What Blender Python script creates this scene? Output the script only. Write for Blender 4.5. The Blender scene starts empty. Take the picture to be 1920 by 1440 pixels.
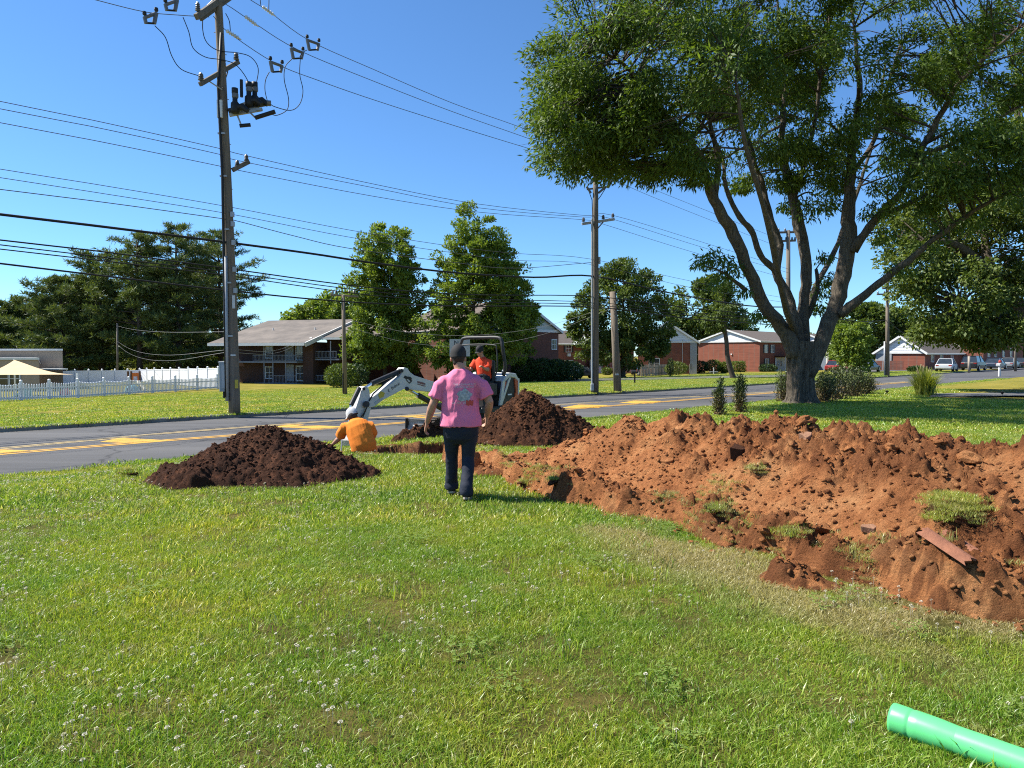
import bpy, bmesh, math, random
import numpy as np
from mathutils import Vector, Matrix
from mathutils.bvhtree import BVHTree

# ------------------------------------------------------------------ camera, sky, sun, exposure
SC = bpy.context.scene
COL = SC.collection
F_PX, CAM_H, HOR = 1330.0, 1.65, 665.0          # focal length in 1920-px photo pixels, eye height, horizon row
PITCH = math.atan((720.0 - HOR) / F_PX)
cam_d = bpy.data.cameras.new('camera')
cam_d.sensor_width = 36.0
cam_d.lens = 36.0 * F_PX / 1920.0
cam_d.clip_start = 0.05
cam_d.clip_end = 3000.0
cam = bpy.data.objects.new('camera', cam_d)
cam.location = (0, 0, CAM_H)
cam.rotation_euler = (math.pi / 2 - PITCH, 0, 0)
COL.objects.link(cam)
SC.camera = cam

SUN_EL = math.radians(50.0)
SUN_AZ = Vector((-1.0, 0.20)).normalized()      # horizontal direction towards the sun
sun_dir = Vector((SUN_AZ.x * math.cos(SUN_EL), SUN_AZ.y * math.cos(SUN_EL), math.sin(SUN_EL)))
world = bpy.data.worlds.new('World')
SC.world = world
world.use_nodes = True
wn = world.node_tree
wn.nodes.clear()
sky = wn.nodes.new('ShaderNodeTexSky')
sky.sky_type = 'NISHITA'
sky.sun_disc = False
sky.sun_elevation = SUN_EL
sky.sun_rotation = math.atan2(SUN_AZ.x, SUN_AZ.y)
sky.altitude = 0.0
sky.air_density = 0.88
sky.dust_density = 0.0
sky.ozone_density = 10.0
bg = wn.nodes.new('ShaderNodeBackground')
bg.inputs['Strength'].default_value = 0.098
wo = wn.nodes.new('ShaderNodeOutputWorld')
tint = wn.nodes.new('ShaderNodeMix'); tint.data_type = 'RGBA'; tint.blend_type = 'MULTIPLY'; tint.inputs[0].default_value = 1.0
tint.inputs[7].default_value = (0.86, 0.99, 1.0, 1)          # the camera's cooler white balance
wn.links.new(sky.outputs[0], tint.inputs[6])
wn.links.new(tint.outputs[2], bg.inputs[0])
wn.links.new(bg.outputs[0], wo.inputs[0])

sun_d = bpy.data.lights.new('sun', 'SUN')
sun_d.energy = 5.0
sun_d.angle = math.radians(0.55)
sun_d.color = (1.0, 0.95, 0.86)
sun = bpy.data.objects.new('sun', sun_d)
sun.rotation_euler = (-sun_dir).to_track_quat('-Z', 'Y').to_euler()
sun.location = (-30, 5, 40)
COL.objects.link(sun)

SC.view_settings.view_transform = 'Standard'
SC.view_settings.look = 'None'
SC.view_settings.exposure = 1.0
SC.view_settings.gamma = 1.0
SC.view_settings.use_curve_mapping = False
SC.render.engine = 'CYCLES'
SC.cycles.max_bounces = 5
SC.cycles.diffuse_bounces = 1
SC.cycles.glossy_bounces = 2
SC.cycles.transmission_bounces = 3
SC.cycles.transparent_max_bounces = 6
SC.cycles.use_denoising = False
SC.cycles.filter_width = 1.1
SC.cycles.caustics_reflective = False
SC.cycles.caustics_refractive = False

RNG = np.random.default_rng(7)
random.seed(7)

# ------------------------------------------------------------------ pixel helpers (photo pixels, 1920 x 1440)
cp, sp = math.cos(PITCH), math.sin(PITCH)
def ray(px, py):
    a = (px - 960.0) / F_PX; b = (720.0 - py) / F_PX
    return Vector((a, cp + b * sp, -sp + b * cp))
def at(px, py, d):
    """point on the pixel's ray at distance d along +Y"""
    r = ray(px, py)
    return Vector((0, 0, CAM_H)) + r * (d / r.y)
def atz(px, py, z):
    r = ray(px, py)
    return Vector((0, 0, CAM_H)) + r * ((z - CAM_H) / r.z)

# ------------------------------------------------------------------ terrain: road frame (t along, s across, away from camera)
Z_ROAD = -0.40
_n0 = atz(0, 893, Z_ROAD); _n1 = atz(1450, 752, Z_ROAD)
U = (_n1 - _n0); U.z = 0; U.normalize()
N = Vector((-U.y, U.x, 0))
O = Vector((_n0.x, _n0.y, 0))
def ts(p):
    q = Vector((p[0], p[1], 0)) - O
    return q.dot(U), q.dot(N)
def xy(t, s):
    q = O + U * t + N * s
    return q.x, q.y
ROAD_W = 0.5 * (ts(atz(0, 812, Z_ROAD))[1] + ts(atz(1450, 720, Z_ROAD))[1])
KERB = 0.16
def sstep(a, b, x):
    x = np.clip((x - a) / (b - a), 0, 1)
    return x * x * (3 - 2 * x)
def G_ts(t, s):
    t = np.asarray(t, float); s = np.asarray(s, float)
    near = Z_ROAD * sstep(-4.6, -0.1, s) - 0.006
    far = -0.29 - 1.0 * sstep(ROAD_W, ROAD_W + 38, s)
    z = np.where(s < 0, near, np.where(s < ROAD_W + KERB, Z_ROAD - 0.03, far))
    return z
def G(x, y):
    x = np.asarray(x, float); y = np.asarray(y, float)
    t = (x - O.x) * U.x + (y - O.y) * U.y
    s = (x - O.x) * N.x + (y - O.y) * N.y
    return G_ts(t, s)
def gp(px, py):
    """ground point under a photo pixel"""
    r = ray(px, py); c = Vector((0, 0, CAM_H))
    k0, k = 0.5, 0.5
    while k < 900:
        p = c + r * k
        if p.z < float(G(p.x, p.y)): break
        k0 = k; k *= 1.01
    for _ in range(30):
        m = 0.5 * (k0 + k); p = c + r * m
        if p.z < float(G(p.x, p.y)): k = m
        else: k0 = m
    p = c + r * k
    return Vector((p.x, p.y, float(G(p.x, p.y))))

# ------------------------------------------------------------------ value noise in numpy
def _hash2(i, j, seed):
    n = (i.astype(np.int64) * 374761393 + j.astype(np.int64) * 668265263 + seed * 1274126177) & 0xffffffff
    n = ((n ^ (n >> 13)) * 1274126177) & 0xffffffff
    return ((n ^ (n >> 16)) & 0xffffff) / float(0xffffff)
def vnoise(x, y, seed=0):
    x = np.asarray(x, float); y = np.asarray(y, float)
    i = np.floor(x); j = np.floor(y); fx = x - i; fy = y - j
    fx = fx * fx * (3 - 2 * fx); fy = fy * fy * (3 - 2 * fy)
    a = _hash2(i, j, seed); b = _hash2(i + 1, j, seed); c = _hash2(i, j + 1, seed); d = _hash2(i + 1, j + 1, seed)
    return (a * (1 - fx) + b * fx) * (1 - fy) + (c * (1 - fx) + d * fx) * fy
def fbm(x, y, seed=0, octv=5, gain=0.5):
    v = 0; a = 1; tot = 0
    for k in range(octv):
        v = v + a * vnoise(x * 2 ** k + 17 * k, y * 2 ** k - 9 * k, seed + k); tot += a; a *= gain
    return v / tot

# ------------------------------------------------------------------ materials
def _nt(name):
    m = bpy.data.materials.new(name); m.use_nodes = True
    nt = m.node_tree; nt.nodes.clear()
    out = nt.nodes.new('ShaderNodeOutputMaterial')
    return m, nt, out
def _noise(nt, co, scale, detail=5, rough=0.6, dist=0.0):
    n = nt.nodes.new('ShaderNodeTexNoise'); n.inputs['Scale'].default_value = scale
    n.inputs['Detail'].default_value = detail; n.inputs['Roughness'].default_value = rough
    n.inputs['Distortion'].default_value = dist
    if co is not None: nt.links.new(co, n.inputs['Vector'])
    return n
def _ramp(nt, fac, stops):
    r = nt.nodes.new('ShaderNodeValToRGB')
    e = r.color_ramp.elements
    e[0].position, e[0].color = stops[0][0], (*stops[0][1], 1)
    e[1].position, e[1].color = stops[-1][0], (*stops[-1][1], 1)
    for p, c in stops[1:-1]:
        k = e.new(p); k.color = (*c, 1)
    nt.links.new(fac, r.inputs[0])
    return r
def _mix(nt, fac, a, b, mode='MIX'):
    m = nt.nodes.new('ShaderNodeMix'); m.data_type = 'RGBA'; m.blend_type = mode
    if isinstance(fac, (int, float)): m.inputs[0].default_value = fac
    else: nt.links.new(fac, m.inputs[0])
    for sock, v in ((m.inputs[6], a), (m.inputs[7], b)):
        if isinstance(v, tuple): sock.default_value = (*v, 1)
        else: nt.links.new(v, sock)
    return m.outputs[2]
def _co(nt, kind='Object', scale=None):
    c = nt.nodes.new('ShaderNodeTexCoord'); o = c.outputs[kind]
    if scale:
        mp = nt.nodes.new('ShaderNodeMapping'); mp.inputs['Scale'].default_value = scale
        nt.links.new(o, mp.inputs[0]); o = mp.outputs[0]
    return o
def _pos(nt):
    return nt.nodes.new('ShaderNodeNewGeometry').outputs['Position']
def _bump(nt, h, strength, dist=0.02):
    b = nt.nodes.new('ShaderNodeBump'); b.inputs['Strength'].default_value = strength
    b.inputs['Distance'].default_value = dist
    nt.links.new(h, b.inputs['Height'])
    return b.outputs[0]
def M(name, c1, c2=None, scale=6.0, rough=0.75, bump=0.0, metal=0.0, stretch=None, spec=0.4, bscale=None, bdist=0.02, coat=0.0):
    """plain surface: two-tone noise colour, wear and fine relief"""
    m, nt, out = _nt(name)
    p = nt.nodes.new('ShaderNodeBsdfPrincipled')
    p.inputs['Roughness'].default_value = rough; p.inputs['Metallic'].default_value = metal
    p.inputs['Specular IOR Level'].default_value = spec
    p.inputs['Coat Weight'].default_value = coat
    co = _co(nt, 'Object', stretch)
    if c2 is None: c2 = tuple(x * 0.8 for x in c1)
    n = _noise(nt, co, scale, 6, 0.65)
    r = _ramp(nt, n.outputs[0], [(0.3, c2), (0.7, c1)])
    nt.links.new(r.outputs[0], p.inputs['Base Color'])
    if bump:
        n2 = _noise(nt, co, bscale or scale * 4, 5, 0.65)
        nt.links.new(_bump(nt, n2.outputs[0], bump, bdist), p.inputs['Normal'])
    nt.links.new(p.outputs[0], out.inputs[0])
    return m
def M_leaf(name, c1, c2, c3, trans=0.35, rough=0.55):
    """foliage: colour differs leaf by leaf, some light passes through"""
    m, nt, out = _nt(name)
    g = nt.nodes.new('ShaderNodeNewGeometry')
    r = _ramp(nt, g.outputs['Random Per Island'], [(0.0, c1), (0.5, c2), (1.0, c3)])
    p = nt.nodes.new('ShaderNodeBsdfPrincipled')
    p.inputs['Roughness'].default_value = rough
    p.inputs['Specular IOR Level'].default_value = 0.35
    nt.links.new(r.outputs[0], p.inputs['Base Color'])
    tr = nt.nodes.new('ShaderNodeBsdfTranslucent')
    tc = _mix(nt, 1.0, r.outputs[0], (1.15, 1.1, 0.45), 'MULTIPLY')
    nt.links.new(tc, tr.inputs[0])
    mx = nt.nodes.new('ShaderNodeMixShader'); mx.inputs[0].default_value = trans
    nt.links.new(p.outputs[0], mx.inputs[1]); nt.links.new(tr.outputs[0], mx.inputs[2])
    nt.links.new(mx.outputs[0], out.inputs[0])
    return m

# ------------------------------------------------------------------ objects
def tag(o, label=None, cat=None, group=None, kind=None):
    if label: o['label'] = label
    if cat: o['category'] = cat
    if group: o['group'] = group
    if kind: o['kind'] = kind
    return o
def thing(name, loc, label, cat, group=None):
    o = bpy.data.objects.new(name, None); o.empty_display_size = 0.2
    o.location = loc; COL.objects.link(o)
    return tag(o, label, cat, group)
ORG = {}
def root_loc(o):
    v = Vector((0, 0, 0))
    while o is not None:
        v = v + o.location; o = o.parent
    return v
class MB:
    """collects geometry in world coordinates; build() makes ONE mesh object"""
    def __init__(s): s.v = []; s.f = []; s.mi = []
    def add(s, vs, fs, mi=0):
        b = len(s.v); s.v.extend([tuple(q) for q in vs]); s.f.extend([tuple(i + b for i in f) for f in fs]); s.mi.extend([mi] * len(fs)); return s
    def box(s, c, size, ax=None, mi=0):
        """ax: optional 3 unit axes"""
        c = Vector(c); hx, hy, hz = (q / 2 for q in size)
        X, Y, Z = ax if ax else (Vector((1, 0, 0)), Vector((0, 1, 0)), Vector((0, 0, 1)))
        vs = [c + X * (i * hx) + Y * (j * hy) + Z * (k * hz) for k in (-1, 1) for j in (-1, 1) for i in (-1, 1)]
        return s.add(vs, [(0, 2, 3, 1), (4, 5, 7, 6), (0, 1, 5, 4), (2, 6, 7, 3), (0, 4, 6, 2), (1, 3, 7, 5)], mi)
    def tube(s, pts, rad, n=8, cap=True, mi=0):
        pts = [Vector(p) for p in pts]; k = len(pts)
        if not hasattr(rad, '__len__'): rad = [rad] * k
        up = Vector((0.3, 0.2, 1)).normalized(); vs = []; fs = []
        prev = None
        for i, p in enumerate(pts):
            t = (pts[min(i + 1, k - 1)] - pts[max(i - 1, 0)])
            if t.length < 1e-9: t = Vector((0, 0, 1))
            t.normalize()
            if prev is None:
                a = t.cross(up)
                if a.length < 0.15: a = t.cross(Vector((1, 0, 0)))
            else:
                a = prev - t * prev.dot(t)
                if a.length < 1e-6: a = t.cross(Vector((1, 0, 0)))
            a.normalize(); prev = a; b = t.cross(a)
            for j in range(n):
                w = 2 * math.pi * j / n
                vs.append(p + (a * math.cos(w) + b * math.sin(w)) * rad[i])
        for i in range(k - 1):
            for j in range(n):
                q = (j + 1) % n
                fs.append((i * n + j, i * n + q, (i + 1) * n + q, (i + 1) * n + j))
        if cap:
            fs.append(tuple(range(n - 1, -1, -1))); fs.append(tuple((k - 1) * n + j for j in range(n)))
        return s.add(vs, fs, mi)
    def cyl(s, p0, p1, r0, r1=None, n=10, mi=0):
        return s.tube([p0, p1], [r0, r0 if r1 is None else r1], n, True, mi)
    def prism(s, poly, ext, mi=0):
        """3-D polygon extruded by +-ext/2 (vector)"""
        ext = Vector(ext) / 2; k = len(poly)
        vs = [Vector(p) - ext for p in poly] + [Vector(p) + ext for p in poly]
        fs = [tuple(range(k - 1, -1, -1)), tuple(range(k, 2 * k))]
        fs += [(i, (i + 1) % k, k + (i + 1) % k, k + i) for i in range(k)]
        return s.add(vs, fs, mi)
    def lathe(s, base, prof, n=12, ax=Vector((0, 0, 1)), mi=0):
        """prof: (radius, height) along axis"""
        base = Vector(base); ax = Vector(ax).normalized()
        return s.tube([base + ax * h for r, h in prof], [max(r, 1e-4) for r, h in prof], n, True, mi)
    def quad(s, a, b, c, d, mi=0): return s.add([a, b, c, d], [(0, 1, 2, 3)], mi)
    def build(s, name, mat, parent=None, smooth=False, bevel=0.0, origin=None):
        me = bpy.data.meshes.new(name)
        off = root_loc(parent) if parent else (Vector(origin) if origin is not None else Vector((0, 0, 0)))
        me.from_pydata([(q[0] - off.x, q[1] - off.y, q[2] - off.z) for q in s.v], [], s.f)
        mats = mat if isinstance(mat, (list, tuple)) else [mat]
        for m in mats: me.materials.append(m)
        if len(mats) > 1: me.polygons.foreach_set('material_index', s.mi)
        if smooth: me.polygons.foreach_set('use_smooth', [True] * len(me.polygons))
        bm = bmesh.new(); bm.from_mesh(me); bmesh.ops.recalc_face_normals(bm, faces=bm.faces)
        if bevel: bmesh.ops.bevel(bm, geom=list(bm.edges), offset=bevel, segments=1, affect='EDGES', clamp_overlap=True)
        bm.to_mesh(me); bm.free()
        o = bpy.data.objects.new(name, me); COL.objects.link(o)
        if parent: o.parent = parent
        elif origin is not None: o.location = origin
        return o
def np_mesh(name, V, Fq, mat, parent=None, smooth=False, origin=None, attrs=None):
    """fast mesh from numpy: V (n,3) world, Fq (m,k) faces"""
    me = bpy.data.meshes.new(name)
    off = root_loc(parent) if parent else (Vector(origin) if origin is not None else Vector((0, 0, 0)))
    V = np.asarray(V, np.float32) - np.array(off, np.float32)
    m, k = Fq.shape
    me.vertices.add(len(V)); me.vertices.foreach_set('co', V.ravel())
    me.loops.add(m * k); me.loops.foreach_set('vertex_index', np.asarray(Fq, np.int32).ravel())
    me.polygons.add(m); me.polygons.foreach_set('loop_start', np.arange(0, m * k, k, dtype=np.int32))
    if smooth: me.polygons.foreach_set('use_smooth', np.ones(m, bool))
    for m_ in (mat if isinstance(mat, (list, tuple)) else [mat]): me.materials.append(m_)
    if attrs:
        for an, av in attrs.items():
            a = me.attributes.new(an, 'FLOAT', 'POINT'); a.data.foreach_set('value', np.asarray(av, np.float32).ravel())
    me.update(calc_edges=True); me.validate()
    o = bpy.data.objects.new(name, me); COL.objects.link(o)
    if parent: o.parent = parent
    elif origin is not None: o.location = origin
    return o
def copy_tree(o, parent=None):
    c = o.copy(); COL.objects.link(c); c.parent = parent
    for ch in list(o.children): copy_tree(ch, c)
    return c
def text_mesh(txt, size, name='lettering'):
    cu = bpy.data.curves.new('t', 'FONT'); cu.body = txt; cu.size = size; cu.resolution_u = 2
    cu.align_x = 'CENTER'; cu.align_y = 'CENTER'
    ob = bpy.data.objects.new('t', cu); COL.objects.link(ob)
    dg = bpy.context.evaluated_depsgraph_get()
    me = bpy.data.meshes.new_from_object(ob.evaluated_get(dg))
    vs = [v.co.copy() for v in me.vertices]; fs = [tuple(p.vertices) for p in me.polygons]
    bpy.data.objects.remove(ob); bpy.data.curves.remove(cu); bpy.data.meshes.remove(me)
    return vs, fs
# ================================================================== the setting: ground, road, kerb, markings
def lawn_material(name='lawn_soil'):
    m, nt, out = _nt(name)
    p = nt.nodes.new('ShaderNodeBsdfPrincipled'); p.inputs['Roughness'].default_value = 0.95
    p.inputs['Specular IOR Level'].default_value = 0.1
    pos = _pos(nt)
    n1 = _noise(nt, pos, 0.9, 6, 0.7)
    g = _ramp(nt, n1.outputs[0], [(0.25, (0.115, 0.120, 0.020)), (0.5, (0.200, 0.185, 0.036)), (0.75, (0.300, 0.250, 0.068))])
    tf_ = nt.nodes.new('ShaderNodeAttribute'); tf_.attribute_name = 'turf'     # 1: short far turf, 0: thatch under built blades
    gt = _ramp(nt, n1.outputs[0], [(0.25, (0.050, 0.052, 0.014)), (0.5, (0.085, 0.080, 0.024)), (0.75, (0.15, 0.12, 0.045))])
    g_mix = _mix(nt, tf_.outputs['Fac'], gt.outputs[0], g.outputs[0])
    n2 = _noise(nt, pos, 24, 4, 0.7)
    g2 = _mix(nt, 0.55, g_mix, _ramp(nt, n2.outputs[0], [(0.3, (0.45, 0.45, 0.4)), (0.7, (1.35, 1.3, 1.1))]).outputs[0], 'MULTIPLY')
    # mown streaks along the street
    mp = nt.nodes.new('ShaderNodeMapping'); mp.vector_type = 'POINT'
    mp.inputs['Rotation'].default_value = (0, 0, -math.atan2(U.y, U.x)); mp.inputs['Scale'].default_value = (0.06, 1.6, 1)
    nt.links.new(pos, mp.inputs[0])
    n3 = _noise(nt, mp.outputs[0], 1.0, 4, 0.6)
    g3 = _mix(nt, 0.6, g2, _ramp(nt, n3.outputs[0], [(0.35, (0.75, 0.8, 0.7)), (0.68, (1.5, 1.3, 1.1))]).outputs[0], 'MULTIPLY')
    # soil where the digging has bared it
    at_ = nt.nodes.new('ShaderNodeAttribute'); at_.attribute_name = 'soil'
    n4 = _noise(nt, pos, 9, 6, 0.7)
    so = _ramp(nt, n4.outputs[0], [(0.3, (0.060, 0.028, 0.016)), (0.52, (0.175, 0.075, 0.036)), (0.75, (0.30, 0.145, 0.072))])
    col = _mix(nt, at_.outputs['Fac'], g3, so.outputs[0])
    nt.links.new(col, p.inputs['Base Color'])
    n5 = _noise(nt, pos, 40, 6, 0.7)
    nt.links.new(_bump(nt, n5.outputs[0], 0.8, 0.03), p.inputs['Normal'])
    nt.links.new(p.outputs[0], out.inputs[0])
    return m
MAT_LAWN = lawn_material()

# pits: (x, y, radius x, radius y, depth, angle)
PITS = [(-2.15, 12.95, 1.20, 1.15, 1.0, 0.15), (-1.42, 13.0, 0.75, 1.30, 0.85, 0.0),
        (-0.75, 11.55, 0.60, 0.30, 0.45, -0.75), (-0.22, 10.35, 0.52, 0.30, 0.62, -0.55)]
def pit_field(x, y):
    """0 outside, 1 at the bottom"""
    w = np.zeros_like(x); d = np.zeros_like(x)
    wob = (fbm(x * 3.1, y * 3.1, 3, 4) - 0.5) * 0.9
    for (cx, cy, rx, ry, dep, an) in PITS:
        ca, sa = math.cos(an), math.sin(an)
        u = ((x - cx) * ca + (y - cy) * sa) / rx; v = (-(x - cx) * sa + (y - cy) * ca) / ry
        r = np.sqrt(u * u + v * v) + wob * 0.45
        k = 1 - sstep(0.80, 1.02, r)
        d = np.maximum(d, k * dep); w = np.maximum(w, 1 - sstep(0.95, 1.22, r))
    return w, d
def lines(parts):
    return np.unique(np.round(np.concatenate(parts), 4))
_pt = [ts((c[0], c[1])) for c in PITS]
t0, t1 = min(a for a, b in _pt) - 1.9, max(a for a, b in _pt) + 1.9
s0, s1 = min(b for a, b in _pt) - 1.7, max(b for a, b in _pt) + 2.0
tl = lines([np.linspace(-500, -60, 12), np.linspace(-60, t0, 60), np.arange(t0, t1, 0.055), np.linspace(t1, 60, 60), np.linspace(60, 900, 24)])
sl = lines([np.linspace(-260, -30, 12), np.linspace(-30, s0, 44), np.arange(s0, s1, 0.055), np.linspace(s1, -0.001, 14),
            np.array([0.12]), np.linspace(0.5, ROAD_W, 6), np.array([ROAD_W + KERB - 0.02, ROAD_W + KERB + 0.001]), np.linspace(ROAD_W + 0.6, ROAD_W + 45, 40), np.linspace(ROAD_W + 50, 900, 24)])
TT, SS = np.meshgrid(tl, sl)
GX = O.x + U.x * TT + N.x * SS; GY = O.y + U.y * TT + N.y * SS
GZ = G_ts(TT, SS)
GZ = GZ + np.where((SS < -0.5) & (np.hypot(GX, GY) < 60), (fbm(GX * 0.8, GY * 0.8, 11, 4) - 0.5) * 0.07, 0.0)
pw, pd = pit_field(GX, GY)
GZ = GZ - pd * (0.85 + 0.3 * fbm(GX * 4, GY * 4, 5, 4)) + pw * (fbm(GX * 7, GY * 7, 8, 4) - 0.5) * 0.16
nt_, ns_ = len(tl), len(sl)
idx = np.arange(nt_ * ns_).reshape(ns_, nt_)
Fg = np.stack([idx[:-1, :-1], idx[:-1, 1:], idx[1:, 1:], idx[1:, :-1]], -1).reshape(-1, 4)
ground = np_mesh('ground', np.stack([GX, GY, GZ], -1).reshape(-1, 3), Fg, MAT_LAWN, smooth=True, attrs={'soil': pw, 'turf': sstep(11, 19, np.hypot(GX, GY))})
tag(ground, kind='structure')

# ---- road
def road_material():
    m, nt, out = _nt('asphalt')
    p = nt.nodes.new('ShaderNodeBsdfPrincipled'); p.inputs['Roughness'].default_value = 0.86
    p.inputs['Specular IOR Level'].default_value = 0.3
    pos = _pos(nt)
    mp = nt.nodes.new('ShaderNodeMapping'); mp.inputs['Rotation'].default_value = (0, 0, -math.atan2(U.y, U.x)); mp.inputs['Scale'].default_value = (0.05, 0.9, 1)
    nt.links.new(pos, mp.inputs[0])
    a = _noise(nt, mp.outputs[0], 1.3, 5, 0.6)
    c = _ramp(nt, a.outputs[0], [(0.3, (0.060, 0.060, 0.061)), (0.7, (0.115, 0.112, 0.110))])
    b = _noise(nt, pos, 160, 3, 0.7)
    c2 = _mix(nt, 0.6, c.outputs[0], _ramp(nt, b.outputs[0], [(0.3, (0.6, 0.6, 0.6)), (0.7, (1.4, 1.4, 1.4))]).outputs[0], 'MULTIPLY')
    # thin dark sealed cracks
    v = nt.nodes.new('ShaderNodeTexVoronoi'); v.feature = 'DISTANCE_TO_EDGE'; v.inputs['Scale'].default_value = 0.22
    wv = _noise(nt, pos, 1.2, 4, 0.6)
    wm = nt.nodes.new('ShaderNodeVectorMath'); wm.operation = 'MULTIPLY_ADD'
    nt.links.new(wv.outputs['Color'], wm.inputs[0]); wm.inputs[1].default_value = (0.8, 0.8, 0.8); nt.links.new(pos, wm.inputs[2])
    nt.links.new(wm.outputs[0], v.inputs['Vector'])
    cr = _ramp(nt, v.outputs[0], [(0.0, (0.35, 0.35, 0.35)), (0.012, (1, 1, 1))])
    c3 = _mix(nt, 0.8, c2, cr.outputs[0], 'MULTIPLY')
    nt.links.new(c3, p.inputs['Base Color'])
    nt.links.new(_bump(nt, b.outputs[0], 0.4, 0.01), p.inputs['Normal'])
    nt.links.new(p.outputs[0], out.inputs[0])
    return m
MAT_ROAD = road_material()
def ts_sheet(name, poly, z, mat, parent=None):
    mb = MB(); vs = []
    for t, s in poly:
        x, y = xy(t, s); vs.append((x, y, z))
    mb.add(vs, [tuple(range(len(vs)))])
    return mb.build(name, mat, parent)
mb = MB()
tr = np.concatenate([np.linspace(-200, -30, 6), np.linspace(-29, 60, 60), np.linspace(62, 700, 30)])
vs = []; fs = []
for i, t in enumerate(tr):
    j = 0.08 * (vnoise(t * 0.9, 0.5, 4) - 0.5) + 0.05 * (vnoise(t * 3.1, 0.5, 5) - 0.5)
    for s in (0.0 + j, ROAD_W * 0.5, ROAD_W + 0.01):
        x, y = xy(t, s); vs.append((x, y, Z_ROAD + (0.03 if s == ROAD_W * 0.5 else 0)))
for i in range(len(tr) - 1):
    for k in (0, 1):
        a = i * 3 + k; fs.append((a, a + 3, a + 4, a + 1))
mb.add(vs, fs)
road = mb.build('road', MAT_ROAD); tag(road, kind='structure')

# kerb: real blocks along the far side
MAT_KERB = M('kerb_concrete', (0.30, 0.285, 0.26), (0.13, 0.12, 0.11), 3, 0.9, 0.4)
mb = MB(); prof = [(0, Z_ROAD - 0.1), (0, Z_ROAD + 0.10), (0.03, Z_ROAD + 0.13), (KERB, Z_ROAD + 0.13), (KERB, Z_ROAD - 0.1)]
kt = list(np.arange(-60, 150, 3.0)) + list(np.arange(150, 700, 30.0))
for i in range(len(kt) - 1):
    ring = []
    for t in (kt[i] + 0.006, kt[i + 1] - 0.006):
        for s, z in prof:
            x, y = xy(t, ROAD_W + 0.012 + s + 0.012 * math.sin(i * 2.3)); ring.append((x, y, z))
    k = len(prof)
    mb.add(ring, [(j, (j + 1) % k, k + (j + 1) % k, k + j) for j in range(k)] + [tuple(range(k - 1, -1, -1)), tuple(range(k, 2 * k))])
kerb = mb.build('kerb', MAT_KERB); tag(kerb, kind='structure')

# yellow paint: two double lines round a hatched median that tapers off to the right
MAT_YEL = M('yellow_road_paint', (0.66, 0.36, 0.035), (0.46, 0.25, 0.04), 4, 0.8, 0.2)
MAT_YEL2 = M('pale_worn_road_paint', (0.55, 0.40, 0.16), (0.26, 0.21, 0.12), 5, 0.85, 0.2)
def road_z(s):
    return Z_ROAD + 0.03 * (1 - abs(s / (ROAD_W * 0.5) - 1)) + 0.004
def stripe(name, pts, w, mat):
    """pts: (t, s) polyline laid on the crowned road"""
    V = []; Fc = []
    for i, (t, s) in enumerate(pts):
        for q in (s - w / 2, s + w / 2):
            x, y = xy(t, q); V.append((x, y, road_z(q)))
    for i in range(len(pts) - 1):
        Fc.append((2 * i, 2 * i + 2, 2 * i + 3, 2 * i + 1))
    o = MB().add(V, Fc).build(name, mat, road); return o
def rt(px, py): return ts(atz(px, py, Z_ROAD + 0.02))
near_l = [rt(-200, 868.5), rt(0, 851.5), rt(330, 824.5), rt(700, 797), rt(1072, 767), rt(1457, 736), rt(1700, 717)]
far_l = [rt(-200, 862), rt(0, 842), rt(330, 811), rt(700, 783.5), rt(1072, 757.5), rt(1300, 744), rt(1457, 734.3), rt(1700, 715.5)]
for lst, wn_ in ((near_l, 'near'), (far_l, 'far')):
    tt = np.linspace(lst[0][0], lst[-1][0], 60)
    sv = np.interp(tt, [a for a, b in lst], [b for a, b in lst])
    for off in ((-0.11, 0.11)):
        stripe('painted_line', [(a, b + off) for a, b in zip(tt, sv)], 0.11, MAT_YEL if wn_ == 'near' else MAT_YEL2)
tn = [a for a, b in near_l]; sn = [b for a, b in near_l]; tf = [a for a, b in far_l]; sf = [b for a, b in far_l]
for quad in (((-60, 850), (-20, 842.5), (60, 845.5), (10, 850.5)), ((186, 829.5), (226, 821.5), (317, 826), (255, 831.5)), ((505, 801), (545, 795.8), (644, 800), (585, 804)), ((740, 781.5), (776, 778.8), (842, 781.5), (800, 785)), ((1050, 765.5), (1085, 759), (1140, 759.8), (1122, 765)), ((1160, 756), (1190, 751.5), (1240, 752), (1225, 756.5))):
    V = []
    for q in quad:
        a, b = rt(*q); x, y = xy(a, b); V.append((x, y, road_z(b)))
    MB().add(V, [(0, 1, 2, 3)]).build('hatch_bar', MAT_YEL, road)

# side street and car park beyond the far lawn; driveway on the near side at the right
MAT_LOT = M('pale_asphalt', (0.125, 0.122, 0.12), (0.085, 0.083, 0.082), 0.8, 0.9, 0.2)
def pix_sheet(name, pix, dz, mat, sub=10):
    pts = [gp(*q) for q in pix]
    a, b, c, d = pts
    V = []; Fc = []
    for i in range(sub + 1):
        u = i / sub
        p = a.lerp(b, u); q = d.lerp(c, u)
        for k in range(5):
            r = p.lerp(q, k / 4); V.append((r.x, r.y, float(G(r.x, r.y)) + dz))
    for i in range(sub):
        for k in range(4):
            m0 = i * 5 + k; Fc.append((m0, m0 + 5, m0 + 6, m0 + 1))
    o = MB().add(V, Fc).build(name, mat); tag(o, kind='structure'); return o
pix_sheet('side_street', [(1040, 711), (1500, 702.0), (1500, 706.5), (1040, 717)], 0.03, MAT_LOT)
pix_sheet('car_park', [(1560, 695.2), (1930, 689.5), (1930, 692.8), (1560, 699.5)], 0.05, MAT_LOT)
pix_sheet('driveway', [(1752, 739.5), (1990, 737.5), (1990, 744.0), (1742, 746)], 0.05, MAT_LOT)
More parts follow.
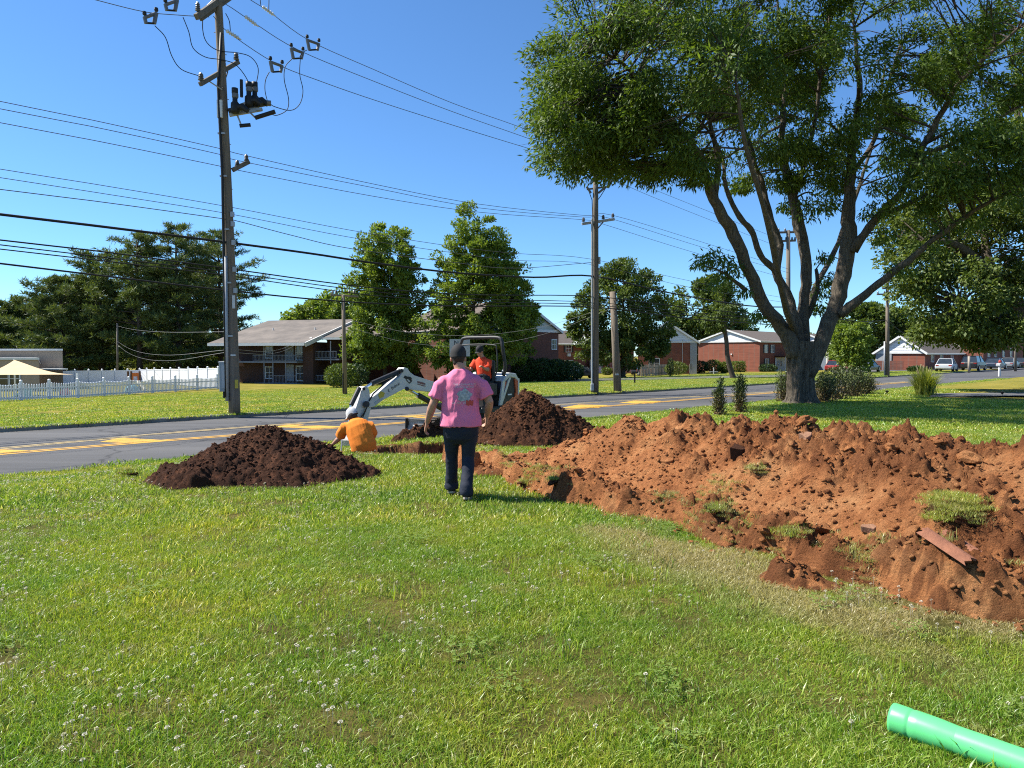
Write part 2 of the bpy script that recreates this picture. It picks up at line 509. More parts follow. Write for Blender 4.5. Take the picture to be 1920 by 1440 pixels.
# ================================================================== spoil: the long ridge, two mounds, clods
def worley(x, y, seed=0):
    i = np.floor(x); j = np.floor(y)
    best = np.full(x.shape, 9.0); rid = np.zeros(x.shape)
    for di in (-1, 0, 1):
        for dj in (-1, 0, 1):
            a = i + di; b = j + dj
            d = np.hypot(a + _hash2(a, b, seed) - x, b + _hash2(a, b, seed + 5) - y)
            r = _hash2(a, b, seed + 9); k = d < best
            best = np.where(k, d, best); rid = np.where(k, r, rid)
    return best, rid
def lumps(x, y, cell, seed, thr=0.35):
    d, r = worley(x / cell + (fbm(x * 3 / cell, y * 3 / cell, seed + 2, 2) - 0.5) * 0.35, y / cell, seed)
    rad = 0.25 + 0.4 * r
    h = np.sqrt(np.maximum(0, 1 - (d / rad) ** 2)) * rad * cell
    h = h * (0.55 + 0.9 * fbm(x * 2.6 / cell, y * 2.6 / cell, seed + 40, 2))          # broken, not round
    return np.where(r > thr, h, 0), r
def soil_material(name, dark, mid, light, dust):
    m, nt, out = _nt(name)
    p = nt.nodes.new('ShaderNodeBsdfPrincipled'); p.inputs['Roughness'].default_value = 0.96
    p.inputs['Specular IOR Level'].default_value = 0.12
    pos = _pos(nt)
    n1 = _noise(nt, pos, 2.2, 6, 0.65)
    n2 = _noise(nt, pos, 26, 5, 0.7)
    a = _ramp(nt, n1.outputs[0], [(0.30, mid), (0.5, light), (0.72, dust)])
    b = _mix(nt, 0.65, a.outputs[0], _ramp(nt, n2.outputs[0], [(0.28, (0.5, 0.48, 0.46)), (0.72, (1.35, 1.3, 1.25))]).outputs[0], 'MULTIPLY')
    at_ = nt.nodes.new('ShaderNodeAttribute'); at_.attribute_name = 'moist_dark'
    c = _mix(nt, at_.outputs['Fac'], b, dark)
    nt.links.new(c, p.inputs['Base Color'])
    n3 = _noise(nt, pos, 42, 7, 0.8)
    nt.links.new(_bump(nt, n3.outputs[0], 1.0, 0.06), p.inputs['Normal'])
    nt.links.new(p.outputs[0], out.inputs[0])
    return m
MAT_SOIL = soil_material('orange_clay_soil', (0.120, 0.043, 0.020), (0.280, 0.105, 0.040), (0.48, 0.200, 0.078), (0.62, 0.315, 0.136))
MAT_SOIL_D = soil_material('dark_topsoil', (0.038, 0.018, 0.012), (0.078, 0.036, 0.022), (0.13, 0.058, 0.033), (0.19, 0.085, 0.047))
MAT_SOIL_M = soil_material('mixed_brown_soil', (0.040, 0.018, 0.011), (0.085, 0.037, 0.019), (0.140, 0.060, 0.029), (0.21, 0.092, 0.043))

# ---- ridge, in its own frame: along rb, across rc (away from the camera)
r0 = gp(900, 884); r1 = gp(1920, 1172)
rb = (r1 - r0); rb.z = 0; rb.normalize(); rc = Vector((-rb.y, rb.x, 0))
def rid_to(p):
    q = Vector((p[0] - r0.x, p[1] - r0.y, 0)); return q.dot(rb), q.dot(rc)
# crest as seen: solve for the crest's place along the ridge and its height
crest_px = [(975, 846), (1010, 838), (1060, 815), (1115, 799), (1150, 783), (1180, 771), (1240, 773), (1300, 785), (1340, 783), (1385, 781), (1430, 795),
            (1470, 790), (1500, 783), (1540, 792), (1600, 791), (1660, 796), (1690, 799), (1720, 815), (1745, 827), (1780, 816), (1820, 815),
            (1860, 831), (1890, 822), (1925, 823), (2010, 815), (2100, 840)]
ct, cz = [], []
for k, (px, py) in enumerate(crest_px):
    r = ray(px, py); oc = 0.75 + 0.95 * min(1.0, max(0.0, (px - 975) / 260.0))
    k_ = (oc + Vector((r0.x, r0.y, 0)).dot(rc)) / (r.x * rc.x + r.y * rc.y)
    p = Vector((0, 0, CAM_H)) + r * k_
    ct.append((p - r0).dot(rb)); cz.append(p.z)
ct = np.array(ct); cz = np.array(cz)
def crest_h(t): return np.interp(t, ct, cz, left=0.0, right=0.0) * sstep(ct[0] - 0.8, ct[0] + 0.1, t)
def crest_o(t): return 0.75 + 0.95 * np.clip((t - ct[0]) / (np.interp(1235, [q[0] for q in crest_px], ct) - ct[0]), 0, 1)
base_px = [(880, 884), (900, 880), (950, 906), (1010, 932), (1130, 962), (1250, 984), (1340, 1030), (1450, 1052), (1560, 1088), (1660, 1118), (1760, 1150), (1920, 1172), (2300, 1300)]
bt, bo = zip(*[rid_to(gp(*q)) for q in base_px])
def ridge_height(T, Q):
    Tw = T + (fbm(T * 0.9, Q * 0.9, 31, 3) - 0.5) * 0.25
    bo_t = np.interp(T, bt, bo) + (fbm(T * 2.2, Q * 0.3, 21, 4) - 0.5) * 0.34
    oc = crest_o(T); q = (Q - bo_t) / np.maximum(oc - bo_t, 0.2)
    H = np.maximum(crest_h(Tw), 0.0)
    lip = 0.27 * sstep(-0.01, 0.09, q) * (0.40 + 1.0 * fbm(T * 2.2, Q * 2.2, 41, 3)) * (1 - 0.62 * np.exp(-((q - 0.30) / 0.085) ** 2))
    rise = np.clip((q - 0.30) / 0.70, 0, 1)
    front = np.minimum(lip * (0.55 + 0.45 * (1 - rise)), 0.40) + (H - 0.05) * (0.30 * rise + 0.70 * rise ** 1.25) * sstep(0.25, 0.36, q)
    back = H - (Q - oc) * 0.72
    z = np.where(Q < oc, front, np.minimum(H, back))
    # each bucket load left its own cone along the crest
    cone = np.full_like(z, -9.0)
    for pk_, dq in ((1120, .1), (1182, .0), (1248, .12), (1318, -.05), (1385, .05), (1450, .2), (1502, -.08), (1560, .15), (1610, .0), (1690, .05), (1745, .35), (1805, -.05), (1890, .08), (1985, .0)):
        ti = float(np.interp(pk_, [q_[0] for q_ in crest_px], ct)); hi = float(np.interp(ti, ct, cz)) - .02; oi = float(crest_o(np.array(ti))) + dq
        dd_ = np.sqrt((Tw - ti) ** 2 * 1.25 + (Q - oi) ** 2 + .012); cone = np.maximum(cone, hi + .09 - .70 * dd_)
    z = np.maximum(np.where(q > .22, z * .72, z), np.where(q > .15, cone, -9))
    crestr = 0.07 * np.exp(-((Q - oc) / 0.25) ** 2)
    z = z - crestr * 0.4
    on = sstep(0.0, 0.10, z) * sstep(-0.05, 0.08, q)
    z = z + on * ((fbm(T * 1.6, Q * 1.6, 51, 4) - 0.5) * 0.24 + (fbm(T * 5, Q * 5, 55, 4) - 0.5) * 0.15)
    moist_dark = np.zeros_like(z)
    clus = sstep(0.40, 0.56, fbm(T * 1.3 + Q * .5, Q * 1.6, 61, 4))
    for cell, sd, thr, amp in ((0.30, 71, 0.72, 0.22), (0.14, 72, 0.42, 0.42), (0.072, 73, 0.2, 0.85), (0.042, 74, 0.0, 1.0)):
        h, r = lumps(T, Q, cell, sd, thr)
        z = z + on * h * amp * ((0.12 + 1.2 * clus) if cell > 0.1 else (0.34 + 0.95 * clus))
        moist_dark = np.maximum(moist_dark, np.where(h > 0, (r > 0.62) * 0.6 * clus, 0))
    moist_dark = np.maximum(moist_dark, 0.30 * sstep(0.55, 0.75, fbm(T * 0.8 + 3, Q * 1.9, 66, 4)))
    # little sunken cavities along the front where the turf was torn
    cav = sstep(0.62, 0.74, fbm(T * 2.6, Q * 3.4, 81, 3)) * np.exp(-((q - 0.24) / 0.14) ** 2)
    z = z - 0.22 * cav * on
    moist_dark = np.maximum(moist_dark, cav * 0.8)  # the cavities are coloured darker as well
    return np.where(on > 0.01, z, -0.10), moist_dark
RT0, RT1, RQ0, RQ1, RS = ct[0] - 1.0, bt[-2] + 1.9, -1.0, 3.6, 0.0148
RTg = np.arange(RT0, RT1, RS); RQg = np.concatenate([np.arange(RQ0, 2.15, RS), np.arange(2.15, RQ1, 0.06)])
RT, RQ = np.meshgrid(RTg, RQg)
RH, RM = ridge_height(RT, RQ)
RX = r0.x + rb.x * RT + rc.x * RQ; RY = r0.y + rb.y * RT + rc.y * RQ
def surf_at(grid, T, Q):
    i = np.clip(((T - RT0) / RS).astype(int), 0, len(RTg) - 1); j = np.clip(np.searchsorted(RQg, Q) - 1, 0, len(RQg) - 1)
    return grid[j, i]
def ridge_z(x, y):
    x = np.asarray(x, float); y = np.asarray(y, float)
    T = (x - r0.x) * rb.x + (y - r0.y) * rb.y; Q = (x - r0.x) * rc.x + (y - r0.y) * rc.y
    ok = (T > RT0) & (T < RT1 - RS) & (Q > RQ0) & (Q < RQ1 - RS)
    return np.where(ok, surf_at(RH, T, Q), -0.1)
def grid_obj(name, X, Y, Z, mat, moist_dark, keep, parent=None, origin=None):
    ny, nx = X.shape; ii = np.arange(nx * ny).reshape(ny, nx)
    F4 = np.stack([ii[:-1, :-1], ii[:-1, 1:], ii[1:, 1:], ii[1:, :-1]], -1).reshape(-1, 4)
    kk = keep.ravel()
    F4 = F4[kk[F4].any(1)]
    used = np.unique(F4); mp_ = np.full(nx * ny, -1); mp_[used] = np.arange(len(used))
    V = np.stack([X, Y, Z], -1).reshape(-1, 3)[used]
    return np_mesh(name, V, mp_[F4], mat, parent, True, origin, {'moist_dark': moist_dark.ravel()[used]})
ridge = grid_obj('spoil_ridge', RX, RY, RH, MAT_SOIL, RM, RH > -0.09, origin=Vector((r0.x, r0.y, 0)))
tag(ridge, 'long ridge of orange clay soil beside the trench, running off to the right', 'dirt pile')

def hp(px, py, fn=ridge_z):
    r = ray(px, py); k = 2.5
    while k < 40:
        p = Vector((0, 0, CAM_H)) + r * k
        if p.z < max(float(fn(p.x, p.y)), float(G(p.x, p.y))): return p
        k += 0.01
    return p

# ---- mounds
def mound(name, c, rx, ry, h, rot, seed, mat, label, skew=(0, 0), power=1.15, lobes=0.22):
    st = 0.018
    gx = np.arange(-rx * 1.35, rx * 1.35, st); gy = np.arange(-ry * 1.4, ry * 1.4, st)
    X, Y = np.meshgrid(gx, gy)
    wob = (fbm(X * 1.3 + seed, Y * 1.3, seed, 4) - 0.5) * 2 * lobes
    r = np.sqrt((X / rx) ** 2 + (Y / ry) ** 2)
    Xs = X - skew[0] * (1 - np.clip(r, 0, 1)); Ys = Y - skew[1] * (1 - np.clip(r, 0, 1))
    r = np.sqrt((Xs / rx) ** 2 + (Ys / ry) ** 2) + wob * (0.35 + 0.65 * np.clip(r, 0, 1))
    z = h * np.clip(1 - r, 0, 1) ** power
    z = np.where(r < 0.1, z - h * 0.03 * (1 - r / 0.1), z)
    on = sstep(0.0, 0.06, z)
    z = z + on * ((fbm(X * 3, Y * 3, seed + 3, 4) - 0.5) * 0.13 + (fbm(X * 9, Y * 9, seed + 4, 3) - 0.5) * 0.05)
    mo = np.zeros_like(z)
    for cell, sd, thr, amp in ((0.22, 1, 0.75, 0.34), (0.10, 2, 0.5, 0.48), (0.055, 3, 0.25, 0.8), (0.038, 4, 0.0, 0.9)):
        hh, rr = lumps(X, Y, cell, seed * 10 + sd, thr)
        z = z + on * hh * amp; mo = np.maximum(mo, np.where(hh > 0, (rr > 0.55) * 0.7, 0))
    ca, sa = math.cos(rot), math.sin(rot)
    WX = c[0] + X * ca - Y * sa; WY = c[1] + X * sa + Y * ca
    WZ = np.where(on > 0.01, z, -0.08) + G(WX, WY)
    o = grid_obj(name, WX, WY, WZ, mat, mo, on > 0.01, origin=Vector((c[0], c[1], float(G(c[0], c[1])))))
    tag(o, label, 'dirt pile')
    def fn(x, y):
        dx = np.asarray(x, float) - c[0]; dy = np.asarray(y, float) - c[1]
        u = dx * ca + dy * sa; v = -dx * sa + dy * ca
        i = np.clip(((u - gx[0]) / st).astype(int), 0, len(gx) - 1); j = np.clip(((v - gy[0]) / st).astype(int), 0, len(gy) - 1)
        inside = (np.abs(u) < gx[-1]) & (np.abs(v) < gy[-1]) & (on[j, i] > 0.05)
        return np.where(inside, WZ[j, i], -5.0)
    return o, fn
m1, m1_z = mound('dirt_mound', at(494, 870, 9.55).to_2d(), 1.42, 0.95, 0.66, 0.03, 5, MAT_SOIL_D, 'dark brown mound of loose topsoil on the lawn by the road edge', (0.06, 0.1), 0.98, 0.30)
m2, m2_z = mound('dirt_mound', at(993, 800, 13.9).to_2d(), 1.38, 1.2, 0.93, 0.0, 9, MAT_SOIL_M, 'reddish brown mound of soil in front of the digger', (-0.10, 0.1), 0.92, 0.26)
m3, m3_z = mound('dirt_mound', gp(1497, 1094).to_2d(), 0.30, 0.16, 0.10, -0.5, 13, MAT_SOIL, 'small scatter of orange crumbs on the grass in front of the ridge', (0, 0), 0.8, 0.4)
m4, m4_z = mound('dirt_mound', gp(800, 826).to_2d(), 0.85, 0.42, 0.34, 0.1, 17, MAT_SOIL_M, 'low heap of crumbled soil on the far lip of the pit', (0, 0), 0.9, 0.35)
m5, m5_z = mound('dirt_mound', gp(935, 893).to_2d(), 0.62, 0.22, 0.20, -0.5, 19, MAT_SOIL, 'thin spill of orange soil at the open end of the trench', (0, 0), 0.9, 0.4)

# ---- clods: shared lump meshes
def lump_mesh(name, sub, seed, mat):
    bm = bmesh.new(); bmesh.ops.create_icosphere(bm, subdivisions=sub, radius=1.0)
    rr = random.Random(seed)
    ph = [rr.uniform(0, 6.28) for _ in range(9)]
    for v in bm.verts:
        n = v.co
        k = 0.82 + 0.24 * math.sin(3.1 * n.x + ph[0]) * math.cos(2.7 * n.y + ph[1]) + 0.18 * math.sin(4.3 * n.z + ph[2]) + rr.uniform(-0.17, 0.17)
        v.co = Vector((n.x * k * 1.15, n.y * k * 0.9, n.z * k * 0.72))
    me = bpy.data.meshes.new(name); bm.to_mesh(me); bm.free(); me.materials.append(mat)
    return me
CLOD = {k: [lump_mesh('clod', 2, i + j * 7, m) for i in range(4)] for j, (k, m) in enumerate((('o', MAT_SOIL), ('d', MAT_SOIL_D), ('m', MAT_SOIL_M)))}
def clods(parent, fn, pts, kind, smin, smax, name='clod'):
    for (x, y) in pts:
        z = float(fn(x, y))
        if z < -1: continue
        s = random.uniform(smin, smax)
        o = bpy.data.objects.new(name, random.choice(CLOD[kind])); COL.objects.link(o); o.parent = parent
        o.location = Vector((x, y, z + s * 0.25)) - parent.location
        o.rotation_euler = (random.uniform(-.6, .6), random.uniform(-.6, .6), random.uniform(0, 6.28))
        o.scale = (s, s * random.uniform(.7, 1.2), s * random.uniform(.6, 1.0))
rs = random.Random(3)
pl = []
for _ in range(70):
    t = rs.uniform(ct[0] + 0.2, RT1 - 0.6); o_ = float(np.interp(t, bt, bo)) + 0.1 + rs.random() ** 0.9 * 1.6
    if float(fbm(np.array([t * 1.1]), np.array([o_ * 1.5]), 61, 3)[0]) > 0.40:
        pl.append((r0.x + rb.x * t + rc.x * o_, r0.y + rb.y * t + rc.y * o_))
clods(ridge, ridge_z, pl[::2], 'o', 0.025, 0.06); clods(ridge, ridge_z, pl[1::2], 'o', 0.04, 0.105)
# crumbs fallen onto the turf along the front edge
pl = []
for _ in range(150):
    t = rs.uniform(0.2, RT1 - 0.6); o_ = float(np.interp(t, bt, bo)) - abs(rs.gauss(0, 0.10)) + 0.03
    pl.append((r0.x + rb.x * t + rc.x * o_, r0.y + rb.y * t + rc.y * o_))
clods(ridge, lambda x, y: max(float(ridge_z(x, y)), 0.0), pl, 'o', 0.010, 0.032)
clods(m1, m1_z, [(m1.location.x + rs.gauss(0, .6), m1.location.y - abs(rs.gauss(0, .4))) for _ in range(36)], 'd', 0.018, 0.045)
clods(m2, m2_z, [(m2.location.x + rs.gauss(0, .5), m2.location.y - abs(rs.gauss(0, .45))) for _ in range(36)], 'm', 0.022, 0.055)
clods(m3, m3_z, [(m3.location.x + rs.gauss(0, .14), m3.location.y + rs.gauss(0, .07)) for _ in range(26)], 'o', 0.015, 0.035)
clods(m4, m4_z, [(m4.location.x + rs.gauss(0, .4), m4.location.y + rs.gauss(0, .2)) for _ in range(30)], 'm', 0.025, 0.06)
clods(m5, m5_z, [(m5.location.x + rs.gauss(0, .3), m5.location.y + rs.gauss(0, .1)) for _ in range(24)], 'o', 0.02, 0.04)
# fine crumbs, too small and too many to pick apart
def crumbs(parent, fn, n, sampler, mat, smin, smax, seed):
    g = np.random.default_rng(seed)
    X, Y = sampler(g, n); Z = fn(X, Y); ok = Z > -0.05
    X, Y, Z = X[ok], Y[ok], Z[ok]; n = len(X)
    ico = bmesh.new(); bmesh.ops.create_icosphere(ico, subdivisions=1, radius=1.0)
    bv = np.array([v.co[:] for v in ico.verts]); bf = np.array([[v.index for v in f.verts] for f in ico.faces]); ico.free()
    s = smin + (smax - smin) * g.random(n) ** 2.5
    jit = 0.65 + 0.7 * g.random((n, len(bv), 1))
    V = bv[None] * jit * s[:, None, None] * np.array([1.1, 1.0, 0.8]) + np.stack([X, Y, Z + s * 0.2], -1)[:, None]
    Fz = (bf[None] + (np.arange(n) * len(bv))[:, None, None]).reshape(-1, 3)
    o = np_mesh('soil_crumbs', V.reshape(-1, 3), Fz, mat, parent, attrs={'moist_dark': np.repeat((g.random(n) > 0.6) * 0.7, len(bv))}); o['kind'] = 'stuff'
def samp_ridge(g, n):
    t = g.uniform(ct[0], RT1 - 0.2, n); o_ = np.interp(t, bt, bo) + 0.05 + g.random(n) * 1.8
    return r0.x + rb.x * t + rc.x * o_, r0.y + rb.y * t + rc.y * o_
crumbs(ridge, ridge_z, 8500, samp_ridge, MAT_SOIL, 0.005, 0.026, 1)
def samp_m(o, sx, sy):
    return lambda g, n: (o.location.x + g.normal(0, sx, n), o.location.y + g.normal(0, sy, n))
crumbs(m1, m1_z, 4200, samp_m(m1, .75, .5), MAT_SOIL_D, 0.006, 0.022, 2)
crumbs(m2, m2_z, 3400, samp_m(m2, .6, .55), MAT_SOIL_M, 0.008, 0.030, 3)
def ring(o, rx, ry):
    def f(g, n):
        a = g.uniform(0, 6.28, n); q = 0.86 + np.abs(g.normal(0, .13, n)); return o.location.x + np.cos(a) * rx * q, o.location.y + np.sin(a) * ry * q
    return f
flat = lambda x, y: G(x, y) + 0.012
crumbs(m1, flat, 700, ring(m1, 1.42, .95), MAT_SOIL_D, .006, .024, 12); crumbs(m2, flat, 500, ring(m2, 1.38, 1.2), MAT_SOIL_M, .008, .028, 13)
crumbs(m4, m4_z, 500, samp_m(m4, .4, .2), MAT_SOIL_M, 0.01, 0.035, 4)

# ---- stones and broken drain tile on the ridge
MAT_TILE = M('terracotta', (0.31, 0.125, 0.066), (0.20, 0.080, 0.044), 9, 0.85, 0.4)
MAT_STONE = M('sandstone', (0.36, 0.19, 0.11), (0.22, 0.11, 0.06), 11, 0.9, 0.5)
def half_pipe(c, L, R, yaw, tilt, arc, th, name, label):
    mb = MB(); n = 9; vs = []
    X = Vector((math.cos(yaw), math.sin(yaw), math.sin(tilt))).normalized(); Y = Vector((0, 0, 1)).cross(X).normalized(); Z = X.cross(Y)
    for rad in (R, R - th):
        for e in (-1, 1):
            for k in range(n + 1):
                a = math.pi * (0.5 - arc / 2 + arc * k / n)
                jag = 0.04 * math.sin(k * 2.1 + e) * L
                vs.append(Vector(c) + X * (e * L / 2 + jag) + Y * math.cos(a) * rad + Z * (math.sin(a) * rad - R * 0.75))
    m_ = n + 1; fs = []
    for k in range(n):
        fs += [(k, k + 1, m_ + k + 1, m_ + k), (2 * m_ + k, 3 * m_ + k, 3 * m_ + k + 1, 2 * m_ + k + 1)]
        for b, q in ((0, 2 * m_), (m_, 3 * m_)): fs.append((b + k, b + k + 1, q + k + 1, q + k))
    for k in (0, n): fs.append((k, m_ + k, 3 * m_ + k, 2 * m_ + k))
    mb.add(vs, fs); o = mb.build(name, MAT_TILE, origin=Vector(c)); tag(o, label, 'drain tile'); return o
p = hp(1782, 1028); half_pipe(p + Vector((0, .03, .012)), 0.34, 0.085, -1.12, -0.42, 0.62, 0.016, 'drain_tile_fragment', 'curved terracotta drain tile shard lying below the grassy sod lump')
p = hp(1824, 1030); half_pipe(p + Vector((0, .03, .005)), 0.36, 0.07, -1.05, -0.42, 0.55, 0.016, 'drain_tile_fragment', 'terracotta shard propped on the right side of another drain tile shard')
def slab(px, py, L, W, H, yaw, label, mat=MAT_STONE, roll=0.25):
    p = hp(px, py); mb = MB(); k = 8; top = []; bot = []
    for i in range(k):
        a = 2 * math.pi * i / k; r = 0.8 + 0.25 * math.sin(i * 2.7 + px)
        q = Vector((math.cos(a) * L / 2 * r, math.sin(a) * W / 2 * r, 0)); q.rotate(Matrix.Rotation(roll, 3, 'X')); q.rotate(Matrix.Rotation(yaw, 3, 'Z'))
        top.append(p + q + Vector((0, 0, H * .9))); bot.append(p + q * 0.9 + Vector((0, 0, -H * .5)))
    mb.add(top + bot, [tuple(range(k)), tuple(range(2 * k - 1, k - 1, -1))] + [(i, k + i, k + (i + 1) % k, (i + 1) % k) for i in range(k)])
    tag(mb.build('flat_stone', mat, origin=p, bevel=0.004), label, 'stone')
slab(1632, 993, 0.20, 0.10, 0.035, 0.1, 'flat pale stone midway down the front of the ridge, pale edge up', MAT_STONE)
slab(1512, 822, 0.16, 0.10, 0.05, -0.4, 'pale tilted stone near the crest of the ridge below the big tree', MAT_STONE, 0.7)
slab(1250, 868, 0.22, 0.12, 0.05, -0.5, 'dark flat stone on the left half of the ridge', MAT_SOIL, 0.5)
slab(1385, 852, 0.24, 0.15, 0.09, 0.4, 'dark brown block of clay high on the middle of the ridge', MAT_SOIL_D, 0.4)
slab(955, 836, 0.26, 0.12, 0.05, 0.1, 'small pinkish stone at the foot of the reddish mound', MAT_STONE, 0.2)

# ---- lumps of turf: a dark root ball with grass on top (the grass is added with the lawn)
SODS = []
def sod(px, py, r, label, fn=ridge_z, squash=0.7):
    p = hp(px, py, fn); me = lump_mesh('sod_lump', 3, int(px), MAT_SOIL_D)
    o = bpy.data.objects.new('sod_lump', me); COL.objects.link(o); o.location = p + Vector((0, 0.02, r * 0.25)); o.scale = (r * 1.25, r, r * squash)
    o.rotation_euler = (0.3, 0.1, px * 0.01)
    tag(o, label, 'sod'); SODS.append((p, r))
sod(1800, 972, 0.17, 'large grassy sod lump on the right front of the ridge')
sod(1420, 884, 0.08, 'round sod lump midway up the ridge, left of centre')
sod(1340, 960, 0.09, 'torn sod lump at the front of the ridge below its middle')
sod(1490, 1002, 0.08, 'dark torn sod lump right of centre along the trench edge')
sod(1043, 905, 0.09, 'small torn sod lump near the left end of the ridge')
sod(985, 908, 0.08, 'leftmost torn sod lump beside the open trench')
sod(243, 893, 0.14, 'lone dark clump of turf on the grass left of the dark mound', lambda x, y: -1, 0.45)
# ================================================================== grass, clover (uncountable: instanced blades)
def grass_material():
    m, nt, out = _nt('grass_blades')
    g = nt.nodes.new('ShaderNodeNewGeometry'); oi = nt.nodes.new('ShaderNodeObjectInfo')
    pos = g.outputs['Position']
    base = _ramp(nt, g.outputs['Random Per Island'], [(0.0, (0.100, 0.190, 0.016)), (0.35, (0.222, 0.345, 0.030)), (0.68, (0.335, 0.435, 0.052)), (0.86, (0.47, 0.49, 0.13)), (1.0, (0.66, 0.62, 0.36))])
    n1 = _noise(nt, pos, 0.55, 5, 0.62)          # broad drier and lusher areas
    br = _ramp(nt, n1.outputs[0], [(0.30, (0.62, 0.84, 0.70)), (0.46, (0.95, 1.0, 0.95)), (0.60, (1.30, 1.12, 0.95)), (0.74, (1.55, 1.18, 1.1))])
    c = _mix(nt, 1.0, base.outputs[0], br.outputs[0], 'MULTIPLY')
    n2 = _noise(nt, pos, 3.2, 4, 0.6)            # small straw patches
    st = _ramp(nt, n2.outputs[0], [(0.56, (0, 0, 0)), (0.70, (1, 1, 1))])
    c = _mix(nt, _mulv(nt, st.outputs[0], 0.55), c, (0.42, 0.35, 0.14))
    at_ = nt.nodes.new('ShaderNodeAttribute'); at_.attribute_name = 'dry'; at_.attribute_type = 'INSTANCER'
    c = _mix(nt, at_.outputs['Fac'], c, (0.48, 0.40, 0.20))
    p = nt.nodes.new('ShaderNodeBsdfPrincipled'); p.inputs['Roughness'].default_value = 0.38
    p.inputs['Specular IOR Level'].default_value = 0.5
    nt.links.new(c, p.inputs['Base Color'])
    tr = nt.nodes.new('ShaderNodeBsdfTranslucent'); nt.links.new(_mix(nt, 1.0, c, (1.15, 1.15, 0.6), 'MULTIPLY'), tr.inputs[0])
    mx = nt.nodes.new('ShaderNodeMixShader'); mx.inputs[0].default_value = 0.42
    nt.links.new(p.outputs[0], mx.inputs[1]); nt.links.new(tr.outputs[0], mx.inputs[2]); nt.links.new(mx.outputs[0], out.inputs[0])
    return m
def _mulv(nt, s, k):
    q = nt.nodes.new('ShaderNodeMath'); q.operation = 'MULTIPLY'; nt.links.new(s, q.inputs[0]); q.inputs[1].default_value = k
    return q.outputs[0]
MAT_GRASS = grass_material()
def blade_patch(name, n, R, hmin, hmax, w, seed, lean=0.7, seg=3, mat=None):
    g = np.random.default_rng(seed)
    a = g.uniform(0, 2 * np.pi, n); r = R * np.sqrt(g.random(n)); bx, by = r * np.cos(a), r * np.sin(a)
    h = g.uniform(hmin, hmax, n) * (0.7 + 0.3 * g.random(n)); ld = g.uniform(0, 2 * np.pi, n); ll = g.random(n) ** 0.8 * lean * h
    ww = w * g.uniform(0.6, 1.25, n); fa = g.uniform(0, 2 * np.pi, n)
    V = np.zeros((n, 2 * seg + 1, 3)); 
    for k in range(seg + 1):
        u = k / seg
        cx = bx + np.cos(ld) * ll * u ** 1.8; cy = by + np.sin(ld) * ll * u ** 1.8; cz = h * (u - 0.28 * (ll / h) * u ** 2.2) - 0.008
        wk = ww * (1 - 0.25 * u) / 2
        if k < seg:
            V[:, 2 * k] = np.stack([cx - np.cos(fa) * wk, cy - np.sin(fa) * wk, cz], -1)
            V[:, 2 * k + 1] = np.stack([cx + np.cos(fa) * wk, cy + np.sin(fa) * wk, cz], -1)
        else: V[:, 2 * seg] = np.stack([cx, cy, cz], -1)
    q = 2 * seg + 1; T = []
    for k in range(seg - 1): T += [(2 * k, 2 * k + 1, 2 * k + 3), (2 * k, 2 * k + 3, 2 * k + 2)]
    T.append((2 * seg - 2, 2 * seg - 1, 2 * seg))
    Fb = (np.array(T)[None] + (np.arange(n) * q)[:, None, None]).reshape(-1, 3)
    o = np_mesh(name, V.reshape(-1, 3), Fb, mat or MAT_GRASS, smooth=True)
    COL.objects.unlink(o); return o
def clover_patch(name, seed, nl=26):
    """trifoliate leaves"""
    g = np.random.default_rng(seed); V = []; Fq = []
    for i in range(nl):
        x, y = g.normal(0, 0.07, 2); z = g.uniform(0.025, 0.05); a0 = g.uniform(0, 6.28); s = g.uniform(0.007, 0.012)
        for k in range(3):
            a = a0 + k * 2.094; d = np.array([math.cos(a), math.sin(a), g.uniform(-.15, .25)]); e = np.array([-math.sin(a), math.cos(a), 0])
            c = np.array([x, y, z]); b = len(V)
            V += [c, c + d * s * 1.1 + e * s * .75, c + d * s * 2, c + d * s * 1.1 - e * s * .75]; Fq.append((b, b + 1, b + 2, b + 3))
    o = np_mesh(name, np.array(V), np.array(Fq), MAT_CLOVER); COL.objects.unlink(o); return o
MAT_CLOVER = M_leaf('clover_leaf', (0.11, 0.18, 0.028), (0.16, 0.24, 0.04), (0.22, 0.29, 0.06), 0.3, 0.7)
MAT_FLOWER = M_leaf('clover_flower', (0.62, 0.60, 0.50), (0.74, 0.72, 0.62), (0.60, 0.50, 0.44), 0.25)
def flower(name, seed):
    """white clover head: a stalk and a ball of small florets"""
    g = np.random.default_rng(seed); V = []; Fq = []
    for i in range(42):
        u = g.normal(0, 1, 3); u /= np.linalg.norm(u); u[2] = abs(u[2]) * 1.0 - 0.25; c = np.array([0, 0, 0.075]) + u * 0.0062
        e = np.cross(u, [0.3, 0.2, 0.9]); e /= np.linalg.norm(e) + 1e-6
        b = len(V); V += [c - e * .0022, c + u * .005 - e * .0016, c + u * .005 + e * .0016, c + e * .0022]; Fq.append((b, b + 1, b + 2, b + 3))
    for a in (0, 1.57):
        e = np.array([math.cos(a), math.sin(a), 0]) * 0.0011; b = len(V)
        V += [-e, e, e + [0, 0, .075], -e + [0, 0, .075]]; Fq.append((b, b + 1, b + 2, b + 3))
    o = np_mesh(name, np.array(V), np.array(Fq), MAT_FLOWER); COL.objects.unlink(o); return o
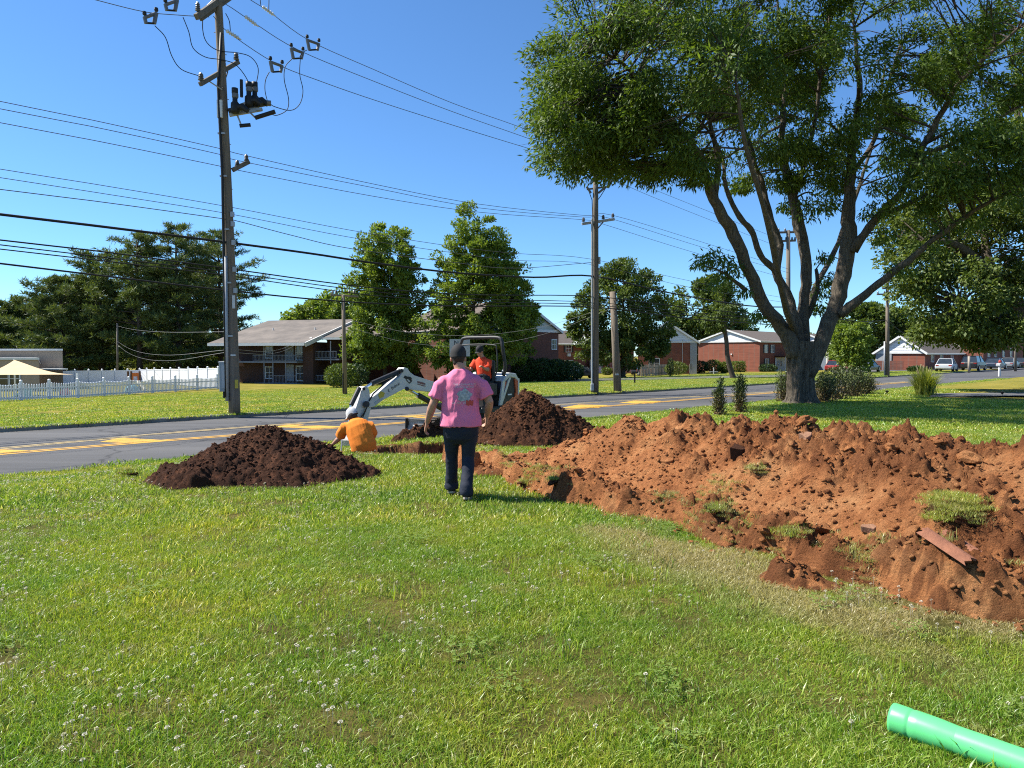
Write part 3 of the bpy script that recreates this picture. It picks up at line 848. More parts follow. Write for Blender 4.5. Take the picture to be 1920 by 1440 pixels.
SRC = [blade_patch('grass_patch', 130, 0.125, 0.030, 0.060, 0.0036, 1, 1.0), blade_patch('grass_patch', 130, 0.125, 0.028, 0.056, 0.0035, 2, 1.2),
       blade_patch('grass_patch', 120, 0.125, 0.032, 0.068, 0.0034, 3, 1.4), blade_patch('grass_patch', 16, 0.09, 0.07, 0.13, 0.0062, 4, 1.0),   # 3: longer tufts
       blade_patch('grass_patch', 95, 0.20, 0.045, 0.080, 0.0085, 5, 0.9, 2), blade_patch('grass_patch', 95, 0.20, 0.04, 0.075, 0.008, 6, 1.1, 2),   # 4,5: middle distance
       blade_patch('grass_patch', 90, 0.42, 0.05, 0.09, 0.020, 7, 0.9, 2), blade_patch('grass_patch', 90, 0.9, 0.06, 0.11, 0.045, 8, 0.9, 2),        # 6,7: far
       clover_patch('clover_patch', 9), flower('clover_head', 10), flower('clover_head', 11)]                                                      # 8; 9,10
def gn_scatter(name, P, which, rot, scl, dry, tilt=None, label=None):
    """verts-only mesh whose points carry the instances"""
    me = bpy.data.meshes.new(name); n = len(P)
    me.vertices.add(n); me.vertices.foreach_set('co', np.asarray(P, np.float32).ravel())
    for an, av, ty in (('which', which, 'INT'), ('rotz', rot, 'FLOAT'), ('scl', scl, 'FLOAT'), ('dry', dry, 'FLOAT')):
        a = me.attributes.new(an, ty, 'POINT'); a.data.foreach_set('value', np.asarray(av, np.int32 if ty == 'INT' else np.float32))
    o = bpy.data.objects.new(name, me); COL.objects.link(o)
    ng = bpy.data.node_groups.new(name, 'GeometryNodeTree')
    ng.interface.new_socket('Geometry', in_out='INPUT', socket_type='NodeSocketGeometry')
    ng.interface.new_socket('Geometry', in_out='OUTPUT', socket_type='NodeSocketGeometry')
    gi = ng.nodes.new('NodeGroupInput'); go = ng.nodes.new('NodeGroupOutput'); jn = ng.nodes.new('GeometryNodeJoinGeometry')
    def attr(nm, ty):
        q = ng.nodes.new('GeometryNodeInputNamedAttribute'); q.data_type = ty; q.inputs[0].default_value = nm; return q
    aw = attr('which', 'INT'); ar = attr('rotz', 'FLOAT'); as_ = attr('scl', 'FLOAT')
    cx = ng.nodes.new('ShaderNodeCombineXYZ'); ng.links.new(ar.outputs[0], cx.inputs[2])
    for k in sorted(set(int(w) for w in which)):
        eq = ng.nodes.new('FunctionNodeCompare'); eq.data_type = 'INT'; eq.operation = 'EQUAL'
        ng.links.new(aw.outputs[0], eq.inputs[2]); eq.inputs[3].default_value = k
        ob = ng.nodes.new('GeometryNodeObjectInfo'); ob.inputs[0].default_value = SRC[k]; ob.inputs[1].default_value = True
        ip = ng.nodes.new('GeometryNodeInstanceOnPoints')
        ng.links.new(gi.outputs[0], ip.inputs['Points']); ng.links.new(eq.outputs[0], ip.inputs['Selection'])
        ng.links.new(ob.outputs['Geometry'], ip.inputs['Instance'])
        ng.links.new(cx.outputs[0], ip.inputs['Rotation']); ng.links.new(as_.outputs[0], ip.inputs['Scale'])
        ng.links.new(ip.outputs[0], jn.inputs[0])
    ng.links.new(jn.outputs[0], go.inputs[0])
    md = o.modifiers.new('scatter', 'NODES'); md.node_group = ng
    tag(o, kind='stuff'); return o
def ground_all(x, y):
    z = G(x, y) + np.where(np.hypot(x, y) < 60, (fbm(x * 0.8, y * 0.8, 11, 4) - 0.5) * 0.07, 0)
    return z
def wedge(n, d0, d1, g, xm=0.80):
    q = np.linspace(d0, d1, 200); c = np.cumsum(xm * q + 2.3); d = np.interp(g.random(n) * c[-1], c, q); x = g.uniform(-1, 1, n) * (xm * d + 2.3); return x, d
def bare(x, y):
    """True where soil covers or opens the lawn"""
    w, d = pit_field(x, y)
    b = (w > 0.45) | (ridge_z(x, y) > 0.03)
    for fn in (m1_z, m2_z, m4_z, m5_z): b |= fn(x, y) > -1
    b |= (m3_z(x, y) > -1) & (np.sin(x * 91.7 + y * 53.1) > -0.3)
    return b
g = np.random.default_rng(21)
X, Y, W_, S_, D_ = [], [], [], [], []
def put(x, y, w, s, dry=None):
    X.append(x); Y.append(y); W_.append(w); S_.append(s); D_.append(np.zeros(len(x)) if dry is None else dry)
for d0, d1, dens, ks, s0_, s1_ in ((2.2, 7.0, 150, (0, 1, 2), .75, 1.15), (6.8, 15, 55, (4, 5), .8, 1.2), (14.5, 34, 13, (6,), .8, 1.2)):
    area = 0.8 * (d1 ** 2 - d0 ** 2) + 4.6 * (d1 - d0); n = int(area * dens)
    x, y = wedge(n, d0, d1, g)
    t_ = (x - O.x) * U.x + (y - O.y) * U.y; s_ = (x - O.x) * N.x + (y - O.y) * N.y
    ok = (s_ < -0.03) & ~bare(x, y)
    if d0 > 14:
        pz = [ts(gp(*q)) for q in ((1752, 739.5), (1990, 737.5), (1990, 744), (1742, 746))]
        ok &= ~((t_ > min(p[0] for p in pz)) & (s_ < max(p[1] for p in pz)) & (s_ > min(p[1] for p in pz)) & (x > 13))
    x, y = x[ok], y[ok]; n = len(x)
    # height varies in patches
    hs = (0.55 + 0.95 * fbm(x * 1.1, y * 1.1, 91, 3)) * (0.8 + 0.4 * fbm(x * 6, y * 6, 94, 2))
    T = (x - r0.x) * rb.x + (y - r0.y) * rb.y; Q = (x - r0.x) * rc.x + (y - r0.y) * rc.y
    edge = np.interp(T, bt, bo) - Q
    dr = np.where((T > 3.2) & (edge < 1.35) & (edge > -0.2), sstep(0.40, 0.56, fbm(x * 2.3, y * 2.3, 92, 3)) * 0.9 * sstep(1.35, 0.5, edge), 0)
    put(x, y, g.choice(ks, n), g.uniform(s0_, s1_, n) * hs, dr)
# longer tufts among the mown grass
x, y = wedge(900, 2.2, 9, g); ok = ~bare(x, y) & (fbm(x * 0.9, y * 0.9, 93, 3) > 0.5); put(x[ok], y[ok], np.full(ok.sum(), 3), g.uniform(.7, 1.25, ok.sum()))
# broken turf on the ridge and round the pits
x, y = samp_ridge(g, 5200); T = (x - r0.x) * rb.x + (y - r0.y) * rb.y; Q = (x - r0.x) * rc.x + (y - r0.y) * rc.y
q_ = (Q - np.interp(T, bt, bo))
ok = (fbm(T * 2.6, Q * 3.4, 96, 3) > 0.60) & (np.abs(q_ - 0.42) < 0.34) & (T > 0.4)
put(x[ok], y[ok], g.choice((0, 3), ok.sum()), g.uniform(.45, .8, ok.sum()), g.uniform(.25, .85, ok.sum()))
for p, r in SODS:
    n = int(34 * r / 0.15); a = g.uniform(0, 6.28, n); rr = r * 1.1 * g.random(n)
    put(p.x + rr * np.cos(a) * 1.1 - r * .1, p.y + rr * np.sin(a), g.choice((0, 2, 3), n), g.uniform(.35, .85, n), g.uniform(.1, .7, n))
x = np.concatenate(X); y = np.concatenate(Y); w = np.concatenate(W_); s = np.concatenate(S_); dr = np.concatenate(D_)
z = np.maximum(ground_all(x, y), np.where(ridge_z(x, y) > 0.0, ridge_z(x, y) - 0.01, -9))
xs_, ys_, zs_ = x, y, z
for p, r in SODS:
    rr = np.hypot((x - p.x) / 1.15, y - p.y) / r
    z = np.where(rr < 1, np.maximum(z, p.z + r * 0.85 * np.sqrt(np.maximum(0, 1 - rr ** 2)) - 0.02), z)
p, r = SODS[0]; n = 110; u_ = g.normal(0, 1, (n, 3)); u_ /= np.linalg.norm(u_, axis=1, keepdims=True); u_ = u_[(u_ @ np.array([-.45, -.6, .66])) > .3] * 1.0; u_ = u_ * (.62 + .75 * fbm(u_[:, 0] * 2.2 + 3, u_[:, 2] * 2.2, 77, 2))[:, None]   # the tipped sod's turf faces the lawn
x = np.concatenate([x, p.x + u_[:, 0] * r * 1.3]); y = np.concatenate([y, p.y + .02 + u_[:, 1] * r * .95]); z = np.concatenate([z, p.z + r * .3 + u_[:, 2] * r * .72]); m_ = len(u_)
w = np.concatenate([w, g.choice((0, 2), m_)]); s = np.concatenate([s, g.uniform(.5, .95, m_)]); dr = np.concatenate([dr, g.uniform(.05, .5, m_)])
gn_scatter('grass', np.stack([x, y, z], -1), w, g.uniform(0, 6.28, len(x)), s, dr)
# grass of the lawns across the road
area_t, area_s = (-30, 95), (ROAD_W + KERB + 0.12, ROAD_W + 34)
n = 17000; t_ = g.uniform(*area_t, n); s_ = area_s[0] + (area_s[1] - area_s[0]) * g.random(n) ** 1.6
x = O.x + U.x * t_ + N.x * s_; y = O.y + U.y * t_ + N.y * s_; ok = (np.abs(x / np.maximum(y, 1)) < 0.8) & (y > 5); x, y = x[ok], y[ok]
gn_scatter('far_grass', np.stack([x, y, G(x, y)], -1), np.full(len(x), 7), g.uniform(0, 6.28, len(x)), g.uniform(.35, .65, len(x)), np.zeros(len(x)))
# fringe of longer grass along the kerb and the road edge
n = 2600; t_ = g.uniform(-25, 70, n); s_ = np.where(g.random(n) < 0.5, ROAD_W + KERB + 0.05 + np.abs(g.normal(0, .18, n)), -0.02 - np.abs(g.normal(0, .15, n)))
x = O.x + U.x * t_ + N.x * s_; y = O.y + U.y * t_ + N.y * s_; ok = (np.abs(x / np.maximum(y, 1)) < 0.8) & (y > 5) & ~bare(x, y); x, y = x[ok], y[ok]
gn_scatter('kerb_grass', np.stack([x, y, G(x, y)], -1), g.choice((4, 6), len(x)), g.uniform(0, 6.28, len(x)), g.uniform(.8, 1.5, len(x)), np.zeros(len(x)))
# clover
x, y = wedge(420, 2.2, 8.5, g); ok = ~bare(x, y) & (g.random(len(x)) < sstep(0.48, 0.75, fbm(x * 1.3 + 5, y * 1.3, 97, 3)) * .6); x, y = x[ok], y[ok]
gn_scatter('clover', np.stack([x, y, ground_all(x, y) + 0.012], -1), np.full(len(x), 8), g.uniform(0, 6.28, len(x)), g.uniform(.8, 1.3, len(x)), np.zeros(len(x)))
x, y = wedge(11500, 2.2, 13.5, g); ok = ~bare(x, y) & (g.random(len(x)) < sstep(0.44, 0.72, fbm(x * 1.1 + 9, y * 1.1, 98, 3)) * 1.0 + 0.03) & (((x - O.x) * N.x + (y - O.y) * N.y) < -0.4); x, y = x[ok], y[ok]
gn_scatter('clover_flowers', np.stack([x, y, ground_all(x, y)], -1), g.choice((9, 10), len(x)), g.uniform(0, 6.28, len(x)), g.uniform(.8, 1.08, len(x)), np.zeros(len(x)))
# ================================================================== trees and shrubs
MAT_BARK = M('grey_bark', (0.185, 0.150, 0.108), (0.042, 0.033, 0.026), 5.5, 0.95, 1.0, stretch=(3.2, 3.2, 0.55), bscale=7, bdist=0.10)
MAT_BARK_D = M('dark_bark', (0.10, 0.08, 0.062), (0.045, 0.036, 0.03), 6, 0.95, 0.8, stretch=(3, 3, 0.6), bscale=9, bdist=0.06)
LEAF = {
    'locust': M_leaf('locust_leaf', (0.050, 0.092, 0.014), (0.086, 0.148, 0.022), (0.160, 0.235, 0.038), 0.44),
    'oak': M_leaf('oak_leaf', (0.060, 0.100, 0.018), (0.098, 0.148, 0.028), (0.18, 0.225, 0.050), 0.38),
    'maple': M_leaf('maple_leaf', (0.100, 0.165, 0.024), (0.160, 0.240, 0.036), (0.26, 0.335, 0.065), 0.42),
    'dark': M_leaf('dark_leaf', (0.055, 0.092, 0.018), (0.090, 0.138, 0.026), (0.15, 0.195, 0.040), 0.36),
    'pine': M_leaf('pine_needle', (0.060, 0.098, 0.030), (0.095, 0.140, 0.040), (0.165, 0.200, 0.055), 0.28, 0.6),
    'hedge': M_leaf('hedge_leaf', (0.020, 0.045, 0.012), (0.035, 0.070, 0.018), (0.060, 0.100, 0.026), 0.2),
    'bush': M_leaf('bush_leaf', (0.075, 0.115, 0.020), (0.120, 0.165, 0.028), (0.17, 0.21, 0.045), 0.3),
    'juniper': M_leaf('juniper_leaf', (0.045, 0.070, 0.018), (0.095, 0.105, 0.030), (0.20, 0.125, 0.050), 0.25),
}
def unit(a): return a / (np.linalg.norm(a, axis=-1, keepdims=True) + 1e-9)
def leaf_quads(C, d, nrm, L, W):
    """rhombic leaves: base at C, pointing along d, facing nrm"""
    d = unit(d); e = unit(np.cross(d, nrm)); L = L[:, None]; W = W[:, None]
    V = np.stack([C, C + d * L * 0.45 + e * W * 0.5, C + d * L, C + d * L * 0.45 - e * W * 0.5], 1)
    return V.reshape(-1, 3), np.arange(len(C) * 4).reshape(-1, 4)
def crown_mesh(name, clumps, per, L, W, mat, parent, seed, droop=0.0, flat=0.75, hollow=0.3):
    """clumps: (n,5) x y z radius density; outward from the crown's own centre"""
    g = np.random.default_rng(seed); cl = np.asarray(clumps)
    cc = cl[:, :3].mean(0); k = (per * cl[:, 4]).astype(int); idx_ = np.repeat(np.arange(len(cl)), k); n = len(idx_)
    u = unit(g.normal(0, 1, (n, 3))); rr = (hollow + (1 - hollow) * g.random(n)) ** 0.6
    off = u * rr[:, None] * cl[idx_, 3][:, None] * np.array([1, 1, flat]); C = cl[idx_, :3] + off
    C[:, 2] -= droop * cl[idx_, 3] * (off[:, 0] ** 2 + off[:, 1] ** 2) / (cl[idx_, 3] ** 2 + 1e-6) * 0.6
    out = unit(C - cc); d = 0.6 * out + 0.5 * u + 0.7 * g.normal(0, 1, (n, 3)); d[:, 2] -= droop
    nrm = np.array([0, 0, 0.8]) + 0.5 * out + 0.75 * g.normal(0, 1, (n, 3))
    V, Fq = leaf_quads(C, d, nrm, L * g.uniform(.6, 1.3, n), W * g.uniform(.6, 1.3, n))
    o = np_mesh(name, V, Fq, mat, parent); o['kind'] = 'stuff'; return o
def sample_ell(g, ell, n, shell=0.55, thr=0.0, nsc=0.5, sd=0):
    """points in ellipsoids (cx,cy,cz,rx,ry,rz,weight), biased to the outside, thinned by noise"""
    E = np.asarray(ell); w = E[:, 6] / E[:, 6].sum(); out = []
    while len(out) < n:
        i = g.choice(len(E), p=w); u = unit(g.normal(0, 1, 3)); r = (shell ** 3 + (1 - shell ** 3) * g.random()) ** (1 / 3) if g.random() < 0.75 else g.random() ** 0.5
        p = E[i, :3] + u * r * E[i, 3:6]
        if thr and float(fbm(np.array([p[0] * nsc + p[1] * 0.3]), np.array([p[2] * nsc + p[1] * 0.4]), 200 + sd, 2)[0]) < thr and g.random() < 0.85: continue
        out.append(p)
    return np.array(out)
def limb_path(pts, k=4):
    """smooth a polyline (Catmull-Rom)"""
    P = [np.array(p, float) for p in pts]; P = [2 * P[0] - P[1]] + P + [2 * P[-1] - P[-2]]; out = []
    for i in range(1, len(P) - 2):
        for j in range(k):
            t = j / k
            out.append(0.5 * (2 * P[i] + (P[i + 1] - P[i - 1]) * t + (2 * P[i - 1] - 5 * P[i] + 4 * P[i + 1] - P[i + 2]) * t * t + (3 * P[i] - P[i - 1] - 3 * P[i + 1] + P[i + 2]) * t ** 3))
    out.append(P[-2]); return np.array(out)
def gnarl(V, amp, f, seed):
    """uneven bark surface: push vertices about with noise"""
    A = np.array(V); n = fbm(A[:, 0] * f + A[:, 2] * 0.35 * f, A[:, 1] * f + A[:, 2] * 0.2 * f, seed, 3) - 0.5
    m = fbm(A[:, 1] * f * 1.7 + 7, A[:, 0] * f * 1.7 - A[:, 2] * 0.3 * f, seed + 3, 3) - 0.5
    A[:, 0] += n * amp; A[:, 1] += m * amp; return [tuple(q) for q in A]

# ------------------------------------------------------------------ the big honey locust
LB = gp(1505, 757); LD = LB.y; PXM = LD / F_PX
locust = thing('locust_tree', LB, 'large multi-stemmed tree with feathery leaves standing by the road', 'tree')
def lp(px, py, dd): return tuple(at(px, py, LD + dd))
LIMBS = [  # (px, py, depth offset, width px)
    [(1504, 775, 0, 78), (1504, 757, 0, 58), (1503, 740, 0, 46), (1501, 715, 0, 42), (1500, 685, 0, 43), (1503, 655, 0, 48), (1508, 632, 0, 46)],
    [(1492, 668, -.1, 36), (1474, 625, -.2, 31), (1432, 572, -.5, 26), (1405, 510, -.8, 25), (1376, 440, -1.1, 25), (1350, 398, -1.3, 23), (1326, 345, -1.5, 18), (1312, 290, -1.8, 14), (1268, 240, -2.2, 11), (1225, 190, -2.6, 9), (1180, 130, -3, 6), (1120, 90, -3.2, 4)],
    [(1352, 400, -1.3, 15), (1342, 365, -1.2, 13), (1346, 300, -1.0, 11), (1330, 230, -.8, 9), (1318, 150, -.5, 7), (1300, 60, 0, 5), (1280, -60, 0, 3)],
    [(1498, 650, .2, 28), (1481, 565, .5, 22), (1456, 510, .7, 20), (1461, 460, .9, 18), (1441, 400, 1.1, 16), (1430, 350, 1.3, 15), (1415, 308, 1.5, 13), (1397, 250, 1.8, 11), (1372, 185, 2.2, 9), (1352, 100, 2.6, 6), (1330, 0, 3, 4)],
    [(1456, 512, .6, 14), (1425, 476, .2, 12), (1407, 430, 0, 12), (1386, 408, -.2, 11), (1360, 350, -.2, 8), (1350, 280, 0, 6), (1290, 200, .5, 4)],
    [(1506, 650, .4, 30), (1507, 570, .8, 23), (1512, 500, 1, 24), (1500, 432, 1.3, 24), (1486, 370, 1.5, 22), (1471, 300, 1.8, 17), (1466, 235, 2, 12), (1472, 150, 2.4, 9), (1460, 40, 2.8, 6), (1450, -80, 3, 4)],
    [(1512, 600, .8, 12), (1533, 545, 1, 9), (1530, 505, 1.2, 6)],
    [(1487, 372, 1.5, 12), (1510, 300, 1.2, 10), (1530, 220, 1, 8), (1540, 120, .8, 6), (1560, 0, .5, 4)],
    [(1517, 705, -.2, 32), (1543, 635, -.2, 32), (1566, 570, 0, 32), (1582, 515, 0, 31), (1592, 458, 0, 31), (1591, 400, .1, 28), (1595, 330, .2, 22), (1601, 255, .3, 16), (1612, 175, .4, 11), (1604, 80, .6, 7), (1590, -40, .8, 4)],
    [(1600, 470, -.2, 20), (1640, 412, -.6, 16), (1690, 360, -1, 14), (1722, 290, -1.4, 12), (1760, 222, -1.8, 10), (1802, 150, -2.2, 7), (1890, 70, -2.6, 5), (1960, 10, -3, 3)],
    [(1652, 405, -.7, 10), (1722, 372, -.9, 9), (1790, 322, -1, 7), (1880, 270, -1.2, 5), (1990, 220, -1.3, 4)],
    [(1575, 590, -.3, 22), (1612, 560, -.7, 18), (1662, 520, -1.1, 15), (1712, 480, -1.6, 12), (1790, 420, -2.2, 9), (1862, 375, -2.6, 6), (1950, 330, -3, 4)],
    [(1722, 292, -1.4, 8), (1800, 262, -1.2, 7), (1930, 190, -1, 5), (2050, 140, -1, 3)],
    [(1400, 545, -.8, 9), (1375, 525, -1, 7), (1350, 508, -1.1, 4), (1325, 500, -1.2, 2)],
    [(1596, 330, .3, 10), (1640, 260, 1, 8), (1660, 180, 1.6, 6), (1690, 80, 2.4, 4)],
    [(1500, 640, .6, 16), (1520, 560, 2, 13), (1560, 480, 3.6, 11), (1600, 380, 5, 9), (1640, 250, 6, 6), (1660, 120, 6.5, 4)],
    [(1495, 640, .6, 15), (1470, 560, -2, 12), (1440, 420, -4, 9), (1400, 280, -5.4, 6), (1380, 150, -6, 4)],
]
tmb = MB(); limb_nodes = []
for L_ in LIMBS:
    P3 = limb_path([lp(a, b, c) for a, b, c, w in L_], 4); R3 = np.interp(np.linspace(0, len(L_) - 1, len(P3)), np.arange(len(L_)), [w * (.86 if w > 12 else .95) * PXM / 2 for *_, w in L_])
    if L_ is LIMBS[0]:
        continue
    nz = 16 if L_[0][3] > 25 else 9
    wob = np.random.default_rng(len(L_) * 7 + int(L_[0][0])).normal(0, 1, (len(P3), 3)) * (R3[:, None] * 0.10)
    P3 = P3 + wob
    tmb.tube([tuple(q) for q in P3], list(R3), nz)
    for q, r in zip(P3, R3): limb_nodes.append((*q, r))
# the old furrowed lower trunk, high relief
pr_ = [(765, 52, 1504), (757, 39, 1504), (750, 32, 1504), (740, 28, 1503.5), (725, 26, 1502.5), (700, 25.5, 1502), (680, 27, 1503), (660, 29.5, 1505), (640, 28, 1507)]
na, nz_ = 72, 60; V = []; yy = np.linspace(765, 640, nz_)
for y_ in yy:
    rad = float(np.interp(y_, [q[0] for q in pr_][::-1], [q[1] for q in pr_][::-1])) * PXM * .90; cx_ = float(np.interp(y_, [q[0] for q in pr_][::-1], [q[2] for q in pr_][::-1])); c_ = at(cx_, y_, LD)
    for j in range(na):
        w_ = 2 * math.pi * j / na; ca_, sa_ = math.cos(w_), math.sin(w_)
        u_ = ca_ * 3.2 + c_.z * .10; v_ = sa_ * 3.2 + c_.z * .14
        f_ = float(fbm(np.array([u_ * 2.0]), np.array([v_ * 2.0]), 301, 3)[0]); rdg = 1 - 2 * abs(f_ - .5) * 2
        lob = .10 * math.sin(5 * w_ + .8 + c_.z * .2) * max(0., 1 - (c_.z - LB.z) / 1.2)
        r_ = rad * (1 + lob) + (rdg - .55) * .085 + (float(fbm(np.array([u_ * 6]), np.array([v_ * 6 + c_.z * 2]), 305, 2)[0]) - .5) * .05
        V.append((c_.x + ca_ * r_, c_.y + sa_ * r_, c_.z))
tmb.add(V, [(i * na + j, i * na + (j + 1) % na, (i + 1) * na + (j + 1) % na, (i + 1) * na + j) for i in range(nz_ - 1) for j in range(na)])
tmb.v = gnarl(tmb.v, 0.10, 3.4, 5)
tmb.build('trunk', MAT_BARK, locust, smooth=True)
LN = np.array(limb_nodes)
def le(px, py, dd, rx, ry, rd, w):
    c = at(px, py, LD + dd); return (c.x, c.y, c.z, rx * PXM, rd, ry * PXM, w)
g = np.random.default_rng(31)
LOC_E = [le(1120, 165, -2.5, 118, 140, 3.4, 1.5), le(1085, 245, -2.2, 88, 62, 2.4, .8), le(1190, 60, -1.5, 165, 130, 4.5, 1.5), le(1290, 190, -2.5, 135, 120, 4, 1.2), le(1370, 60, 1.0, 170, 150, 5, 1.3),
         le(1470, 210, 1.5, 150, 140, 5, 1.05), le(1620, 120, 0, 190, 190, 5.5, 1.5), le(1700, 270, -1.0, 130, 120, 4, .65), le(1830, 130, -1.5, 150, 170, 4, 1.0), le(1800, 330, -2, 140, 80, 3, .9), le(1900, 60, 1, 140, 120, 4, 1.2), le(1760, 200, 2, 120, 120, 4, .8), le(1440, -110, 0, 420, 150, 6.5, 2.2), le(1200, 270, -2.0, 80, 55, 2.4, .45),
         le(1570, 330, .5, 80, 70, 3, .25)]
cp_ = sample_ell(g, LOC_E, 730, 0.66, 0.44, 0.8, 1)
cl = [(*p, g.uniform(.35, .85), g.uniform(.4, 1.15)) for p in cp_]
for px, py, dd, r, w in ((1340, 480, -1.1, .62, .9), (1370, 500, -1, .5, .8), (1352, 525, -1.0, .5, .7), (1318, 488, -1.2, .42, .5), (1395, 545, -.9, .3, .35), (1545, 540, 1, .55, .7), (1535, 575, .9, .45, .6), (1560, 520, 1, .4, .5), (1545, 480, 1.2, .35, .4), (1420, 595, -.4, .3, .3), (1455, 600, .3, .35, .3),
                         (1590, 450, .1, .25, .3), (1400, 330, 1.2, .3, .3), (1560, 380, .6, .45, .5), (1425, 585, .3, .3, .3), (1030, 285, -2.2, .4, .6), (1075, 315, -2.2, .4, .6), (1120, 305, -2, .4, .5), (1240, 320, -2, .5, .6), (1290, 290, -2, .5, .6), (1490, 260, 0, .6, .8), (1530, 310, .5, .6, .7), (1445, 300, 1, .5, .6), (1660, 440, -1, .5, .5), (1690, 500, -1.2, .5, .5), (1750, 450, -1.6, .6, .6)):
    cl.append((*at(px, py, LD + dd), r, w))
crown_mesh('crown', cl, 315, 0.19, 0.054, LEAF['locust'], locust, 41, droop=0.55, flat=0.62, hollow=0.15)
# twigs tie each clump to the nearest limb
bmb = MB(); rr = random.Random(5)
for c in cl:
    c0 = np.array(c[:3]); d = np.linalg.norm(LN[:, :3] - c0, axis=1) + np.maximum(0, LN[:, 2] - c0[2]) * 0.8
    j = int(np.argmin(d)); p0 = LN[j, :3]
    if d[j] > 5.5: continue
    mid = (p0 + c0) / 2 + np.array([rr.uniform(-.25, .25), rr.uniform(-.25, .25), rr.uniform(.0, .35)]) * min(1, d[j] / 2)
    rad = min(LN[j, 3] * 0.6, 0.018 + 0.012 * d[j])
    pth = limb_path([p0, mid, c0], 3); bmb.tube([tuple(q) for q in pth], list(np.linspace(rad, 0.008, len(pth))), 5, False)
    for _ in range(2):
        e = c0 + np.array([rr.uniform(-1, 1), rr.uniform(-1, 1), rr.uniform(-.6, .5)]) * c[3]
        bmb.tube([tuple(mid), tuple((mid + e) / 2 + np.array([0, 0, .06])), tuple(e)], [rad * .45, .008, .004], 4, False)
bmb.build('branches', MAT_BARK_D, locust, smooth=True)['kind'] = 'stuff'

# ------------------------------------------------------------------ broadleaf trees
def broadleaf(name, label, base, ell, nclump, per, L, W, mat, seed, limbs=None, trunk_r=0.2, trunk_top=None, cr=(.5, 1.0), thr=0.40, group=None, droop=.2, nbranch=60, bark=None, lean=(0, 0), nsc=0.45, hollow=0.2):
    t = thing(name, base, label, 'tree', group); g = np.random.default_rng(seed); rr = random.Random(seed)
    pts = sample_ell(g, ell, nclump, .62, thr, nsc, seed)
    cl = [(*p, g.uniform(*cr), g.uniform(.6, 1.2)) for p in pts]
    crown_mesh('crown', cl, per, L, W, mat, t, seed, droop=droop, flat=.72, hollow=hollow)
    mb = MB(); E = np.asarray(ell); top = trunk_top or float(E[:, 2].max())
    nodes = []
    if limbs is None:
        q = [base + Vector((0, 0, -.1)), base + Vector((0, 0, .25)), base + Vector((lean[0] * .4, lean[1] * .4, (top - base.z) * .35)), base + Vector((lean[0] * .8, lean[1], (top - base.z) * .7)), base + Vector((lean[0], lean[1], top - base.z))]
        P3 = limb_path([tuple(a) for a in q], 5); R3 = np.interp(np.linspace(0, 1, len(P3)), [0, .12, .3, .7, 1], [trunk_r * 1.5, trunk_r, trunk_r * .85, trunk_r * .45, trunk_r * .12])
        P3[1:, :2] += g.normal(0, trunk_r * .15, (len(P3) - 1, 2)); mb.tube([tuple(a) for a in P3], list(R3), 9)
        nodes += [(*a, b) for a, b in zip(P3, R3)]
    else:
        for Lm in limbs:
            P3 = limb_path([q[:3] for q in Lm], 4); R3 = np.interp(np.linspace(0, len(Lm) - 1, len(P3)), np.arange(len(Lm)), [q[3] for q in Lm]); mb.tube([tuple(a) for a in P3], list(R3), 9)
            nodes += [(*a, b) for a, b in zip(P3, R3)]
    mb.v = gnarl(mb.v, trunk_r * .25, 3, seed); mb.build('trunk', bark or MAT_BARK_D, t, smooth=True)
    ND = np.array(nodes); bb = MB()
    for c in rr.sample(cl, min(nbranch, len(cl))):
        c0 = np.array(c[:3]); d = np.linalg.norm(ND[:, :3] - c0, axis=1) + np.maximum(0, ND[:, 2] - c0[2] + .5) * 1.2; j = int(np.argmin(d)); p0 = ND[j, :3]
        mid = (p0 + c0) / 2 + np.array([rr.uniform(-.3, .3), rr.uniform(-.3, .3), rr.uniform(0, .4)]); r = min(ND[j, 3] * .7, .02 + .012 * d[j])
        bb.tube([tuple(a) for a in limb_path([p0, mid, c0], 3)], list(np.linspace(r, .01, 7)), 5, False)
    bb.build('branches', bark or MAT_BARK_D, t, smooth=True)['kind'] = 'stuff'
    return t
def pe(d, items):
    """crown ellipsoids from photo pixels at depth d: (px, py, rx, ry, depth offset, depth radius, weight)"""
    k = d / F_PX; out = []
    for px, py, rx, ry, dd, rd, w in items:
        c = at(px, py, d + dd); out.append((c.x, c.y, c.z, rx * k, rd, ry * k, w))
    return out
def on_ground(px, d):
    x = at(px, 700, d).x; return Vector((x, d, float(G(x, d))))
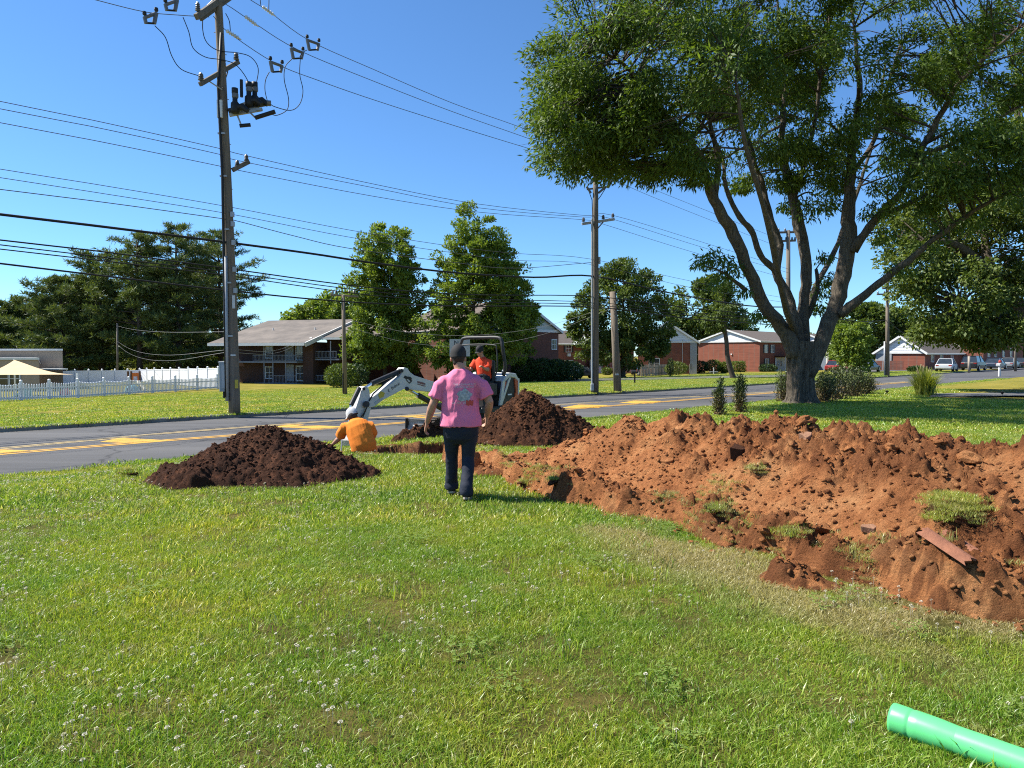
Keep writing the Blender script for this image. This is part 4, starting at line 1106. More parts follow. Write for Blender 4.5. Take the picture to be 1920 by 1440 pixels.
# the pair of maples across the road
b = on_ground(722, 72); broadleaf('maple_tree', 'upright light green tree left of the white digger arm, nearer the balconied building', b,
    pe(72, [(722, 505, 60, 50, 0, 3, .9), (720, 578, 72, 50, 0, 3.4, .9), (722, 466, 50, 48, 0, 2.6, .9), (716, 540, 66, 66, 0, 3.3, 1.3), (722, 615, 70, 62, 0, 3.6, 1.3), (688, 655, 48, 46, -.8, 2.4, .8), (762, 655, 36, 46, 0, 2.4, .6), (764, 545, 34, 70, 0, 2.4, .6)]), 460, 140, .27, .175, LEAF['maple'], 51, trunk_r=.26, cr=(.35, .85), droop=.0, thr=.25, nsc=.8)
b = on_ground(888, 70); broadleaf('maple_tree', 'tall pointed light green tree behind the man in pink', b,
    pe(70, [(890, 465, 62, 50, 0, 2.8, .9), (897, 545, 92, 60, 0, 3.8, 1.1), (925, 632, 80, 46, 0, 3.6, .8), (890, 428, 42, 46, 0, 2.2, .7), (890, 500, 76, 66, 0, 3.4, 1.2), (905, 585, 96, 72, 0, 4.2, 1.6), (838, 630, 62, 60, -1, 3.0, 1.0), (962, 615, 56, 66, 0, 3, 1.0), (940, 530, 52, 60, 0, 3, .8), (880, 668, 74, 36, 0, 3, .6)]), 620, 140, .27, .175, LEAF['maple'], 52, trunk_r=.28, cr=(.35, .85), droop=.0, thr=.25, nsc=.8)
b = on_ground(1168, 88); broadleaf('round_tree', 'dark round-crowned tree behind the wooden utility post', b,
    pe(88, [(1165, 580, 84, 80, 0, 5, 1.6), (1108, 610, 42, 64, -1, 3, .7), (1228, 610, 40, 62, 0, 3, .7), (1170, 522, 62, 34, 0, 4, .7), (1165, 655, 74, 36, 0, 4, .7)]), 400, 115, .34, .22, LEAF['dark'], 53, trunk_r=.34, cr=(.5, 1.0), droop=.2)
b = on_ground(592, 105); broadleaf('broadleaf_tree', 'yellowish green tree rising behind the balconied building roof', b, pe(105, [(590, 598, 44, 34, 0, 4, 1), (640, 580, 40, 36, 0, 4, 1), (552, 606, 22, 16, 0, 2, .4)]), 130, 110, .5, .32, LEAF['maple'], 54, trunk_r=.3, cr=(.7, 1.3))
b = on_ground(1318, 150); broadleaf('broadleaf_tree', 'broad dark tree behind the white-gabled brick houses', b, pe(150, [(1310, 590, 58, 60, 0, 6, 1.5), (1365, 620, 46, 40, 0, 5, .8), (1290, 640, 40, 40, 0, 5, .6), (1330, 540, 26, 18, 0, 3, .4)]), 200, 110, .7, .45, LEAF['dark'], 55, trunk_r=.4, cr=(1.0, 2.0))
b = on_ground(1625, 120); broadleaf('broadleaf_tree', 'dark tall tree left of the far white-gabled house, seen past the big trunk', b, pe(120, [(1625, 620, 66, 50, 0, 5, 1.5), (1680, 610, 40, 36, 0, 4, .7), (1600, 660, 40, 36, 0, 4, .6)]), 190, 110, .6, .4, LEAF['dark'], 56, trunk_r=.4, cr=(.9, 1.7))
b = on_ground(1592, 78); broadleaf('young_tree', 'lighter green young tree just right of the big trunk', b, pe(78, [(1595, 645, 34, 40, 0, 2, 1), (1600, 675, 30, 22, 0, 2, .5)]), 90, 110, .32, .2, LEAF['maple'], 57, trunk_r=.14, cr=(.4, .8), nbranch=30)
b = on_ground(1691, 100); broadleaf('young_tree', 'small young tree in front of the far brick gable wall', b, pe(100, [(1690, 668, 24, 18, 0, 1.4, 1)]), 50, 90, .3, .2, LEAF['dark'], 58, trunk_r=.09, cr=(.35, .65), nbranch=25, trunk_top=at(1690, 668, 100).z, hollow=.4)
b = on_ground(1515, 160); broadleaf('broadleaf_tree', 'far tree showing between the stems of the big tree', b, pe(160, [(1520, 655, 36, 28, 0, 4, 1), (1560, 668, 30, 20, 0, 4, .6)]), 70, 90, .7, .45, LEAF['maple'], 59, trunk_r=.3, cr=(.9, 1.6))
for i, (px, d, items, lab) in enumerate((
    (1880, 190, [(1880, 650, 46, 28, 0, 6, 1)], 'far green tree at the right end of the street'), (1960, 170, [(1950, 640, 60, 40, 0, 6, 1)], 'far tree beyond the parked cars at the right picture edge'),
    (1785, 200, [(1790, 655, 60, 26, 0, 6, 1)], 'far tree behind the white sedan'), (1520, 230, [(1500, 660, 50, 20, 0, 6, 1)], 'distant low tree line behind the brick house with white gable'),
    (170, 128, [(150, 662, 110, 34, 0, 5, 1.5)], 'dark thicket of trees low behind the pines, left part'), (360, 124, [(350, 664, 120, 34, 0, 5, 1.5)], 'dark thicket of trees low behind the pines, right part'),
    (530, 170, [(505, 668, 60, 26, 0, 6, 1)], 'distant tree behind the roof of the balconied building'), (1050, 190, [(1045, 662, 46, 22, 0, 6, 1)], 'distant tree between the brick buildings'))):
    broadleaf('distant_tree', lab, on_ground(px, d), pe(d, items), 60, 90, .9, .6, LEAF['dark'], 60 + i, trunk_r=.35, cr=(1.2, 2.2), nbranch=10, group='distant trees along the street')
# oak at the right picture edge: its stem stands outside the frame
OB = on_ground(2030, 33); od = 33.0; ok_ = od / F_PX
def op(px, py, dd, w): return (*at(px, py, od + dd), w * ok_ / 2)
OAK_L = [[(OB.x, OB.y, OB.z - .1, .75), (OB.x, OB.y, OB.z + .6, .55), op(2020, 670, 0, 46), op(2000, 640, 0, 44)],
         [op(2005, 650, 0, 40), op(1960, 622, -.3, 40), op(1915, 588, -.5, 36), op(1868, 535, -.8, 30), op(1822, 482, -1, 20), op(1780, 455, -1.2, 12), op(1735, 452, -1.4, 6)],
         [op(1875, 545, -.8, 20), op(1850, 480, -.4, 16), op(1845, 420, 0, 12), op(1835, 340, .4, 8)],
         [op(2005, 645, 0, 40), op(1985, 540, .5, 34), op(1950, 420, 1, 26), op(1930, 300, 1.5, 18), op(1900, 180, 2, 10)],
         [op(1930, 600, -.5, 16), op(1880, 590, -1.4, 10), op(1800, 570, -2.2, 6)]]
broadleaf('oak_tree', 'spreading oak reaching in from the right picture edge', OB,
    pe(33, [(1775, 560, 92, 72, -1, 3, 1.1), (1860, 600, 70, 46, -1, 2.6, .7), (1720, 500, 55, 50, -1, 2.2, .35), (1880, 430, 90, 90, 0, 3.4, .9), (1925, 270, 80, 120, 1, 3.4, .9), (1800, 620, 80, 30, -1, 2.4, .6), (2010, 400, 110, 200, 1, 4, .8), (1905, 560, 60, 60, -1, 2, .5), (1790, 420, 90, 70, 1, 3, .9), (1850, 330, 90, 90, 1.5, 3, .9), (1690, 430, 50, 50, .5, 2, .25)]),
    640, 125, .18, .105, LEAF['oak'], 71, limbs=OAK_L, trunk_r=.4, cr=(.35, .75), droop=.25, nbranch=220, bark=MAT_BARK, thr=.38, nsc=.8)
# small leaning tree with shaggy dark trunk across the road
b = gp(1374, 709); d = b.y; k = d / F_PX
def q_(px, py, w): return (*at(px, py, d), w * k / 2)
broadleaf('leaning_tree', 'thin leaning tree with dark shaggy crown in front of the brick gable', b, pe(d, [(1361, 580, 24, 34, 0, 1.3, 1.2), (1340, 604, 18, 16, 0, 1.0, .4), (1386, 600, 16, 18, 0, 1.0, .4), (1362, 540, 10, 22, 0, .7, .3)]), 100, 80, .24, .11, LEAF['dark'], 81,
    limbs=[[q_(1376, 712, 13), q_(1372, 700, 10), q_(1364, 670, 9), q_(1362, 640, 8), q_(1358, 610, 7), q_(1358, 570, 5), q_(1360, 530, 2)]], trunk_r=.14, cr=(.3, .6), droop=.8, nbranch=60)

# ------------------------------------------------------------------ white pines at the left
def pine(px, top_py, d, wpx, seed, label, low=0.22):
    base = on_ground(px, d); top = at(px, top_py, d); H = top.z - base.z; k = d / F_PX; Wm = wpx * k
    t = thing('pine_tree', base, label, 'tree', 'white pines behind the playground fence'); g = np.random.default_rng(seed); rr = random.Random(seed)
    tm = MB(); tm.tube([base + Vector((0, 0, -.1)), base + Vector((.1, 0, H * .4)), base + Vector((-.05, 0, H * .8)), Vector((base.x, base.y, top.z))], [.34, .26, .12, .03], 9); tm.build('trunk', MAT_BARK_D, t, smooth=True)
    bm_ = MB(); C = []; D = []
    zz = low
    while zz < 0.985:
        ln = Wm * 1.12 * (1 - zz) ** 0.5 * (0.6 + .85 * rr.random()) if zz > .35 else Wm * (.6 + .6 * rr.random())
        for j in range(rr.choice((4, 5, 5, 6))):
            a = rr.uniform(0, 6.28); el = .10 + .45 * zz + rr.uniform(-.15, .2); L_ = ln * rr.uniform(.5, 1.18)
            p0 = np.array([base.x, base.y, base.z + H * zz]); dv = np.array([math.cos(a), math.sin(a), 0.0])
            nodes = []
            for i in range(6):
                u = i / 5; nodes.append(p0 + dv * L_ * u + np.array([0, 0, L_ * (el * u - .28 * u * u + .16 * u ** 3)]) + g.normal(0, .05 * L_ * .3, 3) * u)
            bm_.tube([tuple(q) for q in nodes], list(np.linspace(.035 + .012 * L_, .008, 6)), 4, False)
            for i in range(int(5 + L_ * 8.5)):
                u = .28 + .72 * rr.random() ** .7; i0 = min(4, int(u * 5)); q = nodes[i0] + (nodes[i0 + 1] - nodes[i0]) * (u * 5 - i0)
                q = q + np.array([rr.gauss(0, .27), rr.gauss(0, .27), rr.gauss(.05, .09)]) * min(1.4, .5 + L_ * .25)
                C.append(q); D.append(dv * .6 + np.array([rr.gauss(0, .4), rr.gauss(0, .4), .55]))
        zz += rr.uniform(.032, .058)
    C = np.array(C); D = np.array(D); m = 8; C2 = np.repeat(C, m, 0) + g.normal(0, .05, (len(C) * m, 3)); D2 = unit(np.repeat(D, m, 0)) * .7 + unit(g.normal(0, 1, (len(C) * m, 3))) * .75
    V, Fq = leaf_quads(C2, D2, g.normal(0, 1, C2.shape), g.uniform(.36, .76, len(C2)), g.uniform(.06, .115, len(C2)))
    o = np_mesh('crown', V, Fq, LEAF['pine'], t); o['kind'] = 'stuff'; bm_.build('branches', MAT_BARK_D, t, smooth=True)['kind'] = 'stuff'
for i, (px, ty, d, w, lab) in enumerate(((262, 436, 84, 92, 'tall dark pine behind the playground, left of the tallest pine'), (335, 426, 86, 98, 'tallest pine of the group behind the white fence'), (414, 436, 93, 96, 'pine whose branches reach right past the near utility pole'),
    (190, 474, 86, 96, 'broad pine behind the tan building, left part of the pine group'), (118, 524, 84, 84, 'mid-height pine above the roof corner of the tan building'), (52, 562, 90, 74, 'pine behind the tan building near the left picture edge'), (-5, 570, 88, 74, 'pine cut off by the left picture edge'), (300, 490, 98, 100, 'rear pine filling the middle of the pine group'), (380, 500, 100, 100, 'rear pine behind the near utility pole'), (150, 545, 100, 100, 'low rear pine behind the tan building'))):
    pine(px, ty, d, w, 300 + i, lab, .08 if ty > 484 else .15)

# ------------------------------------------------------------------ shrubs and hedges
def shrub(name, label, c, rx, ry, rz, n, L, W, mat, seed, group=None, stems=True, cat='shrub', box=False):
    t = thing(name, Vector((c[0], c[1], float(G(c[0], c[1])))), label, cat, group); g = np.random.default_rng(seed); zc = t.location.z + rz
    u = unit(g.normal(0, 1, (n, 3)))
    if box: u = u / np.max(np.abs(u), axis=1, keepdims=True) * .94
    r = (.55 + .45 * g.random(n)) ** .5 * (0.86 + .28 * fbm(u[:, 0] * 2 + seed, u[:, 2] * 2 + u[:, 1], seed, 3))
    C = np.array([c[0], c[1], zc]) + u * r[:, None] * np.array([rx, ry, rz]); C[:, 2] = np.maximum(C[:, 2], t.location.z + .03)
    V, Fq = leaf_quads(C, u * .6 + g.normal(0, .7, (n, 3)) + [0, 0, .3], u + g.normal(0, .6, (n, 3)), L * g.uniform(.6, 1.3, n), W * g.uniform(.6, 1.3, n))
    o = np_mesh('foliage', V, Fq, mat, t); o['kind'] = 'stuff'
    mb = MB(); rr = random.Random(seed)
    for _ in range(9):
        e = t.location + Vector((rr.uniform(-.7, .7) * rx, rr.uniform(-.7, .7) * ry, rr.uniform(1.0, 1.7) * rz)); mb.tube([t.location + Vector((rr.uniform(-.1, .1), rr.uniform(-.1, .1), -.05)), (t.location + e) / 2 + Vector((0, 0, .1)), e], [.03, .02, .008], 5)
    mb.build('stems', MAT_BARK_D, t)['kind'] = 'stuff'; return t
def shrub_px(name, label, px, base_py, wpx, hpx, n, L, W, mat, seed, group=None, d=None, deep=1.0, box=False, cat='shrub'):
    p = gp(px, base_py) if d is None else on_ground(px, d); k = p.y / F_PX
    return shrub(name, label, (p.x, p.y), wpx * k / 2, wpx * k / 2 * deep, hpx * k / 2, n, L, W, mat, seed, group, box=box, cat=cat)
for i, px in enumerate((985, 1015, 1045, 1068)):
    shrub_px('hedge_shrub', ('leftmost dark hedge shrub below the brick gable behind the mound', 'second dark hedge shrub from the left below the brick gable', 'third dark hedge shrub below the brick gable', 'rightmost dark hedge shrub, beside the parked dark car')[i], px, 718, 52, 46 - 3 * i, 2600, .22, .14, LEAF['hedge'], 400 + i, 'dark hedge by the brick gable', d=72, deep=.8)
shrub_px('round_bush', 'round clipped bush beside the weathered wooden fence', 1268, 703, 44, 25, 3000, .16, .11, LEAF['bush'], 410)
shrub_px('small_bush', 'small upright bush behind the round clipped bush', 1257, 701, 12, 34, 700, .16, .11, LEAF['hedge'], 411, d=92)
for i, (px, w, h) in enumerate(((1312, 34, 22), (1338, 32, 24), (1358, 24, 20))):
    shrub_px('hedge_shrub', ('left hedge shrub at the foot of the brick gable wall', 'middle hedge shrub at the foot of the brick gable wall', 'right hedge shrub at the foot of the brick gable wall')[i], px, 699, w, h, 1800, .24, .15, LEAF['bush' if i else 'hedge'], 412 + i, 'hedge along the brick gable wall')
shrub_px('clipped_bush', 'clipped upright bush against the lit brick gable wall', 1384, 697.5, 24, 20, 1800, .22, .15, LEAF['bush'], 416, box=True)
shrub_px('shrub', 'dark shrub by the porch of the brick house with white gable', 1440, 697, 34, 14, 1200, .24, .15, LEAF['hedge'], 417)
shrub_px('shrub', 'grey green shrub at the corner of the balconied building', 640, 719, 62, 46, 2600, .22, .12, LEAF['dark'], 418, d=62)
shrub_px('shrub', 'dark shrub below the trees right of the thin pole', 668, 716, 46, 40, 1600, .22, .14, LEAF['hedge'], 419, d=66)
shrub_px('small_bush', 'small grey bush behind the utility post', 1138, 703, 20, 14, 700, .2, .13, LEAF['dark'], 420)
shrub_px('shrub', 'low hedge beside the far white-gabled brick house', 1718, 697, 30, 9, 900, .24, .16, LEAF['hedge'], 421)
# loose evergreen shrubs beside the big trunk, browned at the foot
def juniper(px, base_py, wpx, hpx, seed, label, n=2600, group='young evergreen shrubs by the road', slim=False):
    p = gp(px, base_py); k = p.y / F_PX; H = hpx * k; R = wpx * k / 2 * (.55 if slim else 1); g = np.random.default_rng(seed); rr = random.Random(seed)
    t = thing('evergreen_shrub', p, label, 'shrub', group); mb = MB(); C = []; D = []; B = []
    for i in range(26 if not slim else 14):
        a = rr.uniform(0, 6.28); lean = rr.random() ** .7 * R; h = H * (1 - .35 * (lean / R) ** 1.5) * rr.uniform(.75, 1.0)
        e = p + Vector((math.cos(a) * lean, math.sin(a) * lean, h)); s_ = p + Vector((math.cos(a) * lean * .35, math.sin(a) * lean * .35, -.03)); m_ = s_.lerp(e, .5) + Vector((math.cos(a), math.sin(a), 0)) * lean * .18
        P3 = limb_path([tuple(s_), tuple(m_), tuple(e)], 6); mb.tube([tuple(q) for q in P3], list(np.linspace(.016, .004, len(P3))), 4, False)
        for _ in range(n // (26 if not slim else 14)):
            u = rr.random() ** .8; j = min(len(P3) - 2, int(u * (len(P3) - 1))); q = P3[j]; sp = (.06 + .10 * (1 - u)) * (R / .35) ** .5
            C.append(q + np.array([rr.gauss(0, sp), rr.gauss(0, sp), rr.gauss(0, sp * .7)])); D.append([math.cos(a) * .5 + rr.gauss(0, .5), math.sin(a) * .5 + rr.gauss(0, .5), .6 + rr.gauss(0, .3)])
    C = np.array(C); C[:, 2] = np.maximum(C[:, 2], p.z + .02); V, Fq = leaf_quads(C, np.array(D), g.normal(0, 1, C.shape), g.uniform(.05, .11, len(C)), g.uniform(.02, .04, len(C)))
    o = np_mesh('foliage', V, Fq, MAT_JUN, t); o['kind'] = 'stuff'; mb.build('stems', MAT_BARK_D, t)['kind'] = 'stuff'
def juniper_mat():
    """green above, browned needles near the foot of each plant (winter burn)"""
    m, nt, out = _nt('browned_evergreen')
    gm = nt.nodes.new('ShaderNodeNewGeometry'); co = _co(nt, 'Object'); sx = nt.nodes.new('ShaderNodeSeparateXYZ'); nt.links.new(co, sx.inputs[0])
    n = _noise(nt, co, 3, 3); ad = nt.nodes.new('ShaderNodeMath'); ad.operation = 'MULTIPLY_ADD'; nt.links.new(n.outputs[0], ad.inputs[0]); ad.inputs[1].default_value = 0.9; nt.links.new(sx.outputs[2], ad.inputs[2])
    f = nt.nodes.new('ShaderNodeMapRange'); nt.links.new(ad.outputs[0], f.inputs[0]); f.inputs[1].default_value = 0.45; f.inputs[2].default_value = 1.15
    gr = _ramp(nt, gm.outputs['Random Per Island'], [(0, (.045, .075, .018)), (.6, (.085, .115, .028)), (1, (.15, .16, .045))]); br = _ramp(nt, gm.outputs['Random Per Island'], [(0, (.10, .055, .022)), (.6, (.19, .10, .04)), (1, (.12, .12, .035))])
    c = _mix(nt, f.outputs[0], br.outputs[0], gr.outputs[0]); p = nt.nodes.new('ShaderNodeBsdfPrincipled'); p.inputs['Roughness'].default_value = .6; nt.links.new(c, p.inputs[0]); nt.links.new(p.outputs[0], out.inputs[0]); return m
MAT_JUN = juniper_mat()
juniper(1350, 779, 30, 76, 501, 'slim young evergreen, left of the pair left of the big trunk', 1500, slim=True)
juniper(1388, 774, 32, 84, 502, 'slim young evergreen, right of the pair left of the big trunk', 1700, slim=True)
juniper(1468, 756, 28, 74, 503, 'evergreen shrub tight against the left side of the big trunk', 2200)
for i, (px, py, w, h) in enumerate(((1546, 754, 44, 62), (1572, 750, 48, 74), (1598, 746, 46, 66), (1622, 742, 36, 52))):
    juniper(px, py, w, h, 510 + i, ('evergreen shrub tight against the right side of the big trunk', 'second evergreen shrub right of the big trunk', 'third evergreen shrub right of the big trunk', 'rightmost evergreen shrub of the row beside the big trunk')[i], 3000)
# fountain of ornamental grass by the driveway
p = gp(1733, 742); k = p.y / F_PX; g = np.random.default_rng(77); n = 900
a = g.uniform(0, 6.28, n); rb0 = np.abs(g.normal(0, .16, n)); H = 54 * k * g.uniform(.55, 1.0, n); ln = g.random(n) ** 1.0 * 32 * k; w = g.uniform(.012, .026, n); V = []
t = thing('ornamental_grass', p, 'tall fountain-shaped clump of ornamental grass by the driveway', 'grass clump')
fa = a + 1.57; seg = 5; V = np.zeros((n, 2 * seg, 3)); u_ = np.linspace(0, 1, seg)
for j, u in enumerate(u_):
    r = rb0 + ln * u ** 1.6; z = H * (u * 1.08 - .30 * (ln / (32 * k)) * u ** 3); wk = w * (1 - .85 * u)
    c = np.stack([p.x + np.cos(a) * r, p.y + np.sin(a) * r, p.z + z], -1); e = np.stack([np.cos(fa), np.sin(fa), 0 * fa], -1) * wk[:, None]; V[:, 2 * j] = c - e; V[:, 2 * j + 1] = c + e
T = np.array([(2 * j, 2 * j + 1, 2 * j + 3, 2 * j + 2) for j in range(seg - 1)]); Fq = (T[None] + (np.arange(n) * 2 * seg)[:, None, None]).reshape(-1, 4)
o = np_mesh('blades', V.reshape(-1, 3), Fq, M_leaf('grass_clump_blade', (.17, .22, .035), (.26, .31, .05), (.38, .40, .10), .4), t); o['kind'] = 'stuff'
mb = MB(); rr = random.Random(8)
for _ in range(14):
    a_ = rr.uniform(0, 6.28); e = p + Vector((math.cos(a_) * .3, math.sin(a_) * .3, rr.uniform(.85, 1.1) * 54 * k)); mb.tube([p, p.lerp(e, .6) + Vector((0, 0, .06)), e], [.006, .005, .012], 5)
mb.build('seed_stalks', M('straw', (.42, .34, .18)), t)
# ================================================================== buildings
def brick_mat(name, c1, c2, mortar):
    m, nt, out = _nt(name)
    p = nt.nodes.new('ShaderNodeBsdfPrincipled'); p.inputs['Roughness'].default_value = .9; p.inputs['Specular IOR Level'].default_value = .2
    co = _co(nt, 'Object'); sx = nt.nodes.new('ShaderNodeSeparateXYZ'); nt.links.new(co, sx.inputs[0])
    hx = nt.nodes.new('ShaderNodeVectorMath'); hx.operation = 'DOT_PRODUCT'; nt.links.new(co, hx.inputs[0]); hx.inputs[1].default_value = (0.8, 0.6, 0)
    cb = nt.nodes.new('ShaderNodeCombineXYZ'); nt.links.new(hx.outputs['Value'], cb.inputs[0]); nt.links.new(sx.outputs[2], cb.inputs[1])
    br = nt.nodes.new('ShaderNodeTexBrick'); nt.links.new(cb.outputs[0], br.inputs['Vector'])
    br.inputs['Color1'].default_value = (*c1, 1); br.inputs['Color2'].default_value = (*c2, 1); br.inputs['Mortar'].default_value = (*mortar, 1)
    br.inputs['Scale'].default_value = 1.0; br.inputs['Brick Width'].default_value = .24; br.inputs['Row Height'].default_value = .085; br.inputs['Mortar Size'].default_value = .012
    n = _noise(nt, co, .8, 5); c = _mix(nt, .5, br.outputs[0], _ramp(nt, n.outputs[0], [(.3, (.7, .7, .7)), (.7, (1.25, 1.2, 1.15))]).outputs[0], 'MULTIPLY')
    nt.links.new(c, p.inputs['Base Color']); nt.links.new(_bump(nt, br.outputs['Fac'], -.4, .01), p.inputs['Normal']); nt.links.new(p.outputs[0], out.inputs[0]); return m
MAT_BRICK = brick_mat('red_brick', (.300, .088, .052), (.215, .062, .038), (.19, .115, .09))
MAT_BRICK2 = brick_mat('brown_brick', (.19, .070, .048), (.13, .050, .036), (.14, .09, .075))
MAT_WHITE = M('white_siding', (.78, .79, .80), (.70, .71, .72), 1.5, .6, .05)
MAT_TRIM = M('white_trim', (.74, .74, .72), (.62, .62, .60), 3, .6)
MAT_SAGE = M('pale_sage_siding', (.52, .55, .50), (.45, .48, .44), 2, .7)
MAT_ROOF = M('brown_shingle', (.150, .120, .098), (.095, .076, .064), 2.0, .95, .5, stretch=(1, 1, 6))
MAT_ROOF2 = M('grey_brown_shingle', (.205, .175, .150), (.105, .092, .082), .55, .95, .5)
MAT_GLASS = M('window_glass', (.035, .045, .055), (.02, .026, .032), 2, .08, spec=.8)
MAT_SHUT = M('black_shutter', (.018, .018, .02), None, 5, .6)
MAT_STUCCO = M('tan_stucco', (.40, .315, .235), (.33, .255, .19), 1.2, .9, .3)
MAT_GREYB = M('grey_block', (.34, .345, .35), (.27, .275, .28), 2.4, .9, .3)
UZ = Vector((0, 0, 1))
def window(parent, o, a, n, w, h, shutters=False, bars=2, name='window'):
    """o: centre on the wall, a: along, n: outward"""
    mb = MB(); fw = .09
    for sx, sz, ww, hh in ((0, h / 2, w + fw * 2, fw), (0, -h / 2, w + fw * 2, fw), (-w / 2 - fw / 2, 0, fw, h - fw), (w / 2 + fw / 2, 0, fw, h - fw)):
        mb.box(o + a * sx + UZ * sz + n * .03, (ww, .08, hh), (a, n, UZ))
    wd = mb.build(name, MAT_TRIM, parent)
    MB().box(o + n * .008, (w, .02, h), (a, n, UZ)).build('pane', MAT_GLASS, wd)
    mu = MB().box(o + n * .03, (w - .01, .03, .045), (a, n, UZ))
    for k in range(1, bars): mu.box(o + a * (w * (k / bars - .5)) + n * .031, (.04, .028, h - fw), (a, n, UZ))
    mu.build('glazing_bar', MAT_TRIM, wd)
    if shutters:
        for s in (-1, 1): MB().box(o + a * s * (w / 2 + .32) + n * .035, (.40, .05, h + .1), (a, n, UZ)).build('shutter', MAT_SHUT, wd)
    return wd
def house(name, label, A, e1, g, e2, L, H, rise, wall=None, gable=None, roof=None, boards=9, group=None, over=.35, cat='house'):
    """A: near corner on the ground; e1 along the gable end (width g), e2 along the long side (length L)"""
    wall = wall or MAT_BRICK; gable = gable or MAT_WHITE; roof = roof or MAT_ROOF
    A = Vector((A.x, A.y, float(G(A.x, A.y)) - .1)); t = thing(name, A, label, cat, group)
    c = A + e1 * g / 2 + e2 * L / 2
    w = MB().box(c + UZ * H / 2, (g, L, H), (e1, e2, UZ)).build('wall', wall, t)
    for k, (o, n) in enumerate(((A, -e2), (A + e2 * L, e2))):
        core = MB().prism([o + UZ * H + e1 * .01, o + e1 * (g - .01) + UZ * H, o + e1 * g / 2 + UZ * (H + rise - .02)], e2 * .1).build('gable', gable, t)
        if k == 0:
            for b in range(boards):        # lapped boards, each proud of the one above
                z0, z1 = b / boards, (b + .97) / boards; x0 = z0 * g / 2; x1 = z1 * g / 2
                MB().prism([o + e1 * x0 + UZ * (H + z0 * rise) + n * .09, o + e1 * (g - x0) + UZ * (H + z0 * rise) + n * .09, o + e1 * (g - x1) + UZ * (H + z1 * rise) + n * .065, o + e1 * x1 + UZ * (H + z1 * rise) + n * .065], n * .03).build('siding_board', gable, core)
            MB().box(o + e1 * g / 2 + UZ * (H + .02) + n * .12, (g + .3, .06, .26), (e1, n, UZ)).build('frieze_board', MAT_TRIM, t)
    sl = math.hypot(g / 2, rise)
    for s in (0, 1):
        d = (e1 * (g / 2) + UZ * rise).normalized() if s == 0 else (e1 * (-g / 2) + UZ * rise).normalized()
        o = A + e1 * (g * s) + e2 * L / 2 + UZ * H; nn = d.cross(e2); nn = nn if nn.z > 0 else -nn
        cc = o + d * (sl / 2 - over / 2) + nn * .10
        r = MB().box(cc, (sl + over, L + 2 * over, .14), (d, e2, nn)).build('roof', roof, t)
        MB().box(o - d * (over + .03) + nn * .06, (.07, L + 2 * over + .04, .26), (d, e2, nn)).build('gutter', MAT_TRIM, r)
        for q in (-1, 1): MB().box(cc + e2 * q * (L / 2 + over + .03) - nn * .03, (sl + over + .05, .07, .26), (d, e2, nn)).build('rake_board', MAT_TRIM, r)
    return t, A
E1, E2 = N.copy(), U.copy()          # houses line the street: long side along U, gable ends across it
def gable_width(A, px, e):
    k = (px - 960) / F_PX; return (A.x - k * A.y) / (k * e.y - e.x)
# --- brick house with the bright white gable
A = gp(1424, 697); g_ = gable_width(A, 1309, E1); k = A.y / F_PX
hC, A = house('brick_house', 'brick house with wide bright white gable, right of the leaning tree', A, E1, g_, E2, 17, 58 * k, 1.95, group='brick houses along the street')
for a_, z_ in ((2.2, .76), (4.6, .76)): window(hC, A + E2 * a_ + UZ * (58 * k * z_), E2, -E1, .95, 1.35, True)
window(hC, A + E2 * 2.6 + UZ * 1.6, E2, -E1, 1.1, 1.4, True)
po = A + E2 * 7.4 - E1 * 1.1
pm = MB().box(po + UZ * 2.75 + E1 * .1, (4.2, 2.5, .12), (E2, E1, (UZ + E1 * .0))).build('porch_roof', MAT_SHUT, hC)
for q in (-1.9, -.6, .7, 1.9): MB().box(po + E2 * q - E1 * 1.0 + UZ * 1.35, (.16, .16, 2.7), (E2, E1, UZ)).build('porch_post', MAT_TRIM, hC)
MB().box(po + E1 * .95 + UZ * 1.3, (3.8, .08, 2.5), (E2, E1, UZ)).build('porch_wall', MAT_TRIM, hC)
for q in (-1.1, .1): window(hC, po + E1 * .90 + E2 * q + UZ * 1.5, E2, -E1, .6, 1.0)
MB().box(A + E1 * (g_ * .44) - E2 * .10 + UZ * 3.1, (.22, .12, .22), (E1, E2, UZ)).build('wall_lamp', MAT_TRIM, hC)
# --- house behind it
A = gp(1500, 694.5); A = Vector((A.x + 6, A.y + 12, 0)); hD, A = house('brick_house', 'brick house behind the big trunk, its white porch showing right of it', A, E1, 11, E2, 22, 5.2, 2.4, group='brick houses along the street')
for q in (6.0, 9.0): 
    MB().box(A + E2 * q - E1 * .8 + UZ * 2.6, (.35, .35, 5.2), (E2, E1, UZ)).build('porch_column', MAT_TRIM, hD)
window(hD, A + E2 * 7.5 + UZ * 2.6, E2, -E1, 1.2, 3.2)
p = gp(1566, 694); MB()
hP, A = house('porch_house', 'narrow blue-grey house front with white columns right of the big trunk', p, E1, 9, E2, 10, 4.6, 1.8, wall=M('blue_grey_siding', (.20, .24, .30), None, 2, .7), group='brick houses along the street')
for q in (-.6, .8): MB().box(A + E1 * (.5 + q) - E2 * .5 + UZ * 2.2, (.25, .25, 4.4), (E1, E2, UZ)).build('column', MAT_TRIM, hP)
window(hP, A + E1 * .9 + UZ * 2.4, E1, -E2, .7, 3.0)
